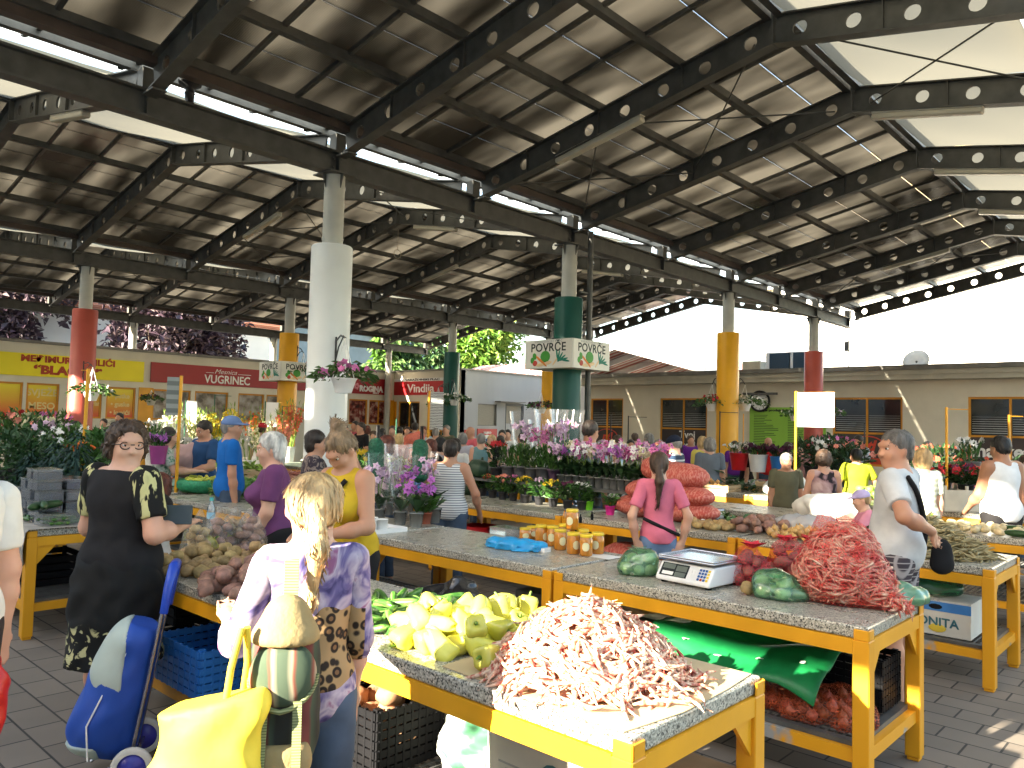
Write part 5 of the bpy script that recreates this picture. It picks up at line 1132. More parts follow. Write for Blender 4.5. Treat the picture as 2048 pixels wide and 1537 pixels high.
# ================================================================== under the tables
crate('plastic_crate', 'black plastic crate of brown potatoes under the cucumber end of the nearest table', (2.16, 2.72, .29), .36, .42, .26, BLACKP, 0, 7, grid=9); fill(16, (2.16, 2.72, .3), .32, .42, POTBM, .05, .2, 'large brown potato in the black crate under the nearest table', 'potato', 'brown potatoes in the black crate', s=(.9, 1.15), z=.06)
BLUEP = pbr('blue_plastic', (.03, .17, .5), .35, .08, 5)
crate('plastic_crate', 'light blue plastic crate under the potato table', (2.06, 4.05, .29), .36, .5, .24, BLUEP, 0, 6, grid=8); crate('plastic_crate', 'black plastic crate under the potato table behind the shopping trolley', (2.15, 4.62, .29), .4, .5, .22, BLACKP, 0, 4)
crate('plastic_crate', 'upper black crate on the shelf behind the shopping trolley', (2.2, 4.62, .52), .38, .48, .16, BLACKP, 0, 3)
def carton(name, label, c, L, W, H, mat, rz_=0, flaps=True, cat='box'):
    t = thing(name, label, cat, c, rz_); m = MB(); h = .006; a, b = L / 2, W / 2
    m.box(-a, -b, 0, a, b, .006); m.box(-a, -b, .006, a, -b + h, H); m.box(-a, b - h, .006, a, b, H); m.box(-a, -b + h, .006, -a + h, b - h, H); m.box(a - h, -b + h, .006, a, b - h, H); m.build('box_body', mat, t, world=False)
    if not flaps: m = MB(); m.box(-a - .004, -b - .004, H - .12, a + .004, b + .004, H + .006); m.build('lid', mat, t, world=False)
    return t
t = carton('fruit_box', 'white fruit box with an upside down derby oval emblem under the bean pods', (2.41, 1.84, .287), .34, .62, .24, pbr('white_cardboard', (.6, .57, .5), .8, .08, 4))
def onbox(t, s, size, M, mat, **k): return text_mb(s, size, M, .0015, mat=mat, parent=t, **k)
FL = Matrix.Rotation(R(180), 4, 'Z')
def negX(x, y, z, flip=False): M = face_negX(x, y, z); return M @ FL if flip else M
m = MB(); m.ell((-.173, -.02, .1), (.003, .075, .095), 20, 8); m.build('oval_emblem', pbr('teal_ink', (.04, .14, .17), .5), t, world=False); m = MB(); m.ell((-.1755, -.02, .1), (.003, .062, .08), 20, 8); m.build('emblem_field', pbr('yellow_ink', (.7, .5, .05), .5), t, world=False)
m = MB(); m.box(-.181, -.08, .075, -.1765, .04, .125); m.build('emblem_band', pbr('teal_ink', (.04, .14, .17)), t, world=False); onbox(t, 'derby', .05, negX(-.1815, -.02, .1, True), LW, bold=.001)
for k in range(5): m = MB(); m.box(-.172, .12, .05 + .02 * k, -.1702, .12 + .1 + .03 * math.sin(k * 2), .057 + .02 * k); m.build('print_line', LG, t, world=False)
m = MB(); m.box(-.172, -.31, .002, -.1702, -.2, .2); m.build('blue_panel', pbr('blue_grey_ink', (.06, .2, .28), .5), t, world=False); onbox(t, 'DIAS', .08, negX(-.1722, -.255, .1, True), pbr('yellow_ink', (.7, .5, .05)), bold=.002)
for k, (x, y, z, a, l) in enumerate(((2.35, 1.62, .5, 0, 'x'),)): greens('reddish dry pods lying in the white fruit box', (2.41, 1.84, .42), .12, .24, .08, 60, BEANR, 9, .1, .012, 'dry_pods', 'bean pods')
carton('cardboard_box', 'brown cardboard box with a closed lid on the shelf at the bean table end', (2.5, 1.44, .287), .36, .2, .2, CARD, 0, False)
PRINT = pattern('printed_carrier_bag', 'noise', [(.03, .08, .05), (.1, .3, .16), (.6, .62, .58), (.7, .7, .68), (.05, .05, .05)], 5, .35, (.3, .4, .48, .62, .7), dist=.6)
crumple('plastic_bag', 'crumpled white and green printed bag between black crate and white fruit box', 'bag', (2.32, 2.3, .287), (.12, .12, .25), PRINT, .018, 20)
CHER = pattern('cherry_print_bag', 'vor', [(.22, .01, .02), (.28, .015, .03), (.5, .48, .45)], 6.5, .25, (.0, .32, .36)); crumple('plastic_bag', 'shiny pale bag printed with red cherries under the peppers', 'bag', (2.58, 2.55, .29), (.14, .22, .24), CHER, .012, 12)
GRC = pbr('green_woven_cloth', (.006, .15, .04), .45, .15, 12, spec=.4); m = MB(); n = 16
def drape(u, v): return (3.8 + .66 * v + .02 * math.sin(9 * u), 1.5 + 1.0 * u, .60 - .10 * (1 - v) + .03 * math.sin(7 * u + 3 * v) + .018 * math.sin(15 * v + 4 * u) - (.09 * max(0, .25 - v) * 4) - .1 * max(0, .2 - u))
for i in range(n + 1):
    for j in range(n + 1): m.v.append(drape(i / n, j / n))
for i in range(n):
    for j in range(n): a = i * (n + 1) + j; m.f.append([a, a + n + 1, a + n + 2, a + 1]); m.mi.append(0); m.sm.append(True)
o = tag(m.build('green_cloth', GRC, loc=(4.1, 2, .5)), 'dark green woven bag cloth with white print laid over onions under the scale table', 'cloth'); s_ = o.modifiers.new('thickness', 'SOLIDIFY'); s_.thickness = .012
for k, ch in enumerate('SPAR'): text_mb(ch if k else 'S', .06, Matrix.Translation(Vector(drape(.12 + .22 * k, .22)) + Vector((0, 0, .022)) - Vector((4.1, 2, .5))) @ Matrix.Rotation(R(-75 - 20 * k), 4, 'Z'), .001, .002, LW, parent=o)
for cx_, cy_, n, lb, rr in ((4.05, 1.56, 34, 'plump orange net of onions at the corner under the green cloth', .16), (4.0, 2.02, 34, 'long net of brown onions under the green cloth', .17)):
    bag_of('net_bag', lb, 'net bag', (cx_, cy_, .287), (.2, .26 if cy_ < 1.6 else .36, .13), net('orange_net', (.6, .1, .03), 80, .035), [ONRM], 'red brown onion inside the ' + lb.split(' of ')[0].split(' at ')[0], 'onion', 'onions in nets under the scale table', 'onion', n, .042, rd, h=.016)
crate('plastic_crate', 'black plastic crate on the shelf at the corner of the scale table', (4.42, 1.55, .287), .3, .42, .26, BLACKP, 0, 7, grid=8)
crumple('plastic_bag', 'crumpled black and white printed bags on the shelf behind the bean pods', 'bag', (4.05, 2.62, .287), (.22, .36, .26), pattern('black_white_print_bag', 'noise', [(.015, .02, .018), (.05, .16, .09), (.6, .6, .58), (.5, .52, .5)], 4.2, .3, (.42, .47, .52, .7), dist=.8), .03, 16)
carton('cardboard_box', 'plain cardboard box far back under the scale table', (4.4, 2.75, .287), .3, .4, .26, CARD)
t = thing('metal_box', 'grey metal box with a red handle under the seam of the blue bag table', 'box', (4.2, 3.4, .287)); m = MB(); m.box(-.2, -.22, 0, .2, .22, .3); bevel(m.build('box_body', GREYM, t, world=False), .01); m = MB(); m.tube([(-.205, -.12, .2), (-.25, -.12, .22), (-.25, .04, .22), (-.205, .04, .2)], .014); m.build('handle', pbr('red_plastic', (.5, .015, .02), .35), t, world=False)
crumple('sack', 'dark brown sack on the ground under the blue bag table', 'sack', (3.55, 3.75, 0), (.3, .34, .42), pbr('dark_sackcloth', (.05, .035, .03), .9, .3, 30), .02, 14)
crumple('plastic_bag', 'black bin bag slumped behind the cucumbers', 'bag', (3.1, 3.45, 0), (.3, .3, .72), pbr('black_bin_bag', (.012, .012, .014), .18, .2, 8, spec=.6), .02, 15)
t = carton('fruit_box', 'white and blue banana box under the dry bean table', (6.42, 1.62, .287), .38, .5, .24, pbr('white_cardboard', (.6, .57, .5)), 0, False)
m = MB(); m.box(-.198, -.255, .17, -.1955, .12, .235); m.build('blue_band', pbr('blue_ink_bright', (.05, .2, .5), .5), t, world=False); onbox(t, 'BONITA', .085, negX(-.193, -.02, .09), pbr('teal_ink', (.04, .14, .17)), bold=.002); onbox(t, 'PREMIUM PACK', .035, negX(-.198, .06, .258 - .012), LG); m = MB(); m.ell((-.193, -.04, .05), (.002, .06, .03), 14, 6); m.build('sun_emblem', pbr('yellow_ink', (.7, .5, .05)), t, world=False)
m = MB(); m.ell((-.199, -.03, .2), (.002, .045, .02), 12, 5); m.build('hand_hole', BLACKP, t, world=False)
crumple('plastic_bag', 'dark green bag of leaves lying on the banana box', 'bag', (6.42, 1.72, .535), (.15, .24, .13), GBAGD, .012, 20); crumple('plastic_bag', 'green carrier bag hanging beside the checked shorts', 'bag', (6.3, 2.25, .29), (.14, .14, .3), GBAGD, .012, 20); crumple('plastic_bag', 'pale bag on the shelf behind the checked shorts', 'bag', (6.45, 2.6, .287), (.16, .18, .24), WBAG, .014, 18)
crate('plastic_crate', 'black crate tray under the row of small flower pots', (6.4, 5.6, .287), .5, .9, .12, BLACKP, 0, 2); m = MB(); m.lathe([(.16, 0), (.2, .25), (.205, .25), (.19, .02)], (6.45, 6.4, .287), 18); tag(m.build('bucket', pbr('red_plastic', (.5, .015, .02)), loc=(6.45, 6.4, .287)), 'red bucket on the shelf under the flower pots', 'bucket')
crumple('net_sack', 'dark red net sack on the shelf left of the denim shorts', 'net sack', (6.35, 4.3, .287), (.22, .3, .3), SACK, .008, 35); crumple('net_sack', 'flat red net on the shelf right of the denim shorts', 'net sack', (6.4, 3.45, .287), (.2, .28, .12), SACK, .008, 35)
p = at(205, 1080, 0)
crate('plastic_crate', 'dark crate under the blueberry table', (2.3, 7.4, .287), .4, .5, .24, BLACKP, 0, 4)
# ================================================================== sign boxes, hanging baskets, poles, lamps
def sign_box(label, x, y, rc):
    h = .52; z0, z1 = 2.68, 3.17; t = thing('sign_box', label, 'sign', (x, y, z0)); m = MB()
    W2 = pbr('sign_white', (.72, .7, .62), .4, .04, 2)
    for s in (-1, 1): m.box(x + s * h - .012, y - h, z0, x + s * h + .012, y + h, z1); m.box(x - h + .012, y + s * h - .012, z0, x + h - .012, y + s * h + .012, z1)
    m.build('panel', W2, t)
    c = {'cab': pbr('sign_cabbage', (.05, .3, .03), .5), 'lk': pbr('sign_leek', (.0, .2, .13), .5), 'car': pbr('sign_carrot', (.75, .22, .03), .5), 'app': pbr('sign_apple', (.5, .05, .03), .5), 'pot': pbr('sign_root', (.75, .55, .3), .5)}
    for k, F in enumerate((lambda u, v: (x - h - .0125, y - u, v), lambda u, v: (x + u, y - h - .0125, v))):
        mk = face_negX if k == 0 else face_negY
        P = F(0, z1 - .14); tt = text_mb('POVRČE', .2, mk(*P), .0015, .004, LK, parent=t, spacing=1.05); tt.data.transform(Matrix.Translation(-_wl(t)))
        P = F(0, z1 - .035); tt = text_mb('VARAŽDINSKI PLAC', .055, mk(*P), .0015, .001, LG, parent=t, spacing=1.3); tt.data.transform(Matrix.Translation(-_wl(t)))
        def blob(nm, key, u, v, a, b, rot=0):
            M = mk(*F(u, v)) @ Matrix.Rotation(R(rot), 4, 'Z'); mm = MB(); mm.ell((0, 0, 0), (a, b, .003), 14, 6, M=None); mm.v = [tuple(M @ Vector(q)) for q in mm.v]; mm.build(nm, c[key], t)
        zc = z0 + .16; blob('cabbage_picture', 'cab', -.06, zc + .04, .11, .1); blob('leaf_picture', 'cab', -.3, zc + .05, .045, .06, 20); blob('leaf_picture', 'cab', -.35, zc - .02, .045, .055)
        for q in range(3): blob('carrot_picture', 'car', -.2 + .05 * q, zc - .0 - .035 * q, .1, .022, -38)
        blob('apple_picture', 'app', -.29, zc - .07, .055, .05); blob('root_picture', 'pot', -.17, zc - .1, .1, .03, 5); blob('corn_picture', 'pot', .0, zc - .07, .09, .03, 10)
        for q in range(6): blob('leek_picture', 'lk', .2 + .035 * q, zc + .06 - .02 * q, .1, .018, 100 - 22 * q)
        blob('leek_stem_picture', 'pot', .16, zc - .05, .09, .018, 50)
    m = MB(); m.box(x - h + .012, y - h + .012, z0 + .002, x + h - .012, y + h - .012, z0 + .012); m.build('bottom_panel', W2, t)
    return t
sign_box('larger white box sign of painted vegetables around the dark green column', 10.72, 8.6, .25); sign_box('smaller white box sign of painted vegetables around the yellow column, farther away', 11.1, 18.3, .25)
FLC = {k: pbr('petal_' + k, c, .6, .12, 8) for k, c in dict(pink=(.6, .16, .38), white=(.75, .73, .7), red=(.5, .02, .03), yellow=(.72, .5, .02), purple=(.42, .12, .44), lilac=(.66, .47, .6), salmon=(.72, .25, .18), cream=(.72, .66, .42), orange=(.75, .16, .02), dark=(.09, .01, .045), coral=(.7, .12, .06)).items()}
def blooms(m, pts, r, rd_, petals=5):
    for p in pts:
        ax = Vector((rd_.gauss(0, 1), rd_.gauss(0, 1), rd_.gauss(.3, .7))).normalized(); a = ax.orthogonal().normalized(); b = ax.cross(a)
        for k in range(petals):
            t = 6.283 * k / petals; d = a * math.cos(t) + b * math.sin(t); m.leaf(p, d + ax * .25, r, r * .8, up=ax)
def foliage(m, n, f, L, wd, rd_, upb=.3):
    for _ in range(n):
        p, d = f(rd_); m.leaf(p, d, L * rd_.uniform(.6, 1.3), wd * rd_.uniform(.7, 1.2), up=(rd_.gauss(0, .5), rd_.gauss(0, .5), 1))
def hanging(label, p, pot, fl, wide=.38, seed=0, bracket=None, drop=.45, nl=210, mat=LEAFM):
    r_ = random.Random(seed); t = thing('flower_basket', label, 'hanging basket', p); m = MB(); m.lathe([(.09, -.17), (.14, -.02), (.155, 0), (.145, 0), (.1, -.13)], n=16); m.build('pot', pot, t, world=False)
    m = MB()
    for k in range(3): a = 2.1 * k; m.tube([(.14 * math.cos(a), .14 * math.sin(a), 0), (0, 0, drop)], .006, 5)
    m.build('hanger', WHITE, t, world=False)
    m = MB()
    def f(q): a = q.random() * 6.28; r = wide * q.random() ** .6; z = .06 + .16 * (1 - r / wide) * q.random() - .25 * max(0, r / wide - .45) * q.random(); return Vector((r * math.cos(a), r * math.sin(a), z)), Vector((math.cos(a), math.sin(a), q.uniform(-.6, .4)))
    foliage(m, nl, f, .1, .06, r_); m.build('foliage', mat, t, world=False)
    m = MB(); blooms(m, [f(r_)[0] + Vector((0, 0, .05)) for _ in range(20)], .05, r_); m.build('blossoms', FLC[fl], t, world=False)
    if bracket is not None:
        b = MB(); q = Vector(bracket) - Vector(p); b.tube([q + Vector((0, 0, .15)), q + Vector((0, 0, -.25))], .013, 6); e = Vector((0, 0, drop)); b.tube([q + Vector((0, 0, .1)), (q + e) / 2 + Vector((0, 0, .1)), e], .011, 6); b.tube([q + Vector((0, 0, -.15)), (q * .7 + e * .3) + Vector((0, 0, -.02)), e * .8 + q * .2 + Vector((0, 0, .05))], .009, 6); b.build('bracket', BLACK, t, world=False)
    return t
HB = [(688, 757, 8.9, WHITE, 'pink', .34, 'white hanging pot of pink geraniums on the white column', (5.72, 8.33, 2.6), .46), (183, 785, 15.3, WHITE, 'white', .42, 'hanging basket of white flowers on the red column at the left', None, .5), (606, 745, 20.5, WHITE, 'red', .5, 'red flowered basket in front of the smaller vegetable sign', None, .5),
      (908, 800, 23.5, WHITE, 'white', .5, 'white flowered basket right of the far dark green column', None, .5), (876, 808, 23.8, WHITE, 'white', .3, 'pot hanging left of the far dark green column', None, .5), (1082, 815, 21.5, CREAM, 'dark', .4, 'dry hanging basket left of the half hidden yellow column', None, .4), (1424, 808, 18.2, WHITE, 'red', .36, 'red flowered pot hanging left of the right yellow column', None, .45), (1490, 808, 18.2, WHITE, 'white', .5, 'white flowered basket hanging right of the right yellow column', None, .45),
      (1660, 828, 21.3, WHITE, 'lilac', .36, 'lilac petunia pot hanging right of the red column', None, .4), (302, 800, 24, CREAM, 'dark', .3, 'dark leafy pot hanging by the yellow pillar of the butchers', None, .3), (1590, 830, 21.3, WHITE, 'white', .36, 'white petunia pot half hidden by the price board', None, .4)]
for k, (px, py, D, pot, fl, wide, l, br, drop) in enumerate(HB):
    p = deep(px, py, D)
    if br is None: cx_ = min(((x, y) for y in COLX for x in COLX[y]), key=lambda c: (c[0] - p.x) ** 2 + (c[1] - p.y) ** 2); v = Vector((cx_[0] - p.x, cx_[1] - p.y, 0)); br = p + v * max(0, 1 - .25 / v.length) + Vector((0, 0, drop + .05)) if v.length < 2 else None
    hanging(l, p, pot, fl, wide, 20 + k, br, drop)
def pole(label, top, zb, mat, r=.016, arm=None, board=None, bmat=None, yaw=0, lean=(0, 0)):
    t = thing('sign_pole', label, 'pole', (top.x, top.y, zb)); m = MB(); H = top.z - zb; m.tube([(lean[0], lean[1], 0), (0, 0, H)], r, 8); m.build('pole', mat, t, world=False)
    if arm: m = MB(); m.tube([(0, 0, H - .02), (arm[0], arm[1], H - .02)], .006, 5); m.build('arm', mat, t, world=False)
    if board:
        M = Matrix.Translation((0, 0, H)) @ Matrix.Rotation(yaw, 4, 'Z'); m = MB(); m.box(.02, -.004, -board[1] - .02, .02 + board[0], .004, -.02, M); m.build('board', bmat, t, world=False)
    return t
p = deep(1592, 783, 10.2); pole('sunlit yellow pole with a large blank white board', Vector((p.x, p.y, p.z)), TZ, YEL, .018, (0, -.5), (.48, .44), WHITE, R(-92))
p = deep(177, 738, 9.5); pole('tall yellow pole in front of the red column at the left', p, TZ, YEL, .022, (-.06, .06), lean=(.0, .02))
p = deep(363, 752, 9.1); pole('leaning yellow pole with a grey board near the green basket', p, TZ, YEL, .02, None, (.13, .44), pattern('grey_notice', 'wave', [(.15, .16, .15), (.3, .31, .29)], 3, .5, (.4, .6)), R(165))
p = deep(859, 782, 17.5); pole('yellow pole with a printed white poster in front of the dairy shop', p, TZ, YEL, .03, None, (.3, .85), NOTE, R(-47))
p = deep(1893, 815, 9.2); pole('bare yellow pole with a short arm left of the white tank top man', p, TZ, YEL, .016, (.2, -.18)); p = deep(2018, 830, 11); pole('thin yellow pole behind the white tank top man', p, TZ, YEL, .016, (.1, -.15))
GRP = pbr('dark_green_paint', (.01, .09, .05), .4)
for px, py, D, l, mt, bd in ((430, 790, 17, 'green pole with a short arm among the gladioli', GRP, None), (372, 800, 16, 'green pole with a small paper left of the gladioli', GRP, (.2, .5)), (531, 803, 16, 'green pole with a white paper above the gladioli', GRP, (.24, .5)), (565, 812, 18, 'dark pole with a cross bar before the yellow column', BLACK, None), (793, 838, 16, 'dark green pole near the far market shoppers', GRP, None), (1440, 823, 15, 'thin brown pole before the right yellow column', BLACK, None), (1487, 828, 16, 'thin orange pole right of the right yellow column', YEL, None), (1222, 830, 15, 'dark thin pole before the leftmost bakery window', BLACK, None), (1257, 832, 15, 'dark pole with a short arm beside the leftmost bakery window', BLACK, None), (1729, 848, 13, 'dark thin pole before the third bakery window', BLACK, None), (1365, 840, 16, 'dark thin pole before the second bakery window', BLACK, None)):
    p = deep(px, py, D); pole(l, p, TZ, mt, .012, (.25, -.25) if 'arm' in l or 'cross' in l or 'before the right' in l else None, bd, WHITE, R(-40))
def batten(label, a, b):
    a = Vector(a); b = Vector(b); t = thing('strip_lamp', label, 'lamp', (a + b) / 2); m = MB(); m.bar(a + Vector((0, 0, .055)), b + Vector((0, 0, .055)), .1, .035); m.build('housing', CREAM, t)
    m = MB(); m.bar(a, b, .12, .07); bevel(m.build('cover', pbr('yellowed_lamp_cover', (.5, .46, .36), .3, .1, 3, spec=.5), t), .02, 3); return t
def raf(x, y, yb): f = 1 - abs(y - (yb - HALF)) / HALF; return (x, y, rz(f) - .24)
for x, ya, yb, Y, l in ((3.35, 6.45, 5.2, 8.6, 'strip lamp under the roof at the top left'), (8.28, 6.9, 5.5, 8.6, 'strip lamp below the rafter in the middle of the picture'), (10.75, 3.5, 2.2, 8.6, 'strip lamp under the first whole arm at the upper right'), (13.7, 3.5, 2.2, 8.6, 'strip lamp under the second arm at the upper right'), (16.65, 3.5, 2.2, 8.6, 'strip lamp under the third arm at the upper right'), (19.2, 6.0, 4.6, 8.6, 'strip lamp under the far right rafter'), (3.35, 11.6, 10.4, 18.3, 'strip lamp under the white canvas at the far left'), (8.28, 15.6, 14.2, 18.3, 'strip lamp under the brown sheets left of the white column'), (10.75, 12.9, 11.6, 18.3, 'strip lamp under the canvas right of the white column'), (13.7, 16, 14.7, 18.3, 'strip lamp above the far dark green column'), (16.65, 12.9, 11.6, 18.3, 'strip lamp behind the green column top')):
    batten(l, raf(x, ya, Y), raf(x, yb, Y))
p = onY(375, 200, 8.6); t = thing('roof_drain', 'black funnel shaped roof drain standing on the near beam', 'drain', (p.x, 8.55, 5.2)); m = MB(); m.lathe([(.06, 0), (.05, .02), (.05, .1), (.06, .11), (.05, .13), (.05, .17), (.12, .21), (.13, .24), (.0, .245)], n=16); m.build('funnel', BLACK, t, world=False)
m = MB(); m.tube([(10.98, 8.34, 0), (10.98, 8.34, 5.15)], .05, 12); m.box(10.72, 8.33, 4.03, 10.98, 8.35, 4.06); tag(m.build('downpipe', STEEL, loc=(10.98, 8.34, 0)), 'dark steel rainwater pipe beside the near dark green column', 'pipe')
m = MB(); p = onX(805, 480, 10.75); m.tube([(10.7, 13.4, 5.9), (10.7, 13.4, 5.45)], .006, 5); m.tube([(10.7 + .1 * math.cos(a / 8 * 6.283), 13.4, 5.36 + .1 * math.sin(a / 8 * 6.283)) for a in range(9)], .007, 5, False); tag(m.build('rope_loop', pbr('rope', (.3, .25, .18), .9), loc=(10.7, 13.4, 5.4)), 'pale rope loop hanging under the middle roof bay', 'rope')
# ================================================================== plants and flowers
POTD = pbr('dark_grey_pot', (.035, .035, .038), .55, .2, 8); POTG = pbr('grey_pot', (.12, .12, .125), .55, .15, 8); POTT = pbr('terracotta_pot', (.32, .09, .05), .7, .15, 6); POTC = film('clear_pot', (.35, .36, .34), .45, .15, .2, .5); SLEEVE = film('flower_sleeve', (.95, .95, .96), .97, .12, .02, .06)
def potmesh(m, r, h): m.lathe([(r * .72, 0), (r * .95, h * .9), (r, h * .9), (r, h), (r * .88, h), (r * .86, h * .85), (0, h * .85)], n=14)
def orchid(seed, fl, pot=POTC, H=.5, sleeve=True):
    r_ = random.Random(seed); t = thing('potted_orchid', 'x', 'orchid'); m = MB(); potmesh(m, .062, .12); m.build('pot', pot, t, world=False)
    m = MB()
    for k in range(7): a = k * 2.4; m.leaf((0, 0, .11), (math.cos(a), math.sin(a), r_.uniform(.4, 1.6)), .24, .065, bend=.2)
    m.build('leaves', LEAFD, t, world=False); m = MB(); pts = []
    for s in (-1, 1):
        a = r_.random() * 6.28; P = [Vector((0, 0, .1))]
        for k in range(1, 6): u = k / 5; P.append(Vector((.10 * u ** 2 * math.cos(a), .10 * u ** 2 * math.sin(a), .1 + (H - .1) * math.sin(u * 1.45))))
        m.tube(P, .004, 5)
        for k in range(9): q = P[3].lerp(P[5], k / 8); pts.append(q + Vector((r_.gauss(0, .035), r_.gauss(0, .035), r_.gauss(0, .02) - .02)))
    m.build('stems', STEM, t, world=False); m = MB(); blooms(m, pts, .038, r_); m.build('blossoms', FLC[fl], t, world=False)
    m = MB(); blooms(m, pts, .018, r_, 3); m.build('blossom_centres', FLC['purple' if fl in ('white', 'cream', 'lilac') else 'dark'], t, world=False)
    if sleeve: m = MB(); m.lathe([(.055, .02), (.075, .15), (.12, .4), (.15, H + .1)], n=9, caps=False); m.build('sleeve', SLEEVE, t, world=False)
    return t
def bedding(seed, fl, H=.2, pot=POTD, W=.12, nf=16, r=.026, mat=LEAFM, ph=.1, pr=.06, L=.07, nl=110):
    r_ = random.Random(seed); t = thing('potted_flower', 'x', 'flower pot'); m = MB(); potmesh(m, pr, ph); m.build('pot', pot, t, world=False); m = MB()
    def f(q): a = q.random() * 6.28; h = q.random(); rr = W * (.35 + .75 * h) * q.random() ** .5; return Vector((rr * math.cos(a), rr * math.sin(a), ph * .9 + (H - .02) * h)), Vector((math.cos(a), math.sin(a), q.uniform(.1, 1.2)))
    foliage(m, nl, f, L, L * .5, r_); m.build('foliage', mat, t, world=False)
    if fl: m = MB(); blooms(m, [Vector(((W * 1.05) * q * math.cos(a), (W * 1.05) * q * math.sin(a), ph + H * (1.02 - .3 * q * q))) for q, a in [(r_.random() ** .5, r_.random() * 6.28) for _ in range(nf)]], r, r_, 6); m.build('blossoms', FLC[fl], t, world=False)
    return t
def herb(seed, pot=POTG):
    r_ = random.Random(seed); t = thing('potted_herb', 'x', 'herb pot'); m = MB(); potmesh(m, .085, .15); m.build('pot', pot, t, world=False); m = MB()
    for k in range(170): a = r_.random() * 6.28; q = .1 * r_.random() ** .5; m.leaf((q * math.cos(a), q * math.sin(a), .12 + .2 * r_.random()), (.5 * math.cos(a), .5 * math.sin(a), 1.2), .085, .016)
    m.build('foliage', LEAFM, t, world=False); return t
def bucket_of(seed, kind, fl, pot, H, n, W, mat=LEAFM, ph=.4, pr=.13):
    """a tall vase or bucket of cut flowers: 'glad' spikes or 'bunch' heads"""
    r_ = random.Random(seed); t = thing('flower_bucket', 'x', 'flower bucket'); m = MB(); m.lathe([(pr * .75, 0), (pr, ph), (pr * 1.06, ph + .012), (pr * .95, ph), (pr * .9, ph * .8), (0, ph * .8)], n=16); m.build('bucket', pot, t, world=False)
    s = MB(); b = MB(); pts = []
    for k in range(n):
        a = r_.random() * 6.28; q = W * r_.random() ** .5; e = Vector((q * math.cos(a), q * math.sin(a), ph + H * r_.uniform(.65, 1.05))); o_ = Vector((pr * .5 * math.cos(a), pr * .5 * math.sin(a), ph * .8)); s.tube([o_, (o_ + e) / 2 + Vector((0, 0, .04)), e], .005, 4)
        for j in range(3): p = o_.lerp(e, r_.uniform(.2, .8)); s.leaf(p, (e - o_).normalized() + Vector((r_.gauss(0, .4), r_.gauss(0, .4), .2)), .16, .03)
        if kind == 'glad':
            for j in range(8): pts.append(o_.lerp(e, .5 + .5 * j / 8) + Vector((r_.gauss(0, .018), r_.gauss(0, .018), 0)))
            s.leaf(e, (r_.gauss(0, .2), r_.gauss(0, .2), 1), .14, .02)
        else: pts.append(e)
    s.build('stems', mat, t, world=False); blooms(b, pts, .04 if kind == 'glad' else .05, r_, 4 if kind == 'glad' else 8); b.build('blossoms', FLC[fl], t, world=False); return t
def place(proto, first, label, p, rz_=0, s=1., group=None):
    o = proto if first else copy_tree(proto); o['label'] = label; o.location = p; o.rotation_euler = (0, 0, rz_); o.scale = (s, s, s)
    if group: o['group'] = group
    return o
_cnt = {}
def pl(proto, label, p, s=1., group=None): k = proto.name; f = k not in _cnt; _cnt[k] = 1; return place(proto, f, label, Vector(p), rd.random() * 6.28, s, group)
ORC = {k: orchid(i, k) for i, k in enumerate(('lilac', 'white', 'pink', 'purple', 'cream'))}
ORN = {k: orchid(i + 20, k, sleeve=False, H=.46) for i, k in enumerate(('lilac', 'white', 'pink', 'purple', 'cream'))}
ORC['open'] = orchid(9, 'lilac', sleeve=False); ORC['openp'] = orchid(11, 'purple', sleeve=False, H=.36)
g = 'orchids on the near orchid table'
for px, py, k, l, s in ((757, 1045, 'lilac', 'leftmost sleeved lilac orchid behind the mustard top woman', 1), (775, 1030, 'white', 'sleeved white orchid second from the left on the orchid table', 1.05), (800, 1050, 'purple', 'sleeved purple orchid near the white cups', 1), (815, 1028, 'cream', 'sleeved cream orchid at the back of the orchid table', 1.1), (790, 1022, 'white', 'sleeved white orchid in the back row, left', 1.1), (832, 1055, 'openp', 'unwrapped magenta orchid in a clear pot at the table front', 1.05), (868, 1046, 'open', 'unwrapped pale lilac orchid, rightmost on the orchid table', 1.1), (845, 1030, 'white', 'sleeved white orchid right of the cream one', 1)):
    pl(ORC[k], l, at(px, py, TZ), s, g)
pl(bedding(31, None, .14, POTT, .08), 'terracotta pot of greenery between the unwrapped orchids', at(850, 1048, TZ))
# the front row on the table behind, left to right
BED = [bedding(40 + i, f) for i, f in enumerate(('red', 'coral', 'salmon', 'pink', 'yellow', 'lilac', 'yellow', 'dark', 'white'))]
LB = 'red coral salmon pink yellow lilac yellow purple white'.split()
for k, (px, py) in enumerate(((965, 992), (985, 996), (1005, 1000), (1026, 1002), (1050, 1006), (1078, 1010), (1106, 1014), (1135, 1018), (1163, 1020))):
    i = k % 9; p = at(px, py, TZ); pl(BED[i], '%s flowered small pot, number %s in the front row from the left' % (LB[i], 'one two three four five six seven eight nine'.split()[k]), p, .95, 'small flower pots in the front row')
for k, (px, py) in enumerate(((975, 978), (1000, 981), (1030, 986), (1062, 991), (1095, 996), (1130, 1001), (1155, 1005))):
    i = (k * 4 + 1) % 9; pl(BED[i], 'small pot of %s flowers in the second row, %s from the left' % (LB[i], 'first second third fourth fifth sixth seventh'.split()[k]), at(px, py, TZ), 1., 'small flower pots in the second row')
pl(bedding(60, None, .14, pbr('lime_pot', (.2, .7, .03), .4), .07, L=.06), 'small plant in a bright lime pot', at(1177, 1020, TZ), .9)
pl(bedding(61, None, .14, pbr('hot_pink_pot', (.75, .03, .32), .4), .07, L=.06), 'small plant in a hot pink pot beside the red sacks', at(1220, 1030, TZ), .9)
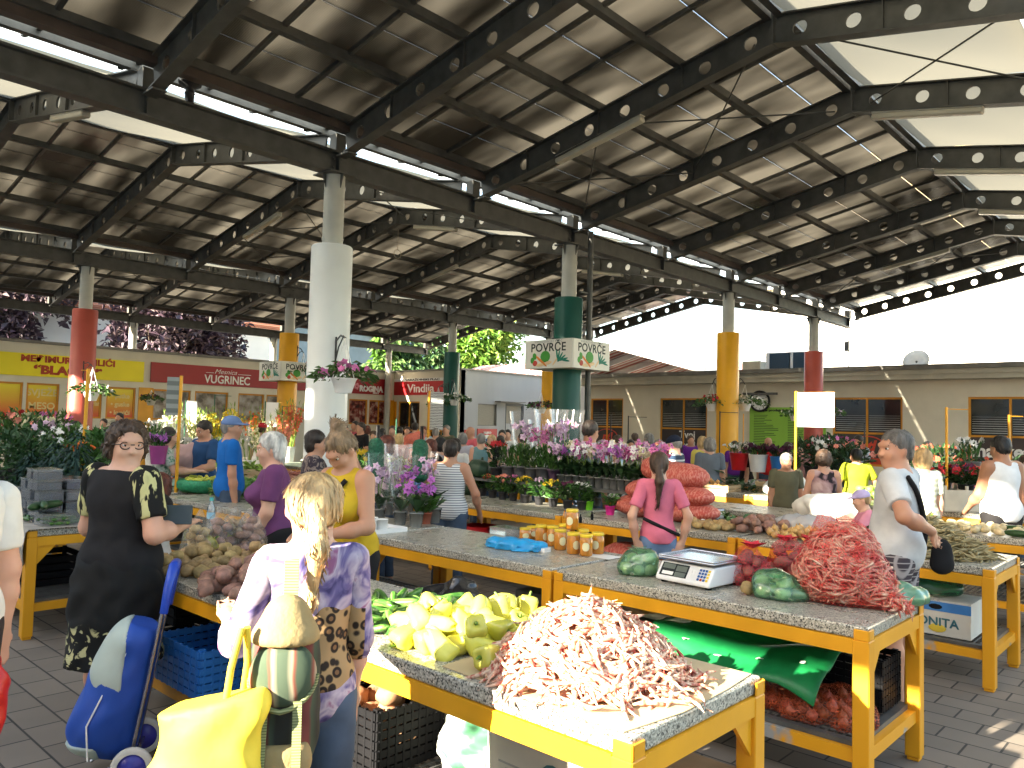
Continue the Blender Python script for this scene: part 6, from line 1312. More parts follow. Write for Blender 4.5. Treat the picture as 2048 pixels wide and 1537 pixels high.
for k, (px, py, c) in enumerate(((1195, 1012, 'lilac'), (1212, 1010, 'white'), (1240, 1012, 'lilac'), (1258, 1005, 'purple'))): pl(ORC[c], 'sleeved %s orchid, %s from the left beside the pink pot' % (c, 'first second third fourth'.split()[k]), at(px, py, TZ), .8, 'orchids beside the pink pot')
# raised step behind: herbs and the orchid bank
m = MB(); m.box(6.68, 4.5, 1.02, 7.08, 7.6, 1.05)
for y in (4.55, 6.0, 7.5): m.box(6.7, y - .02, TZ + .002, 6.74, y + .02, 1.02); m.box(7.02, y - .02, TZ - .3, 7.06, y + .02, 1.02)
tag(m.build('display_shelf', GREYM, loc=(6.9, 5.6, 1)), 'long grey raised shelf carrying herbs and the orchid bank', 'shelf')
def shelf_at(px): d = ray(px, 950); t = 6.84 / d.x; return Vector((6.84, t * d.y, 1.051))
HE = herb(70)
for k, px in enumerate((1017, 1042, 1064, 1087, 1110)): q = shelf_at(px); pl(HE if k < 4 else herb(71, pbr('plum_pot', (.1, .06, .11), .5)), 'grey pot of upright green herbs on the raised shelf, %s from the left' % 'first second third fourth fifth'.split()[k] if k < 4 else 'plum coloured pot of green herbs at the right end of the herb row', q, 1.08 + .07 * (k % 2), 'herb pots on the raised shelf')
pl(bedding(72, 'red', .34, POTD, .13, 9, .05, LEAFD, .15, .09, .09, 90), 'dark pot of a red flowering plant at the left end of the raised shelf', shelf_at(993), .9)
for k, (px, c, dx, s) in enumerate(((1030, 'lilac', .1, 1.35), (1062, 'pink', .12, 1.2), (1082, 'lilac', .1, 1.4), (1112, 'lilac', .12, 1.4))): q = shelf_at(px) + Vector((dx + .05, 0, 0)); pl(ORC[c], 'tall sleeved %s orchid standing behind the herbs, %s from the left' % (c, 'first second third fourth'.split()[k]), q, s, 'tall orchids behind the herbs')
k = 0
for row in range(2):
    for px in range(1130, 1318, 15):
        c = ('lilac', 'pink', 'white', 'purple', 'lilac', 'cream', 'pink')[(k * 3 + row) % 7]; q = shelf_at(px + 5 * row) + Vector((.16 * row - .06, 0, 0)); pl(ORN[c], '%s orchid packed in the %s row of the orchid bank' % (c, ('front', 'back')[row]), q, .98 + .08 * row, 'orchid bank on the raised shelf'); k += 1
# pumpkins, basket
PM = MB(); pv_ = []; nn_ = 28; prof = [(.02, -.1), (.1, -.1), (.135, -.04), (.14, .02), (.11, .08), (.03, .1), (.01, .09)]
for r, z in prof:
    for k in range(nn_): t_ = 6.283 * k / nn_; g_ = 1 + .05 * math.cos(9 * t_); pv_.append((r * g_ * math.cos(t_), r * g_ * math.sin(t_), z))
PM.add(pv_, [(i * nn_ + k, i * nn_ + (k + 1) % nn_, (i + 1) * nn_ + (k + 1) % nn_, (i + 1) * nn_ + k) for i in range(6) for k in range(nn_)], True); PM.tube([(0, 0, .09), (.01, 0, .13)], [.02, .012], 6); PMM = PM.mesh('pumpkin', PUMP)
for k, (px, py) in enumerate(((892, 985), (920, 988), (945, 990))): put('pumpkin', PMM, at(px, py, TZ) + Vector((0, 0, .115)), 'dark green ribbed pumpkin, %s of the three behind the orchids' % ('left one', 'middle one', 'right one')[k], 'pumpkin', 'pumpkins behind the orchids', rd, rot=(0, 0, k), s=(1.05, 1.15))
q = shelf_at(972); put('pumpkin', PMM, q + Vector((0, .1, .1)), 'dark green ribbed pumpkin on the raised shelf left of the red flower', 'pumpkin', None, rd, rot=(.2, 0, 1), s=(1.05, 1.1))
p = at(866, 985, TZ); crate('plastic_crate', 'dark blue plastic basket of courgettes behind the orchids', p, .3, .36, .2, BLUEP, 0, 4)
for k in range(8): put('courgette', ZUC, (p.x + rd.uniform(-.1, .1), p.y + rd.uniform(-.12, .12), TZ + .14 + .03 * (k % 3)), 'pale courgette in the dark blue basket', 'courgette', 'courgettes in the blue basket', rd, rot=(rd.uniform(-.8, .8), rd.uniform(-.8, .8), k), s=(.8, 1))
crumple('net_sack', 'red net sack of small onions behind the front flower pots', 'net sack', at(968, 960, TZ), (.2, .26, .16), SACK, .008, 35)
# green net pouches hung up behind the orchids
NETG = pbr('green_net_pouch', (.008, .09, .045), .5, .4, 60, bump=.8, bscale=60)
for px, py, l in ((752, 918, 'hanging green net pouch left of the sunglasses woman'), (840, 920, 'hanging green net pouch left of the striped tank top woman')):
    p = deep(px, py, 7.2); o = tag(obj('net_pouch', sdf_mesh([('c', (0, 0, -.14), (0, 0, .12), .072, .07, .03)], .012, name='net_pouch', mats=NETG, wob=.008, wobs=42), loc=p), l, 'net'); m = MB(); m.tube([(0, 0, .16), (0, 0, .3)], .006, 5); m.build('cord', BLACK, o, world=False)
    m = MB(); m.tube([(p.x + .05, p.y, TZ), (p.x + .02, p.y, p.z + .31), (p.x, p.y, p.z + .3)], .01, 6); tag(m.build('wire_stand', BLACK, loc=(p.x, p.y, TZ)), 'thin dark wire stand of the green net pouch ' + ('left of the sunglasses woman' if px < 800 else 'beside the striped tank top'), 'stand')
# bushes and firs at the left
def bush(seed, fl, mat, R3, n, nf, L=.12, r=.055):
    r_ = random.Random(seed); t = thing('flowering_bush', 'x', 'potted bush'); m = MB(); potmesh(m, .16, .22); m.build('pot', POTD, t, world=False); m = MB()
    def f(q): u = Vector((q.gauss(0, 1), q.gauss(0, 1), q.gauss(0, 1))).normalized() * q.random() ** .4; return Vector((u.x * R3[0], u.y * R3[1], .22 + R3[2] + u.z * R3[2])), u + Vector((q.gauss(0, .5), q.gauss(0, .5), .3))
    foliage(m, n, f, L, L * .45, r_); m.tube([(0, 0, .2), (0, 0, .3 + R3[2])], .02, 6); m.build('foliage', mat, t, world=False)
    if nf: m = MB(); blooms(m, [Vector((u.x * R3[0], u.y * R3[1], .25 + R3[2] + u.z * R3[2] * .95)) for u in [Vector((r_.gauss(0, 1), r_.gauss(0, 1), abs(r_.gauss(0, 1)) + .2)).normalized() for _ in range(nf)]], r, r_, 7); m.build('blossoms', FLC[fl], t, world=False)
    return t
for px, py, D, fl, mt, R3, nf, l, sd in ((12, 935, 10, 'salmon', LEAFM, (.4, .4, .34), 26, 'salmon flowered bush at the left edge', 1), (58, 935, 10.5, 'cream', LEAFM, (.42, .42, .36), 34, 'cream flowered bush second from the left edge', 2), (98, 938, 10, 'lilac', LEAFD, (.36, .36, .3), 30, 'bush with lilac pompom flowers', 3), (140, 935, 9.8, 'white', LEAFM, (.38, .38, .26), 26, 'white starred bush left of the tall yellow pole', 4), (40, 965, 8.8, None, LEAFD, (.42, .42, .3), 0, 'dark leafless flowered bush in front at the left edge', 5), (150, 950, 9.0, 'orange', LEAFM, (.3, .3, .18), 9, 'low bush with a few orange flowers', 6), (212, 950, 9.5, None, LEAFM, (.3, .3, .3), 0, 'feathery green bush right of the tall yellow pole', 7), (30, 905, 12.5, 'red', LEAFM, (.4, .4, .34), 26, 'red flowered bush behind the cream one', 8), (100, 900, 12.5, 'pink', LEAFM, (.4, .4, .3), 22, 'pink flowered bush behind the lilac one', 9)):
    p = deep(px, py, D); t = bush(80 + sd, fl, mt, R3, 420, nf); t['label'] = l; t['group'] = 'bushes at the left'; t.location = (p.x, p.y, max(.6, p.z - .25))
for px, py, D, h, r0, sd, l in ((110, 985, 8.2, .62, .4, 1, 'broad dark fir behind the blueberry boxes'), (150, 1000, 7.9, .75, .42, 2, 'taller dark fir left of the black dress woman'), (60, 990, 8.6, .5, .36, 3, 'low dark fir at the left')):
    p = deep(px, py, D); r_ = random.Random(sd); t = thing('potted_fir', l, 'fir', (p.x, p.y, .45), group='dark potted firs'); m = MB(); potmesh(m, .16, .22); m.build('pot', POTD, t, world=False); m = MB(); m.tube([(0, 0, .2), (0, 0, .2 + h * .9)], .025, 6)
    for i in range(700): f = r_.random() ** .7; a = r_.random() * 6.28; rr = r0 * f * r_.uniform(.2, 1); q = Vector((rr * math.cos(a), rr * math.sin(a), .2 + h * (1 - f) + .12 * (1 - rr / r0))); m.leaf(q, (math.cos(a), math.sin(a), r_.uniform(-.5, .3)), .13, .025)
    m.build('needles', pbr('blue_fir', (.014, .045, .036), .6, .4, 5), t, world=False)
# gladioli and cut flowers in the sun
WV = pbr('white_vase', (.72, .72, .7), .4)
for px, py, D, kd, fl, n, H, l, sd in ((305, 880, 15, 'bunch', 'white', 26, .5, 'white bunch of flowers at the left end of the gladiolus row', 1), (345, 880, 15.5, 'glad', 'white', 22, .75, 'white gladioli left of the leaning pole', 2), (392, 882, 16, 'glad', 'cream', 22, .72, 'cream gladioli beside the green pole', 3), (430, 880, 16.4, 'glad', 'yellow', 24, .75, 'yellow gladioli above the blue cap', 4), (500, 905, 14.5, 'glad', 'white', 16, .7, 'white gladioli in a tall white vase', 5), (470, 880, 16.5, 'glad', 'yellow', 24, .8, 'yellow gladioli behind the white vase', 6), (508, 875, 16.6, 'glad', 'orange', 18, .7, 'orange gladioli left of the red cap', 7), (545, 880, 16, 'glad', 'cream', 24, .8, 'pale gladioli behind the red cap', 8), (578, 880, 15.6, 'glad', 'coral', 26, .85, 'coral red gladioli before the yellow column', 9), (560, 885, 15, 'glad', 'salmon', 14, .6, 'salmon gladioli at the foot of the coral ones', 10), (525, 905, 14.2, 'glad', 'cream', 10, .65, 'pale gladioli in the right white vase', 11), (650, 925, 13.5, 'bunch', 'yellow', 22, .22, 'low bunch of yellow flowers left of the white column', 12), (630, 922, 13.5, 'bunch', 'white', 20, .24, 'low bunch of white flowers beside the yellow bunch', 13), (325, 905, 14.5, 'bunch', 'cream', 30, .4, 'cream cut flowers behind the flower carrying woman', 14), (370, 905, 15, 'bunch', 'white', 30, .4, 'white cut flowers behind the pink backpack', 15)):
    p = deep(px, py, D); t = bucket_of(100 + sd, kd, fl, WV, H, n, .26, LEAFP if kd == 'glad' else LEAFM); t['label'] = l; t.location = (p.x, p.y, max(.25, p.z - .55)); t['group'] = 'cut flowers in the sun'
# flowers at the right
for px, py, D, kd, fl, pot, n, l, sd, mt in ((1478, 905, 13.2, 'bunch', 'white', pbr('red_plastic', (.5, .015, .02)), 20, 'red bucket of white daisies by the right yellow column', 1, LEAFM), (1516, 908, 13.0, 'bunch', 'dark', WHITEP, 40, 'white bucket of dark purple flowers below the clock', 2, LEAFD), (1560, 912, 12.8, 'bunch', 'dark', BLUEP, 40, 'blue bucket of dark flowers behind the old man', 3, LEAFD)):
    p = deep(px, py, D); t = bucket_of(130 + sd, kd, fl, pot, .2, n, .3, mt, .34, .19); t['label'] = l; t.location = (p.x, p.y, p.z - .3); t.scale = (.82, .82, .82)
for px, py, D, fl, l, sd in ((1628, 905, 13, 'white', 'white echinacea plants right of the price board pole', 1), (1665, 900, 13.3, 'pink', 'pink echinacea plants behind the sleeveless woman', 2), (1690, 915, 12.6, 'salmon', 'salmon flowers behind the yellow green shirt man', 3), (1880, 925, 11, 'coral', 'coral geraniums right of the blond woman', 4)):
    p = deep(px, py, D); t = bush(150 + sd, fl, LEAFD, (.42, .42, .22), 330, 24, .12, .05); t['label'] = l; t.location = (p.x, p.y, p.z - .45)
for k, (px, py) in enumerate(((1912, 985), (1955, 985))):
    p = deep(px, py, 9.2); m = crate('plastic_crate', 'cream slatted crate under the red geraniums, %s one' % ('left', 'right')[k], (p.x, p.y, TZ), .3, .42, .3, pbr('cream_crate', (.55, .5, .4), .7, .1, 5), R(40), 1)
    for j in range(2): q = p + Vector((.1 * j - .05, .12 - .22 * j, 0)); t = bedding(170 + 2 * k + j, ('red', 'dark', 'red', 'coral')[2 * k + j], .2, POTD, .2, 12, .06, LEAFD, .1, .08, .09, 130); t['label'] = '%s geranium in the %s cream crate, %s one' % (('red', 'crimson', 'red', 'coral red')[2 * k + j], ('left', 'right')[k], ('nearer', 'farther')[j]); t.location = (q.x, q.y, TZ + .22)
p = deep(1942, 910, 10.5); t = bucket_of(190, 'bunch', 'white', GREYM, .3, 14, .2, LEAFM, .3, .12); t['label'] = 'white lilies in a grey pot left of the white tank top man'; t.location = (p.x, p.y, p.z - .4)
p = deep(1990, 945, 11); t = bush(191, 'coral', LEAFD, (.5, .4, .2), 300, 16, .1, .05); t['label'] = 'dark shrub with coral flowers behind the white tank top man'; t.location = (p.x + .8, p.y, p.z - .4)
# crates and heaps farther off
for px, py, D, l, ms, lb, gp in ((500, 930, 11.2, 'wooden crate of cut greens in front of the white vases', None, '', ''), (420, 930, 11.5, 'wooden crate with red tomatoes near the blue T-shirt man', None, '', ''), (950, 895, 14, 'stacked pale wooden crates of onions behind the striped tank top', [ONIM], 'onion in the far pale crate', 'onions in the far crate')):
    p = deep(px, py, D); crate('wooden_crate', l, (p.x, p.y, TZ), .4, .62, .17, pbr('pale_crate_wood', (.5, .38, .22), .8, .2, 4), R(45), 2)
    if ms: crate('wooden_crate', 'upper pale wooden crate heaped with onions behind the striped tank top', (p.x, p.y, TZ + .18), .4, .62, .17, pbr('pale_crate_wood', (.5, .38, .22)), R(45), 2); fill(24, (p.x, p.y, TZ + .22), .4, .6, ms, .04, .16, lb, 'onion', gp, R(45), s=(1.1, 1.3))
    else: greens('leafy greens in the ' + l.split(' of ')[0].split(' with ')[0] + (' by the vases' if px == 500 else ' by the blue T-shirt'), (p.x, p.y, TZ + .12), .2, .22, .14, 90, LEAFP, int(px))
greens('yellow green celery leaves right of the striped tank top', (8.5 - 1.8 + .9, 7.2, TZ), .2, .35, .3, 140, LEAFP, 21); 
for px, py, D, R_, mt, l, nm, ct in ((925, 925, 10.5, (.2, .3, .12), TOM, 'red tomatoes heap beside the far celery', 'tomato_heap', 'tomatoes'), (398, 962, 10.2, (.3, .5, .12), BEANR, 'heap of dark red bean pods behind the scale', 'bean_heap', 'bean pods'), (585, 945, 9.6, (.34, .5, .2), BEANR, 'big heap of red bean pods right of the purple shirt woman', 'bean_heap', 'bean pods')):
    p = deep(px, py, D); m = MB(); r_ = random.Random(int(px))
    for k in range(420):
        a = r_.random() * 6.28; q = r_.random() ** .55; P = Vector((p.x + R_[0] * q * math.cos(a), p.y + R_[1] * q * math.sin(a), TZ + .02 + R_[2] * (1 - q ** 1.4)))
        if mt is TOM:
            if k < 60: m.ell(P, .035, 8, 6)
        else:
            M3 = Matrix.Rotation(r_.random() * 6.28, 3, 'Z') @ Matrix.Rotation(r_.gauss(0, .3), 3, 'Y'); src = r_.choice(PODS); m.add([M3 @ (Vector(v) * 1.2) + P for v in src.v], src.f, True)
    m.lathe([(.95, 0), (.6, .45 * R_[2]), (.02, .85 * R_[2])], (p.x, p.y, TZ + .004), 14, sx=R_[0], sy=R_[1])
    tag(m.build(nm, mt, loc=(p.x, p.y, TZ)), l, ct, kind='stuff')
SACK2 = pbr('pale_red_net_sack', (.5, .12, .08), .6, .15, 30, bump=.5, bscale=40)
for k, (px, py, D, rr, l) in enumerate(((812, 900, 15, (.34, .34, .36), 'big pale red net sack in front of the dairy shop door'), (835, 905, 14.8, (.3, .3, .3), 'pale red net sack right of the big far one'), (828, 868, 15, (.2, .2, .26), 'upright pale red net sack on top of the far pile'))):
    p = deep(px, py, D); crumple('net_sack', l, 'net sack', (p.x, p.y, p.z - rr[2]), rr, SACK2, .015, 12, .03, seed=k)
for px, py, D, l in ((700, 900, 13, 'potted plants before the far shoppers, left of the sunglasses woman'), (735, 905, 12.6, 'mixed potted plants behind the left green net pouch')):
    p = deep(px, py, D); t = bush(210 + int(px), 'yellow' if px > 720 else 'salmon', LEAFM, (.4, .6, .18), 260, 20, .1, .05); t['label'] = l; t.location = (p.x, p.y, TZ - .2)
p = deep(770, 945, 11.2); sheet('white_cover', 'pale green edged sheet in full sun on the far table', [(7.98, 10.2), (8.92, 10.2), (8.92, 13.9), (7.98, 13.9)], TZ + .002, pbr('pale_green_board', (.62, .72, .6), .6), 'sheet', .02)
for k in range(9): q = (8.2 + .25 * (k % 3), 10.7 + .34 * k, TZ + .08); put('cauliflower', LM[k % 3] if k % 2 else lettuce_mesh(60 + k, .1, CAUL), (q[0], q[1], TZ + .02), ('pale cauliflower' if k % 2 == 0 else 'green lettuce') + ' on the sunlit green edged table', 'vegetable', 'vegetables on the sunlit table', rd, rot=(0, 0, k), s=(.9, 1.1))
for k in range(10): p = deep(1690 + 9 * k, 955 - (k % 3) * 4, 9.4); m = MB(); m.lathe([(.035, 0), (.04, .02), (.04, .12), (.03, .15), (.035, .17)], n=12); tag(m.build('dark_jar', pbr('dark_jar_glass', (.012, .01, .012), .1, .2, 4, spec=.6), loc=(p.x, p.y, TZ)), 'dark jar in the group right of the sleeveless woman', 'jar', 'dark jars on the far table')
for k in range(4): p = deep(1660 + 20 * k, 985, 8.9); put('melon', LM[0] if False else PMM, (p.x, p.y, TZ + .09), 'small round green melon before the dark jars', 'melon', 'melons before the dark jars', rd, rot=(0, 0, k), s=(.7, .8))
# ================================================================== people
def skin_mat(name, col):
    m = pbr(name, col, .5, .1, 5, col2=tuple(min(1, c * f) for c, f in zip(col, (1.12, .98, .95))), thr=(.35, .7), spec=.35); _, _, b = nodes_of(m); b.inputs['Subsurface Weight'].default_value = .12; b.inputs['Subsurface Radius'].default_value = (.02, .008, .004); return m
SK = {'fair': skin_mat('fair_skin', (.52, .31, .22)), 'tan': skin_mat('tanned_skin', (.43, .23, .145)), 'brown': skin_mat('brown_tanned_skin', (.33, .17, .10))}
HAIR = {k: pbr('hair_' + k, c, .5, .45, 26, stretch=(1, 1, .25), bump=.5, bscale=70, spec=.4) for k, c in dict(brown=(.06, .035, .022), dark=(.022, .015, .012), black=(.01, .009, .009), grey=(.2, .185, .17), white=(.55, .53, .49), blond=(.45, .30, .14), redbrown=(.11, .028, .016), darkblond=(.2, .13, .07), saltpepper=(.12, .11, .1)).items()}
EYEW = pbr('eye_white', (.6, .58, .54), .3); EYED = pbr('eye_iris', (.03, .022, .016), .2); LIP = pbr('lip', (.42, .17, .13), .5); BROW = pbr('brow', (.07, .05, .04), .8)
def cloth(name, col, var=.12, **k): return pbr(name, col, .85, var, 7, spec=.2, bump=.12, bscale=14, **k)
JEANS = cloth('denim', (.05, .075, .12), .25); DARKC = cloth('black_cloth', (.014, .013, .014)); SHOE = pbr('dark_shoe', (.03, .02, .016), .6)
def V3(*a): return np.array(a, float)
def person(label, pos, face, h=1.7, w=1., sk='fair', hair=('short', 'brown'), top=('tee', DARKC), bot=('trousers', JEANS), lean=0., hy=0., hp=0., L=None, Rt=None, res=.024, belly=0., bust=0., fingers=False, legs=None, crouch=None, ex=None, group=None, shoe=None, hw=1.):
    """one continuous body grown round a posed skeleton, then hair, garments and face details as its children.
    local axes: +y the way the body faces, +x its right. L / Rt: (upper arm direction, forearm direction, hand direction)"""
    S = h / 1.72
    def rotx(v, a): c, s = math.cos(a), math.sin(a); return V3(v[0], v[1] * c - v[2] * s, v[1] * s + v[2] * c)
    la = -R(lean); hip = V3(0, 0, .93)
    def T(x, y, z): return hip + rotx(V3(x, y, z - .93), la)          # a point of the upright torso, leaned from the hip
    RM = np.array(Matrix.Rotation(la, 3, 'X'))
    neck = T(0, -.015, 1.46); hd = T(0, .015, 1.585)
    HM = np.array(Matrix.Rotation(la, 3, 'X') @ Matrix.Rotation(R(hy), 3, 'Z') @ Matrix.Rotation(R(hp), 3, 'X'))
    def Hd(x, y, z): return hd + HM @ V3(x, y, z)
    sh = .156 * (1 + (w - 1) * .5)
    P = [('e', T(0, .0, .95), (.165 * w, .115 * w, .13), RM, .06), ('e', T(0, .005 + belly * .5, 1.1), (.138 * w, .1 * w + belly, .15), RM, .07), ('e', T(0, 0, 1.29), (.155 * w, .108 * w, .17), RM, .07), ('c', T(-sh * .86, -.012, 1.405), T(sh * .86, -.012, 1.405), .058 * w ** .5, .058 * w ** .5, .06), ('c', T(0, -.02, 1.4), Hd(0, -.02, -.05), .066 * w ** .3, .054, .04)]
    if bust:
        for s in (-1, 1): P.append(('e', T(s * .075 * w, .085 * w, 1.255), (.068 * w + bust * .3, .06 + bust, .065 + bust * .3), RM, .05))
    tor = list(P[:4]) + P[5:]
    head = [('e', Hd(0, -.012, .035), (.074 * hw, .093, .083), HM, .03), ('e', Hd(0, .02, -.045), (.058 * hw, .068, .072), HM, .05), ('e', Hd(0, .052, -.088), (.026, .024, .02), HM, .035), ('c', Hd(0, .086, .004), Hd(0, .104, -.032), .008, .0115, .016), ('e', Hd(-.013, .097, -.036), (.009, .011, .008), HM, .01), ('e', Hd(.013, .097, -.036), (.009, .011, .008), HM, .01), ('e', Hd(0, .083, .03), (.05, .02, .014), HM, .025)]
    for s in (-1, 1): head.append(('e', Hd(s * .074 * hw, -.012, -.008), (.012, .022, .032), HM, .012)); head.append(('e', Hd(s * .04, .064, -.03), (.024, .022, .024), HM, .03))
    P += head
    arms = {}
    for s, A in ((-1, L), (1, Rt)):
        A = A or ((.14, -.03, -1), (.05, .16, -1))
        a = T(s * sh, -.015, 1.4); d1 = V3(A[0][0] * s, A[0][1], A[0][2]); d2 = V3(A[1][0] * s, A[1][1], A[1][2]); d1 /= np.linalg.norm(d1); d2 /= np.linalg.norm(d2)
        d3 = d2 if len(A) < 3 else V3(A[2][0] * s, A[2][1], A[2][2]); d3 = d3 / np.linalg.norm(d3)
        el = a + d1 * .285; wr = el + d2 * .245; arms[s] = (a, el, wr, d3)
        k = w ** .7
        P += [('c', a, el, .054 * k, .041 * k, .04), ('c', el, el + d2 * .1, .041 * k, .042 * k, .03), ('c', el + d2 * .1, wr, .042 * k, .027, .03)]
        n = np.cross(d3, V3(s, 0, 0)) if abs(d3[0]) < .8 else np.cross(d3, V3(0, 0, 1)); n = n / (np.linalg.norm(n) + 1e-9); sd = np.cross(d3, n)
        if fingers:
            P.append(('e', wr + d3 * .05, (.042, .055, .017), np.array([sd, d3, n]).T, .02))
            for q, (ln, off) in enumerate(((.07, .03), (.08, .011), (.075, -.009), (.058, -.028))):
                b = wr + d3 * .088 + sd * off; m1 = b + d3 * ln * .5 + n * .006; P += [('c', b, m1, .0098, .009, .006), ('c', m1, m1 + d3 * ln * .42 + n * .016, .009, .0072, .004)]
            b = wr + d3 * .03 + sd * .035; m1 = b + d3 * .03 + sd * .025 + n * .01; P += [('c', b, m1, .013, .011, .01), ('c', m1, m1 + d3 * .032 + n * .006, .0105, .008, .005)]
        else:
            P.append(('e', wr + d3 * .055, (.034, .058, .02), np.array([sd, d3, n]).T, .025)); P.append(('c', wr + d3 * .1, wr + d3 * .165 + n * .02, .021, .012, .02)); P.append(('c', wr + d3 * .03, wr + d3 * .09 + sd * .045, .013, .009, .012))
    lg = []
    for s in (-1, 1):
        hp_ = V3(s * .088 * w ** .6, 0, .9)
        if crouch: kn = hp_ + V3(s * .05, crouch[0], crouch[1]); an = kn + V3(0, crouch[2], crouch[3])
        else: o = (legs or (0, 0, 0, 0)); kn = V3(s * .095 * w ** .4, .01 + (o[0] if s < 0 else o[1]), .49); an = V3(s * .1 * w ** .3, -.03 + 2 * (o[0] if s < 0 else o[1]), .085)
        lg.append((hp_, kn, an)); k = w ** .7
        P += [('c', hp_, kn, .088 * k, .056 * k, .05), ('c', kn, kn + (an - kn) * .35, .054 * k, .056 * k, .04), ('c', kn + (an - kn) * .35, an, .056 * k, .036, .04), ('e', an + V3(s * .012, .065, -.045), (.045, .12, .038), None, .03)]
    x, y = pos[0], pos[1]; zoff = pos[2] if len(pos) > 2 else 0
    def mesh(pr, name, mat, cuts=(), r=None, wob=0., wobs=9):
        me = sdf_mesh(pr, r or res, cuts, name, mat, wob, wobs); me.transform(Matrix.Scale(S, 4)); return me
    body = obj('person', mesh(P, 'person', SK[sk]), loc=(x, y, zoff)); body.rotation_euler = (0, 0, R(face - 90)); tag(body, label, 'person', group)
    # ---- garments: the body's own forms a little larger, cut straight at their hems
    def grow(prs, d): return [(p[0], p[1], p[2], p[3] + d, p[4] + d, p[5]) if p[0] == 'c' else ('e', p[1], tuple(r + d for r in p[2]), p[3], p[4]) for p in prs]
    kind, tm = top; up = RM @ V3(0, 0, 1); fw = RM @ V3(0, 1, 0)
    if kind:
        g = grow(tor, .013); hem = kind.split('-')
        base = [q for q in g]
        ncut = [(T(0, .0, 1.42), up * 1 + fw * .55)] if 'low' in hem else [(T(0, .0, 1.462), up + fw * .28)]
        if 'tank' in hem: base = base[:3] + [('c', T(-sh * .7, -.012, 1.405), T(sh * .7, -.012, 1.405), .064 * w ** .5, .064 * w ** .5, .05)] + base[4:]; ncut = [(T(0, .05, 1.448), up * 1 + fw * .55)] if 'back' not in hem else [(T(0, 0, 1.46), up)]
        base.append(('e', T(0, belly * .4, .98), (.172 * w + .008, .125 * w + .012 + belly * .6, .14), RM, .05))
        zc = .86 if 'long' in hem else .9
        o = obj('top', mesh(base, 'top', tm, ncut + [(T(0, 0, zc), -up)], wob=.0035, wobs=17), body)
        sl = .2 if 'tee' in hem else (.5 if 'long sleeve' in kind else 0)
        if sl:
            for s in (-1, 1):
                a, el, wr, d3 = arms[s]; d = (el - a) / np.linalg.norm(el - a)
                if sl < .4: obj('sleeve', mesh(grow([('c', a - d * .01, el, .062 * w ** .7, .054 * w ** .7, .04)], .008), 'sleeve', tm, [(a + d * sl, d)], wob=.003, wobs=22), body)
                else: d2 = (wr - el) / np.linalg.norm(wr - el); obj('sleeve', mesh(grow([('c', a - d * .01, el, .056 * w ** .7, .046 * w ** .7, .04), ('c', el, wr, .047, .04, .04)], .006), 'sleeve', tm, [(el + d2 * .07, d2)], wob=.004, wobs=20), body)
    bk, bm = bot
    hipg = [('e', T(0, 0, .95), (.17 * w + .006, .12 * w + .006 + belly * .4, .13), RM, .05)]
    if bk in ('trousers', 'shorts', 'hotpants'):
        g = list(hipg)
        for hp_, kn, an in lg: g += grow([('c', hp_, kn, .09 * w ** .7, .064 * w ** .6, .05), ('c', kn, an, .062 * w ** .5, .05, .04)], .012)
        zc = {'trousers': .07, 'shorts': .5, 'hotpants': .76}[bk]
        obj('trousers' if bk == 'trousers' else 'shorts', mesh(g, 'trousers', bm, [((0, 0, zc), (0, 0, -1)), (T(0, 0, 1.02), up)], wob=.004, wobs=15), body)
    elif bk in ('skirt', 'dress'):
        z1 = .42 if bk == 'skirt' else .44; g = hipg + [('e', V3(0, 0, .75), (.19 * w, .155 * w, .3), None, .1), ('c', V3(0, 0, .8), V3(0, 0, .3), .16 * w, .2 * w, .1)]
        obj('skirt', mesh(g, 'skirt', bm, [((0, 0, z1), (0, 0, -1)), (T(0, 0, 1.04), up)], wob=.012, wobs=13), body)
    if shoe:
        for hp_, kn, an in lg: obj('shoe', mesh([('e', an + V3(0.0, .065, -.055), (.052, .13, .034), None, .03)], 'shoe', shoe, [((0, 0, .0), (0, 0, -1)), ((0, 0, .075), (0, 0, 1))], r=.014), body)
    # ---- hair
    hs, hc = hair; hm = HAIR[hc]
    if hs != 'bald':
        cap = [('e', Hd(0, -.022, .045), (.086 * hw, .099, .088), HM, .03)]
        fwd = HM @ V3(0, 1, 0); upv = HM @ V3(0, 0, 1)
        cuts = [(Hd(0, .07, .062), fwd * 1 - upv * .75)]; wob_, ws = .004, 60
        if hs in ('short', 'cap'): cap.append(('e', Hd(0, -.05, -.01), (.072 * hw, .062, .07), HM, .03)); cuts.append((Hd(0, 0, -.06), -upv))
        elif hs == 'full': cap = [('e', Hd(0, -.02, .055), (.093 * hw, .104, .094), HM, .03), ('e', Hd(0, -.055, -.02), (.08 * hw, .066, .085), HM, .03)]; cuts = [(Hd(0, .068, .058), fwd - upv * .6)]; wob_, ws = .006, 45
        elif hs == 'bob': cap += [('e', Hd(0, -.035, -.02), (.095 * hw, .08, .1), HM, .03)]; cuts = [(Hd(0, .066, .06), fwd - upv * .45), (Hd(0, 0, -.11), -upv)]; wob_, ws = .006, 40
        elif hs == 'curly': cap += [('e', Hd(0, -.035, -.005), (.103 * hw, .092, .1), HM, .03), ('e', Hd(0, -.02, .07), (.09 * hw, .095, .075), HM, .03)]; cuts = [(Hd(0, .062, .07), fwd - upv * .5), (Hd(0, 0, -.1), -upv)]; wob_, ws = .011, 60
        elif hs == 'bun': cap += [('e', Hd(0, -.06, .0), (.074 * hw, .055, .075), HM, .03), ('e', Hd(0, -.075, .125), (.05, .05, .045), HM, .02), ('e', Hd(.03, -.09, .15), (.03, .03, .03), HM, .02)]; cuts = []; cuts = [(Hd(0, .074, .055), fwd - upv * .9)]; wob_, ws = .006, 55
        elif hs == 'pony':
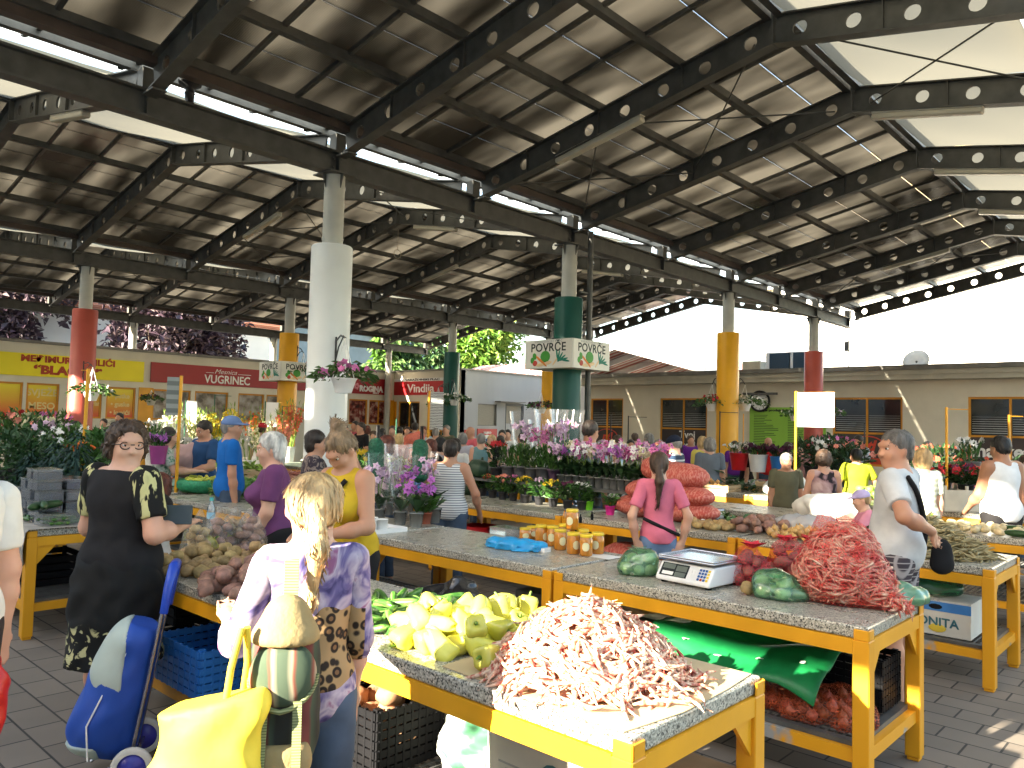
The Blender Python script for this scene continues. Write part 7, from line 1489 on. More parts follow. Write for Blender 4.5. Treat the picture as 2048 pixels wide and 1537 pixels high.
            cap += [('e', Hd(0, -.06, .0), (.076 * hw, .055, .075), HM, .03)]; b = Hd(0, -.115, -.01); cap += [('c', b, b + V3(0, -.035, -.12), .03, .036, .03), ('c', b + V3(0, -.035, -.12), b + V3(-.01, -.02, -.34), .036, .012, .03)]; cuts = []; cap[0] = ('e', Hd(0, -.03, .045), (.085 * hw, .092, .086), HM, .03); wob_, ws = .004, 50
        if hs == 'cap':
            cc = [('e', Hd(0, -.012, .058), (.088, .106, .08), HM, .03), ('e', Hd(0, .1, .045), (.07, .085, .012), HM, .01)]
            obj('cap', mesh(cc, 'cap', ex['capmat'], [(Hd(0, 0, .032), -upv)], r=min(res, .012)), body); cuts.append((Hd(0, 0, .04), upv))
        hme = mesh(cap, 'hair', hm, cuts, r=min(res, .016), wob=wob_, wobs=ws)
        if res < .021 and hs != 'cap':
            r_ = random.Random(len(label)); m = MB(); vs = hme.vertices; n = len(vs); mid = Vector(hd * S); crown = Vector(Hd(0, -.03, .14) * S)
            for k in range(420 if res < .016 else 160):
                v = vs[r_.randrange(n)]; p0 = v.co + v.normal * .002; d = (p0 - crown); d = d - v.normal * d.dot(v.normal); d = d.normalized() if d.length > .01 else Vector((0, 0, -1)); side = d.cross(v.normal)
                cl = 1 if hs == 'curly' else .35; pts = [p0]; dd = d.copy()
                for j in range(3): dd = (dd + side * r_.gauss(0, .45 * cl) + v.normal * r_.gauss(.02, .3 * cl) - (p0 - mid).normalized() * .12).normalized(); pts.append(pts[-1] + dd * .014)
                wd = r_.uniform(.0022, .005)
                for j in range(3): m.add([pts[j] - side * wd, pts[j] + side * wd, pts[j + 1] + side * wd * (.9 - .3 * j), pts[j + 1] - side * wd * (.9 - .3 * j)], [(0, 1, 2, 3)], True)
            bm_ = bmesh.new(); bm_.from_mesh(hme); nv = len(bm_.verts); V_ = [bm_.verts.new(q) for q in m.v]
            for f in m.f: bm_.faces.new([V_[i] for i in f])
            bm_.to_mesh(hme); bm_.free()
        obj('hair', hme, body)
    # ---- face
    if res < .03:
        for s in (-1, 1):
            m = MB(); m.ell(Hd(s * .031, .0775, .008), (.0155, .008, .009), 10, 6, Matrix(HM.tolist())); m.m = 1; m.ell(Hd(s * .031, .0835, .008), (.0078, .004, .0082), 8, 6, Matrix(HM.tolist())); me = m.mesh('eye', [EYEW, EYED]); me.transform(Matrix.Scale(S, 4)); obj('eye', me, body)
            m = MB(); m.tube([Hd(s * .014, .092, .0295), Hd(s * .03, .09, .032), Hd(s * .05, .076, .0255)], [.0035, .005, .0025], 6); me = m.mesh('eyebrow', BROW); me.transform(Matrix.Scale(S, 4)); obj('eyebrow', me, body)
        m = MB(); m.tube([Hd(-.023, .074, -.065), Hd(0, .0855, -.064), Hd(.023, .074, -.065)], [.0018, .0042, .0018], 6); m.tube([Hd(-.018, .0745, -.068), Hd(0, .085, -.0705), Hd(.018, .0745, -.068)], [.0015, .0045, .0015], 6); me = m.mesh('mouth', LIP); me.transform(Matrix.Scale(S, 4)); obj('mouth', me, body)
    if ex and 'glasses' in ex:
        m = MB(); gm = ex['glasses']
        for s in (-1, 1):
            m.tube([Hd(s * (.034 + .026 * math.cos(t)), .096 - .006 * abs(math.cos(t)), .006 + .019 * math.sin(t)) for t in [k * 6.283 / 14 for k in range(15)]], .0032, 5, False); m.tube([Hd(s * .06, .09, .012), Hd(s * .078 * hw, .05, .012), Hd(s * .082 * hw, -.01, .008)], .0032, 5)
        m.tube([Hd(-.01, .099, .01), Hd(.01, .099, .01)], .003, 5); me = m.mesh('glasses', gm); me.transform(Matrix.Scale(S, 4)); go = obj('glasses', me, body)
        if ex.get('dark'):
            for s in (-1, 1): m = MB(); m.ell(Hd(s * .034, .094, .006), (.025, .003, .018), 10, 6, Matrix(HM.tolist())); me = m.mesh('lens', GLASSD); me.transform(Matrix.Scale(S, 4)); obj('lens', me, go)
    if ex and 'strap' in ex:
        m = MB(); a, b, mt = ex['strap']; pts = []
        for k in range(9):                                            # a strap lying on the back and chest
            u = k / 8; q = T(a[0] + (b[0] - a[0]) * u, 0, a[1] + (b[1] - a[1]) * u); back = (1 if ex.get('front') else -1) * (.125 * w + .006) * (1 - .35 * abs(2 * u - 1) ** 3); pts.append(q + RM @ V3(0, back, 0))
        m.tube(pts, .016, 6); me = m.mesh('strap', mt); me.transform(Matrix.Scale(S, 4) @ Matrix.Scale(1, 4)); obj('strap', me, body)
    body['_'] = 0; del body['_']
    return body
def P2(px, py, D): p = deep(px, py, D); return (p.x, p.y)
CAMA = 42.75
# ---- the near figures
LEOP = pattern('black_cloth', 'noise', [(.008, .008, .008), (.012, .012, .012)], 7, .85); BONE = pattern('black_cloth_with_pale_bone_marks', 'noise', [(.008, .008, .008), (.008, .008, .008), (.5, .47, .22), (.35, .33, .16)], 10, .85, (.0, .54, .57, .8), dist=.3, stretch=(2.2, 2.2, .55))
ELEPH = pattern('black_cloth_with_pale_hem_print', 'noise', [(.008, .008, .008), (.008, .008, .008), (.45, .42, .22)], 13, .85, (.0, .55, .58), dist=1.4, zlim=(.62, .66))
FP = dict(res=.0125, fingers=True)
bd = person('woman in black patterned dress and dark glasses holding a dark wallet, beside the potatoes', (1.665, 4.3), 20, 1.665, 1.28, 'fair', ('curly', 'brown'), ('tee-low-long', LEOP), ('dress', ELEPH), bust=.03, belly=.03, hy=-118, Rt=((.35, -.05, -1), (-.12, 1, .12), (-.35, 1, .1)), L=((.3, .1, -1), (-.2, 1, .05)), ex={'glasses': pbr('dark_frame', (.02, .015, .012), .3)}, shoe=SHOE, hw=1.1, **FP)
for c_ in bd.children:
    if c_.name.startswith('sleeve'): c_.data.materials[0] = BONE
PUR = cloth('plum_purple_jersey', (.14, .045, .13)); person('old white haired woman in a plum purple T-shirt', P2(553, 1000, 5.65), CAMA + 104, 1.6, 1.12, 'fair', ('full', 'white'), ('tee-long', PUR), ('skirt', DARKC), bust=.045, belly=.02, res=.014, lean=4, L=((.1, .15, -1), (-.2, .6, -1)), Rt=((.15, .12, -1), (-.3, .6, -.9)))
MUS = cloth('mustard_yellow_knit', (.5, .33, .02)); person('woman in a mustard yellow tank top with hair in a bun, looking down', P2(706, 1000, 4.75), CAMA + 146, 1.66, 1.06, 'tan', ('bun', 'darkblond'), ('tank-long', MUS), ('trousers', DARKC), hp=-34, lean=9, bust=.03, L=((.25, .15, -1), (-.5, .9, -.15)), Rt=((.3, .1, -1), (-.45, .9, -.2)), ex={'strap': ((-.1, 1.42), (.15, 1.1), DARKC), 'front': 1}, **FP)
FLOR = pattern('purple_floral_blouse', 'noise', [(.035, .03, .11), (.12, .10, .24), (.27, .23, .34), (.43, .38, .46), (.25, .1, .2)], 9, .8, (.32, .42, .5, .6, .7), dist=1.5)
LEO2 = pattern('leopard_print', 'vor', [(.02, .014, .01), (.3, .19, .08), (.36, .24, .12)], 16, .8, (.0, .38, .6))
def _panel_mix(m):
    N, Lk, b = nodes_of(m); src = b.inputs['Base Color'].links[0].from_socket; tc = [n for n in N if n.type == 'TEX_COORD'][0]
    v = N.new('ShaderNodeTexVoronoi'); v.inputs['Scale'].default_value = 30; nz = N.new('ShaderNodeTexNoise'); nz.inputs['Scale'].default_value = 5; Lk.new(tc.outputs['Object'], v.inputs['Vector']); Lk.new(tc.outputs['Object'], nz.inputs['Vector'])
    cr = N.new('ShaderNodeValToRGB'); e = cr.color_ramp.elements; e[0].position = .2; e[0].color = rgb(.17, .09, .04); e[1].position = .56; e[1].color = rgb(.32, .21, .1); q1 = e.new(.27); q1.color = rgb(.015, .01, .008); q2 = e.new(.46); q2.color = rgb(.02, .014, .01); Lk.new(v.outputs['Distance'], cr.inputs[0])
    sp = N.new('ShaderNodeSeparateXYZ'); Lk.new(tc.outputs['Object'], sp.inputs[0])
    def M(op, a, bb): q = N.new('ShaderNodeMath'); q.operation = op; [Lk.new(x, q.inputs[i]) if hasattr(x, 'node') else setattr(q.inputs[i], 'default_value', x) for i, x in enumerate((a, bb))]; return q.outputs[0]
    f = M('MULTIPLY', M('GREATER_THAN', M('ADD', sp.outputs[0], M('MULTIPLY', nz.outputs[0], .12)), .05), M('LESS_THAN', M('ADD', sp.outputs[2], M('MULTIPLY', nz.outputs[0], .2)), 1.22))
    f = M('MULTIPLY', f, M('GREATER_THAN', M('ADD', sp.outputs[2], M('MULTIPLY', nz.outputs[0], .2)), .97)); f = M('MULTIPLY', f, M('LESS_THAN', sp.outputs[0], .17))
    mx = N.new('ShaderNodeMix'); mx.data_type = 'RGBA'; Lk.new(f, mx.inputs[0]); Lk.new(src, mx.inputs[6]); Lk.new(cr.outputs[0], mx.inputs[7]); Lk.new(mx.outputs[2], b.inputs['Base Color'])
_panel_mix(FLOR)
bl = person('blond ponytailed woman seen from behind in a purple floral blouse, with backpack', (1.43, 2.17), CAMA + 20, 1.535, .9, 'fair', ('pony', 'blond'), ('long sleeve-long', FLOR), ('trousers', JEANS), hp=-8, L=((.36, .1, -1), (.1, 1, .1)), Rt=((.1, .12, -1), (0, .45, -1)), belly=.02, hw=1.2, **FP)
GRT = cloth('pale_grey_tee', (.5, .51, .52)); CHK = pattern('dark_checked_cloth', 'check', [(.045, .035, .045), (.06, .05, .06), (.35, .32, .32)], 9, .85, (.0, .86, .97))
mn = person('grey haired man in pale grey T-shirt and checked shorts, hand on his hip', (5.3, 1.57), CAMA + 48, 1.74, 1.08, 'tan', ('short', 'saltpepper'), ('tee-long', GRT), ('shorts', CHK), hy=52, L=((.75, -.5, -.8), (-.95, -.42, -.42), (-.8, .0, -.55)), Rt=((.15, .2, -1), (-.2, .7, -.8)), ex={'strap': ((-.13, 1.43), (.17, .95), DARKC)}, shoe=pbr('brown_sandal', (.1, .06, .04), .7), belly=.02, res=.012, fingers=True)
mb_ = obj('shoulder_bag', sdf_mesh([('e', (0, 0, 0), (.035, .07, .11), None, .04), ('e', (0, 0, -.07), (.035, .075, .06), None, .04)], .012, name='shoulder_bag', mats=DARKC), loc=deep(1884, 1110, 5.25)); tag(mb_, 'black shoulder bag hanging at the grey haired man’s side', 'bag'); mb_.rotation_euler = (0, 0, R(35))
PINK = cloth('pink_jersey', (.62, .16, .24)); person('woman with a long dark ponytail in a pink T-shirt and denim shorts, hands on hips', P2(1316, 1090, 6.2), CAMA + 2, 1.525, .84, 'fair', ('pony', 'brown'), ('tee', PINK), ('hotpants', cloth('light_denim', (.12, .19, .32), .2)), L=((.42, -.2, -1), (-.2, .1, -1), (-.4, -.1, -.8)), Rt=((.42, -.2, -1), (-.2, .1, -1), (-.4, -.1, -.8)), hy=-12, ex={'strap': ((-.15, 1.12), (.17, .98), DARKC)}, res=.014, fingers=True)
WTEE = cloth('white_tee', (.68, .66, .62)); ed = person('person in a white T-shirt cut off by the left edge, arm hanging down', P2(-92, 1100, 2.95), CAMA + 62, 1.66, 1.0, 'fair', ('bob', 'brown'), ('tee-long', WTEE), ('trousers', cloth('dark_checked_trousers', (.04, .03, .03))), Rt=((.16, -.02, -1), (.02, .1, -1)), res=.014, fingers=True)
c_ = P2(-30, 1245, 3.0); tag(crumple('carrier_bag', 'x', 'bag', (c_[0], c_[1], .45), (.06, .14, .3), pbr('red_bag', (.5, .02, .02), .4)), 'red carrier bag held at the left edge', 'bag')
# the black dress woman's wallet
wl_ = at(350, 1052, 1.08); wl_ = deep(352, 1030, 4.08); m = MB(); m.box(-.08, -.012, -.05, .08, .012, .05); m.box(-.08, .013, -.045, .07, .022, .045); o = bevel(m.build('wallet', pbr('blue_grey_leather', (.035, .05, .06), .5, .1, 10), world=False), .006, 2); o.location = wl_; o.rotation_euler = (R(-8), 0, R(-38)); tag(o, 'dark blue grey wallet held by the woman in the black dress', 'wallet')
# ---- the middle distance
def q(label, px, D, face, h=1.65, **k):
    p = deep(px, 850, D); return person(label, (p.x, p.y), face, h, **k)
MID = dict(res=.02); FAR = dict(res=.034)
BLUP = cloth('bright_blue_polo', (.01, .12, .42)); q('man in a bright blue polo shirt and light blue cap, facing away to the right', 462, 8.3, CAMA - 55, 1.72, sk='tan', hair=('cap', 'grey'), top=('tee-long', BLUP), hy=-30, ex={'capmat': cloth('light_blue_cap', (.13, .2, .38))}, belly=.02, **MID)
q('red haired woman in white seated low behind the black dress', 322, 6.3, 150, 1.62, sk='tan', hair=('full', 'redbrown'), top=('tee', WTEE), crouch=(.35, -.08, 0, -.42), **MID).location.z = -.38
NAVY = cloth('navy_tee', (.02, .06, .15)); q('man in a navy T-shirt with a white oval print, looking down', 410, 9.6, 190, 1.66, sk='tan', hair=('short', 'dark'), top=('tee', NAVY), hp=-20, w=1.15, L=((.3, .3, -1), (-.4, 1, -.2)), Rt=((.3, .3, -1), (-.4, 1, -.2)), **MID)
q('woman in slate grey with a pale pink backpack, bending forward', 385, 10, 20, 1.55, sk='fair', hair=('short', 'grey'), top=('tee', cloth('slate_tee', (.06, .07, .1))), lean=24, **MID)
p = deep(372, 925, 9.6); tag(crumple('backpack', 'x', 'backpack', (p.x, p.y, p.z - .18), (.12, .16, .38), pbr('dusty_pink_cloth', (.42, .27, .26), .8), .008, 14), 'dusty pink backpack worn by the bending woman', 'backpack')
q('dark haired woman in a green patterned dress carrying flowers', 322, 9.2, -20, 1.58, sk='fair', hair=('bob', 'dark'), top=('tee', pattern('green_white_dress', 'vor', [(.05, .2, .13), (.3, .38, .3), (.5, .5, .45)], 22, .8, (.1, .4, .6))), bot=('dress', pattern('green_white_skirt', 'vor', [(.02, .15, .1), (.05, .2, .13), (.5, .5, .45)], 22, .8, (.1, .4, .6))), lean=8, L=((.2, .4, -.8), (-.2, 1, 0)), Rt=((.2, .4, -.8), (-.2, 1, 0)), **MID)
p = deep(318, 885, 9.0); t = bucket_of(301, 'bunch', 'purple', pbr('magenta_wrap', (.3, .05, .2), .5), .12, 20, .14, LEAFM, .2, .1); t['label'] = 'bunch of purple flowers in magenta wrap carried by the green dress woman'; t.location = (p.x, p.y, p.z - .25)
STRIPE = pattern('grey_striped_shirt', 'wave', [(.1, .1, .11), (.3, .31, .3)], 5, .85, (.45, .55), 'Z'); q('man with dark hair in a grey striped shirt, from behind, near the red column', 152, 11, CAMA + 10, 1.6, sk='tan', hair=('short', 'black'), top=('tee', STRIPE), **MID)
q('bearded man in black standing before the orange posters', 238, 19, 222, 1.75, sk='tan', hair=('short', 'black'), top=('tee', DARKC), **FAR); q('woman in a black top standing left of the bearded man', 207, 19, 222, 1.6, sk='fair', hair=('short', 'dark'), top=('tank', DARKC), **FAR)
q('dark haired woman in a brown patterned blouse standing before the white column', 632, 7.3, CAMA - 70, 1.6, w=1.12, sk='tan', hair=('full', 'dark'), top=('tee-long', pattern('brown_zigzag', 'noise', [(.04, .03, .04), (.22, .17, .15)], 12, .85, (.48, .54), dist=2)), L=((.2, .3, -1), (-.4, .9, -.5)), Rt=((.2, .3, -1), (-.4, .9, -.5)), **MID)
q('person with a red cap behind the purple shirt woman', 525, 14.5, CAMA, 1.62, sk='fair', hair=('cap', 'brown'), top=('tee', WTEE), ex={'capmat': cloth('red_cap', (.4, .02, .03))}, **FAR)
q('bald man in a turquoise shirt far behind the white column', 697, 15, 200, 1.62, sk='fair', hair=('bald', 'grey'), top=('tee', cloth('turquoise', (.1, .42, .5))), lean=10, **FAR); q('man in black right of the turquoise shirt', 722, 16, 180, 1.68, sk='tan', hair=('short', 'dark'), top=('tee', DARKC), **FAR); q('woman in white right of the man in black', 748, 16, 222, 1.5, sk='fair', hair=('full', 'brown'), top=('tee', WTEE), **FAR); q('dark haired person far behind the sunglasses woman', 765, 18, CAMA, 1.55, sk='tan', hair=('bob', 'black'), top=('tee', cloth('olive', (.15, .15, .08))), **FAR)
q('red haired woman in sunglasses and a pale pink T-shirt, arm raised', 774, 8.3, CAMA + 70, 1.55, w=1.15, sk='fair', hair=('full', 'redbrown'), top=('tee-long', cloth('pale_pink', (.55, .38, .42))), bust=.03, L=((.6, .7, -.7), (-.2, .4, 1)), ex={'glasses': BLACK, 'dark': 1}, **MID)
STW = pattern('white_tank_with_thin_stripes', 'wave', [(.07, .08, .12), (.62, .62, .62)], 14, .85, (.12, .3), 'Z'); q('woman in a white tank top with thin stripes, seen from behind', 903, 7.6, CAMA - 8, 1.55, w=1.1, sk='tan', hair=('short', 'dark'), top=('tank-long-back', STW), L=((.45, .1, -1), (.1, .5, -1)), Rt=((.45, .1, -1), (.1, .6, -.9)), **MID)
q('red haired woman in black seated left of the striped tank top', 862, 10, 180, 1.5, sk='fair', hair=('bob', 'redbrown'), top=('tee', DARKC), **MID); q('dark haired woman left of the striped tank top, turned away', 882, 10.5, CAMA + 30, 1.52, sk='fair', hair=('bob', 'black'), top=('tee', cloth('greyish_pink', (.4, .33, .33))), **MID); q('long haired woman in white behind the striped tank top', 912, 11, CAMA, 1.5, sk='fair', hair=('bob', 'dark'), top=('tee', WTEE), **MID)
q('old woman in a lilac grey blouse far off, left of the coral pink shirt', 926, 13.5, CAMA + 5, 1.55, sk='fair', hair=('bob', 'grey'), top=('tee', cloth('lilac_grey', (.42, .4, .46))), w=1.1, **FAR); q('man in a coral pink T-shirt before the pale wall', 942, 15, 170, 1.66, sk='tan', hair=('bald', 'grey'), top=('tee', cloth('coral_pink', (.6, .12, .15))), **FAR); q('man in a teal tank top before the red emblem poster', 963, 13, CAMA, 1.55, sk='fair', hair=('short', 'grey'), top=('tank', cloth('teal_grey', (.13, .24, .26))), **FAR); q('blond woman in black right of the teal tank top', 984, 14, 200, 1.52, sk='fair', hair=('bob', 'blond'), top=('tee', DARKC), **FAR)
q('man with short dark hair in a light blue T-shirt by the dark green column', 1180, 9.0, CAMA - 40, 1.78, sk='tan', hair=('short', 'dark'), top=('tee', cloth('pale_blue', (.32, .45, .55))), hp=-14, **MID)
q('woman with glasses in a pale blue sleeveless top before the leftmost bakery window', 1235, 13, CAMA + 70, 1.58, sk='fair', hair=('short', 'brown'), top=('tank', cloth('pale_blue2', (.35, .5, .6))), ex={'glasses': BLACK}, **FAR)
q('man in a navy striped polo shirt and dark cap', 1350, 10.2, CAMA + 60, 1.62, sk='fair', hair=('cap', 'grey'), top=('tee', pattern('navy_white_stripes', 'wave', [(.02, .04, .08), (.02, .04, .08), (.45, .47, .48)], 4, .85, (.0, .78, .86), 'Z')), hp=-12, w=1.12, ex={'capmat': cloth('navy_cap', (.015, .02, .04))}, **MID)
q('red haired woman bending behind the pink shirt woman', 1322, 9.2, CAMA + 60, 1.55, sk='fair', hair=('short', 'redbrown'), top=('tee', cloth('dusty_rose', (.45, .25, .24))), hp=-20, **MID); q('grey haired person in a pale cap left of the striped polo', 1290, 11, CAMA, 1.45, sk='fair', hair=('short', 'grey'), top=('tee', cloth('khaki', (.2, .18, .13))), **FAR); q('grey haired person far off before the beige wall', 1298, 15, CAMA + 40, 1.6, sk='fair', hair=('curly', 'grey'), top=('tee', cloth('camouflage', (.12, .12, .08))), **FAR)
q('woman in a purple T-shirt before the second bakery window', 1382, 17, 222, 1.58, sk='tan', hair=('short', 'brown'), top=('tee', cloth('violet', (.12, .02, .22))), **FAR); q('grey haired woman in a slate grey blouse, seen from behind', 1420, 11.8, CAMA, 1.58, w=1.15, sk='fair', hair=('curly', 'grey'), top=('tee-long', cloth('slate_grey', (.13, .15, .18))), res=.022); q('blond woman in yellow left of the slate grey blouse', 1405, 13, CAMA + 20, 1.6, sk='fair', hair=('bob', 'blond'), top=('tee', cloth('pale_yellow', (.55, .45, .1))), **FAR)
q('grey haired woman in profile right of the right yellow column', 1494, 13.6, CAMA + 70, 1.52, sk='fair', hair=('bob', 'saltpepper'), top=('tee', DARKC), **FAR); q('bald man in a red T-shirt before the lime green board', 1537, 15.5, CAMA, 1.6, sk='tan', hair=('bald', 'grey'), top=('tee', cloth('red_tee', (.42, .015, .015))), w=1.15, **FAR); q('dark haired person seen from behind left of the price board pole', 1576, 14, CAMA, 1.53, sk='fair', hair=('short', 'brown'), top=('tee', DARKC), **FAR)
q('old grey haired man in an olive T-shirt seated facing the camera', 1573, 9.6, 215, 1.45, w=1.1, sk='tan', hair=('short', 'grey'), top=('tee', cloth('olive_grey', (.11, .11, .07))), **MID)
q('short haired woman in a pinkish sleeveless top with her back to us', 1648, 9.0, CAMA - 12, 1.5, w=1.0, sk='fair', hair=('curly', 'brown'), top=('tank-long-back', pattern('pink_black_abstract', 'noise', [(.02, .015, .02), (.3, .18, .2), (.5, .36, .36)], 6, .8, (.38, .46, .62), dist=1)), hp=-18, L=((.2, .3, -1), (.0, .7, -.7)), Rt=((.2, .3, -1), (.0, .7, -.7)), **MID)
q('bearded man in sunglasses before the third bakery window', 1660, 14.5, 200, 1.6, sk='tan', hair=('short', 'black'), top=('tee', DARKC), ex={'glasses': BLACK, 'dark': 1}, res=.028); q('woman in dark print right of the man in sunglasses', 1676, 14, 210, 1.45, sk='tan', hair=('bob', 'dark'), top=('tee', cloth('dark_print', (.05, .02, .06))), **FAR)
q('broad man in a yellow green T-shirt, seen from behind', 1713, 11, CAMA + 3, 1.5, w=1.25, sk='tan', hair=('short', 'black'), top=('tee', cloth('yellow_green', (.38, .42, .02))), L=((.5, .1, -1), (.1, .3, -1)), Rt=((.6, .1, -.9), (.1, .3, -1)), **MID); q('man in a pale blue shirt and tie before the third bakery window', 1718, 15.5, 160, 1.68, sk='tan', hair=('short', 'dark'), top=('tee', cloth('shirt_blue', (.4, .45, .52))), hp=-15, **FAR); q('dark haired woman in violet beside the man in shirt and tie', 1703, 14.5, 222, 1.42, sk='tan', hair=('bob', 'black'), top=('tee', cloth('violet', (.12, .02, .22))), **FAR)
q('blond woman in a pale striped blouse behind the grey haired man', 1845, 7.9, CAMA + 15, 1.58, sk='fair', hair=('bob', 'blond'), top=('tee-long', pattern('pale_stripes', 'wave', [(.4, .42, .3), (.55, .55, .48)], 6, .85, (.4, .6), 'Z')), **MID)
q('child in a pink T-shirt with a lilac sun hat, leaning on the table', 1745, 6.9, CAMA + 75, 1.22, sk='fair', hair=('cap', 'blond'), top=('tee', cloth('child_pink', (.58, .24, .33))), ex={'capmat': cloth('lilac_hat', (.42, .36, .6))}, lean=10, L=((.2, .5, -.8), (-.6, .8, 0)), Rt=((.2, .5, -.8), (-.6, .8, 0)), **MID)
WT = cloth('white_tank', (.66, .67, .68)); q('broad man with short black hair in a white tank top, at the right', 2002, 7.9, CAMA + 8, 1.72, w=1.12, sk='brown', hair=('short', 'black'), top=('tank-long-back', WT), bot=('trousers', DARKC), L=((.15, .25, -1), (-.1, .7, -.6)), Rt=((.15, .0, -1), (0, .3, -1)), hp=-12, **MID)
q('man in a light blue shirt near the right bakery wall', 1855, 15, 222, 1.6, sk='fair', hair=('short', 'grey'), top=('tee', cloth('shirt_blue', (.4, .45, .52))), **FAR); q('dark capped person left of the light blue shirt man', 1836, 14, CAMA + 90, 1.5, sk='fair', hair=('short', 'black'), top=('tee', DARKC), **FAR); q('person low behind the flowers before the beige wall', 1887, 14, 222, 1.32, sk='fair', hair=('short', 'brown'), top=('tee', cloth('slate_grey', (.13, .15, .18))), **FAR); q('person in plum at the right picture edge', 2052, 10, 222, 1.5, sk='fair', hair=('bob', 'brown'), top=('tee', cloth('plum', (.2, .03, .15))), **FAR)
for px, D, l, hc, tp in ((800, 18, 'far shopper in white before the dairy door', 'dark', WTEE), (815, 19, 'far shopper in blue before the dairy door', 'brown', NAVY), (872, 17, 'far grey haired shopper by the dark green column', 'grey', WTEE), (640 + 365, 16, 'pale clothed shopper behind the tall orchids', 'black', WTEE), (1090, 11.5, 'person in white in the sun behind the herb pots', 'blond', WTEE), (1270, 17, 'dark clothed shopper between the first bakery windows', 'brown', DARKC), (690, 19, 'far shopper half hidden by the white column', 'dark', cloth('olive', (.15, .15, .08)))):
    q(l, px, D, 222 if px % 2 else CAMA, 1.6, sk='fair', hair=('short', hc), top=('tee', tp), **FAR)
g_ = 'shoppers far off among the stalls'
for k, (px, D, hh, face, hc, hs, tp, l) in enumerate(((655, 16, 1.6, 222, 'grey', 'short', cloth('slate_grey', (.13, .15, .18)), 'grey shirt'), (710, 19.5, 1.7, 200, 'dark', 'short', cloth('coral_pink', (.6, .12, .15)), 'coral pink shirt'), (735, 19, 1.6, CAMA, 'redbrown', 'bob', cloth('cream_top', (.5, .44, .34)), 'cream top'), (760, 15, 1.5, CAMA + 90, 'black', 'bob', WTEE, 'white T-shirt and black bob'), (785, 17, 1.62, 222, 'brown', 'short', cloth('turquoise', (.1, .42, .5)), 'turquoise top'),
    (800, 14, 1.5, 20, 'blond', 'bob', cloth('dusty_rose', (.45, .25, .24)), 'dusty rose top'), (830, 19, 1.7, CAMA, 'dark', 'short', cloth('navy_tee', (.02, .06, .15)), 'navy T-shirt'), (848, 18, 1.62, 222, 'redbrown', 'short', cloth('pale_blue', (.32, .45, .55)), 'pale blue shirt'), (893, 18, 1.66, 200, 'grey', 'short', cloth('olive_grey', (.11, .11, .07)), 'olive shirt'), (1002, 15, 1.5, CAMA, 'dark', 'bob', cloth('pale_pink', (.55, .38, .42)), 'pale pink top'), (1016, 17, 1.6, 222, 'black', 'short', WTEE, 'white shirt near the notices'),
    (1045, 16, 1.55, CAMA + 60, 'brown', 'bob', cloth('camouflage', (.12, .12, .08)), 'khaki top'), (1205, 12, 1.5, CAMA + 80, 'grey', 'curly', cloth('lilac_grey', (.42, .4, .46)), 'lilac grey blouse'), (1262, 14, 1.5, 222, 'dark', 'short', cloth('camouflage', (.12, .12, .08)), 'khaki shirt'), (1318, 14, 1.5, CAMA, 'grey', 'curly', cloth('cream_top', (.5, .44, .34)), 'cream blouse'), (1470, 16, 1.5, 222, 'brown', 'bob', cloth('violet', (.12, .02, .22)), 'violet top'), (1600, 15, 1.5, 200, 'dark', 'bob', cloth('dusty_rose', (.45, .25, .24)), 'rose top by the red door'), (1790, 15, 1.55, CAMA, 'grey', 'short', cloth('slate_grey', (.13, .15, .18)), 'slate shirt'), (1930, 14, 1.5, 222, 'dark', 'bob', cloth('coral_pink', (.6, .12, .15)), 'coral top'))):
    where = 'left of the white column' if px < 690 else 'right of the white column' if px < 850 else 'right of the far green column' if px < 1060 else 'left of the second bakery window' if px < 1330 else 'before the bakery wall'
    q('far shopper in a %s, %s' % (l, where), px, D, face, hh, sk=('fair', 'tan')[k % 2], hair=(hs, hc), top=('tee', tp), group=g_, **FAR)
for k, (px, py, D, mt, l) in enumerate(((690, 925, 12.4, LEAFP, 'pale green lettuces heap left of the sunglasses woman'), (745, 930, 11.8, CUC, 'cucumbers heap behind the left green net pouch'), (925, 918, 12.5, ONI, 'golden onions heap beyond the striped tank top'), (985, 922, 12, PEP, 'yellow peppers heap left of the red flowering plant'), (1340, 925, 12, TOM, 'tomatoes heap near the striped polo man'), (1385, 922, 13, POT, 'potatoes heap near the violet T-shirt woman'), (1780, 930, 10.5, LEAFP, 'pale cabbages heap right of the yellow green shirt'), (640, 938, 11, ONR, 'red onions heap left of the white column'))):
    p = deep(px, py, D); m = MB(); r_ = random.Random(k); rr = .05 if mt in (LEAFP,) else .035
    for x, y, z in heap(70, p.x, p.y, .28, .42, TZ, rr, .16, r_, 6): m.ell((x, y, z), (rr, rr * r_.uniform(.8, 1.3), rr * .9), 8, 6, nz=.25, seed=k)
    tag(m.build(l.split(' heap')[0].split(' ')[-1] + '_heap', mt, loc=(p.x, p.y, TZ)), l, 'produce', kind='stuff')
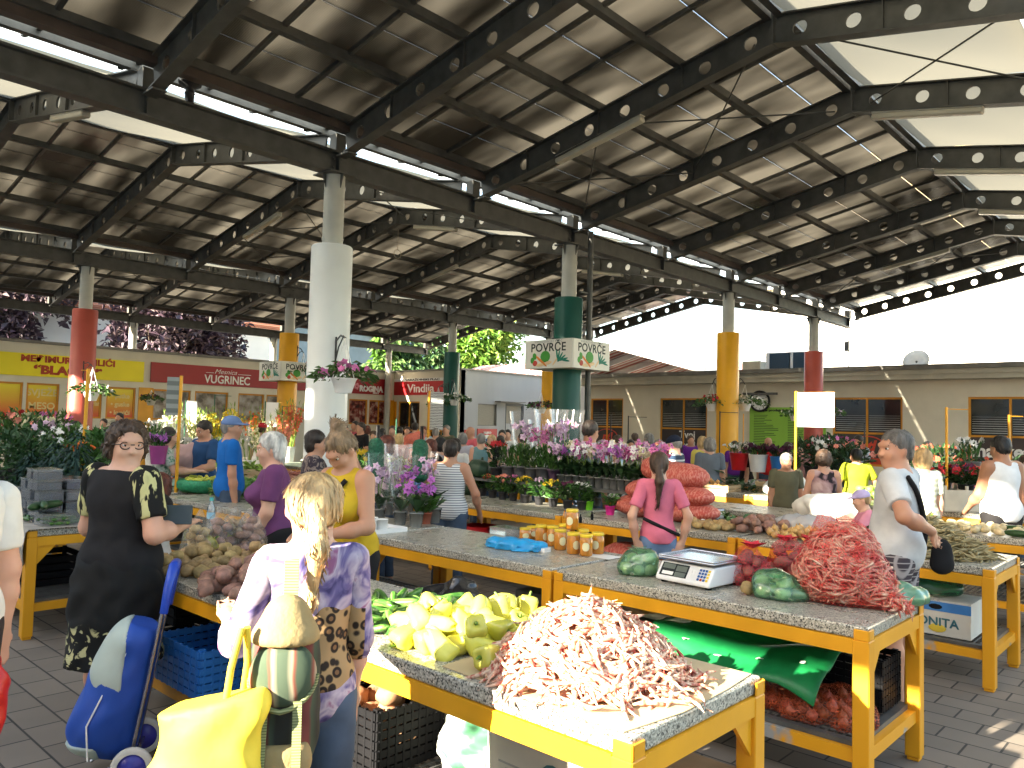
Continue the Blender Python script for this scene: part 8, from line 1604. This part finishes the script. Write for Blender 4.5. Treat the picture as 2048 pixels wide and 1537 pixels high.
# ================================================================== the blue shopping trolley, the backpack and the yellow bag
TB = pbr('royal_blue_cloth', (.012, .06, .33), .6, .12, 5, bump=.2, bscale=9); TG = pbr('pale_grey_cloth', (.36, .42, .38), .7, .08, 5)
t = thing('shopping_trolley', 'blue shopping trolley with a grey flap and white wheels, left of the yellow bag', 'trolley', (1.64, 3.9, 0), R(150 - 90))
pr = [('c', (0, .1, .16), (0, .2, .2), .1, .1, .05), ('e', (.0, .13, .28), (.17, .15, .16), None, .1), ('e', (0, .08, .46), (.165, .14, .18), None, .1), ('e', (0, .03, .63), (.155, .11, .1), None, .08)]
obj('bag', sdf_mesh(pr, .012, cuts=[((0, 0, .055), (0, .3, -1)), ((0, -.04, .4), (0, -1, -.15)), ((0, 0, .7), (0, -.35, 1))], name='bag', mats=TB, wob=.005, wobs=14), t)
fl_ = sdf_mesh([(p[0], p[1], tuple(r + .006 for r in p[2]), None, p[4]) if p[0] == 'e' else p for p in pr[2:]], .012, cuts=[((0, .06, .5), (0, -1, -.05)), ((0, 0, .41), (0, 0, -1)), ((0, 0, .705), (0, -.35, 1))], name='flap', mats=TG); obj('flap', fl_, t)
obj('base_panel', sdf_mesh([('c', (0, .12, .16), (0, .2, .2), .105, .108, .05), ('e', (.0, .14, .27), (.176, .156, .16), None, .1)], .012, cuts=[((0, .17, .2), (0, -1, .2)), ((0, 0, .17), (0, 0, 1)), ((0, 0, .05), (0, .3, -1))], name='base_panel', mats=TG), t)
m = MB()
for s in (-1, 1): m.tube([(s * .12, .02, .08), (s * .12, -.05, .5), (s * .1, -.1, .84)], .009, 8); m.tube([(s * .12, .02, .08), (s * .11, .18, .05), (s * .1, .22, .02)], .008, 6)
m.tube([(-.2, .0, .085), (.2, 0, .085)], .008, 8); m.build('frame', pbr('chrome_tube', (.4, .4, .42), .25, .05, 5, metal=.9), t, world=False)
m = MB(); m.tube([(-.1, -.095, .76), (-.1, -.11, .88), (-.06, -.125, .97), (.06, -.125, .97), (.1, -.11, .88), (.1, -.095, .76)], [.019, .022, .025, .025, .022, .019], 10); m.build('handle', pbr('blue_plastic_handle', (.012, .05, .36), .3), t, world=False)
for s in (-1, 1):
    m = MB(); MW = Matrix.Rotation(R(90), 4, 'Y'); m.lathe([(.062, -.014), (.085, -.014), (.09, -.006), (.09, .006), (.085, .014), (.062, .014), (.062, -.014)], (s * .19, 0, .09), 24, M=MW, caps=False); w_ = m.build('wheel', pbr('pale_tyre', (.5, .49, .45), .6), t, world=False)
    m = MB(); m.lathe([(.0, -.012), (.063, -.008), (.063, .008), (.015, .012), (.012, .022), (0, .022)], (s * .19, 0, .09), 20, M=MW); m.build('hub', pbr('violet_blue_plastic', (.04, .04, .3), .35), w_, world=False)
m = MB()
for s in (-1, 1): m.tube([(s * .155, .19, .12), (s * .165, .2, .28), (s * .15, .12, .46), (s * .14, .02, .66)], .004, 5)
m.build('piping', WHITE, t, world=False)
# backpack hanging on the blond woman's left shoulder
KH = pbr('khaki_canvas', (.27, .2, .09), .85, .12, 8, bump=.2, bscale=50); STR = pattern('striped_tent_cloth', 'wave', [(.06, .085, .055), (.3, .26, .18), (.2, .06, .04), (.055, .08, .05)], 2.2, .85, (.1, .4, .6, .8), 'X', 1.2); WEBB = pattern('green_webbing', 'wave', [(.12, .14, .06), (.25, .26, .13)], 40, .9, (.4, .6), 'Z')
bp0 = deep(572, 1300, 2.27); t = thing('backpack', 'khaki backpack with striped pockets on the blond woman’s back', 'backpack', (bp0.x, bp0.y, .63), R(CAMA + 90 - 90 - 80)); t.scale = (.82, .9, .95)
bpM = lambda x, y, z: (x, y, z)
obj('main_body', sdf_mesh([('e', (0, 0, .36), (.12, .08, .2), None, .06), ('e', (0, 0, .2), (.125, .085, .18), None, .06), ('e', (0, .0, .44), (.09, .06, .06), None, .06)], .012, name='main_body', mats=pattern('dark_striped_cloth', 'wave', [(.02, .02, .018), (.05, .07, .045), (.14, .04, .035)], 2.2, .85, (.2, .6, .8), 'X', 1.2), wob=.004, wobs=20), t)
obj('top_flap', sdf_mesh([('e', (0, -.03, .47), (.118, .09, .07), None, .05), ('e', (0, 0, .54), (.07, .06, .05), None, .06)], .012, cuts=[((0, 0, .455), (0, 0, -1))], name='top_flap', mats=KH), t)
obj('front_pocket', sdf_mesh([('e', (0, -.07, .37), (.115, .05, .1), None, .05)], .012, cuts=[((0, 0, .452), (0, 0, 1))], name='front_pocket', mats=STR), t)
m = MB(); m.tube([(.115 * math.cos(a), -.118 + .045 * abs(math.cos(a)), .37 + .095 * math.sin(a)) for a in [R(180 + 15 * k) for k in range(13)]], .008, 6); m.build('piping', WEBB, t, world=False)
obj('lower_pocket', sdf_mesh([('e', (0, -.065, .12), (.11, .05, .085), None, .05)], .012, cuts=[((0, 0, .17), (0, .0, 1))], name='lower_pocket', mats=KH), t)
for s in (-1, 1): m = MB(); m.bar((s * .055, -.1, .3), (s * .06, -.122, .06), .03, .005, up=(0, 1, 0)); m.build('webbing', WEBB, t, world=False)
m = MB(); m.bar((.01, .0, .55), (.0, .09, .68), .05, .012, up=(0, 1, 0)); m.build('shoulder_strap', WEBB, t, world=False)
yb = deep(418, 1440, 2.15); YB = pbr('yellow_shopper', (.74, .56, .05), .62, .1, 6, spec=.25, bump=.25, bscale=9)
t = thing('shopping_bag', 'big bright yellow shopping bag hanging from the blond woman’s left arm', 'bag', (yb.x, yb.y, .46), R(CAMA - 90))
obj('bag_body', sdf_mesh([('e', (-.03, 0, .12), (.17, .085, .26), None, .06), ('e', (.02, 0, .34), (.13, .06, .2), None, .08), ('c', (-.08, 0, .42), (.12, 0, .46), .05, .05, .06)], .014, cuts=[((.02, 0, .47), (-.25, 0, 1))], name='bag_body', mats=YB, wob=.008, wobs=15), t)
m = MB(); m.tube([(.05, -.02, .46), (.065, -.03, .56), (.08, .0, .66)], .01, 6); m.tube([(.08, .03, .46), (.09, .03, .56), (.09, .01, .66)], .01, 6); m.build('handle', YB, t, world=False)
for o in list(bpy.data.objects):
    if o.name in ('x',): bpy.data.objects.remove(o)
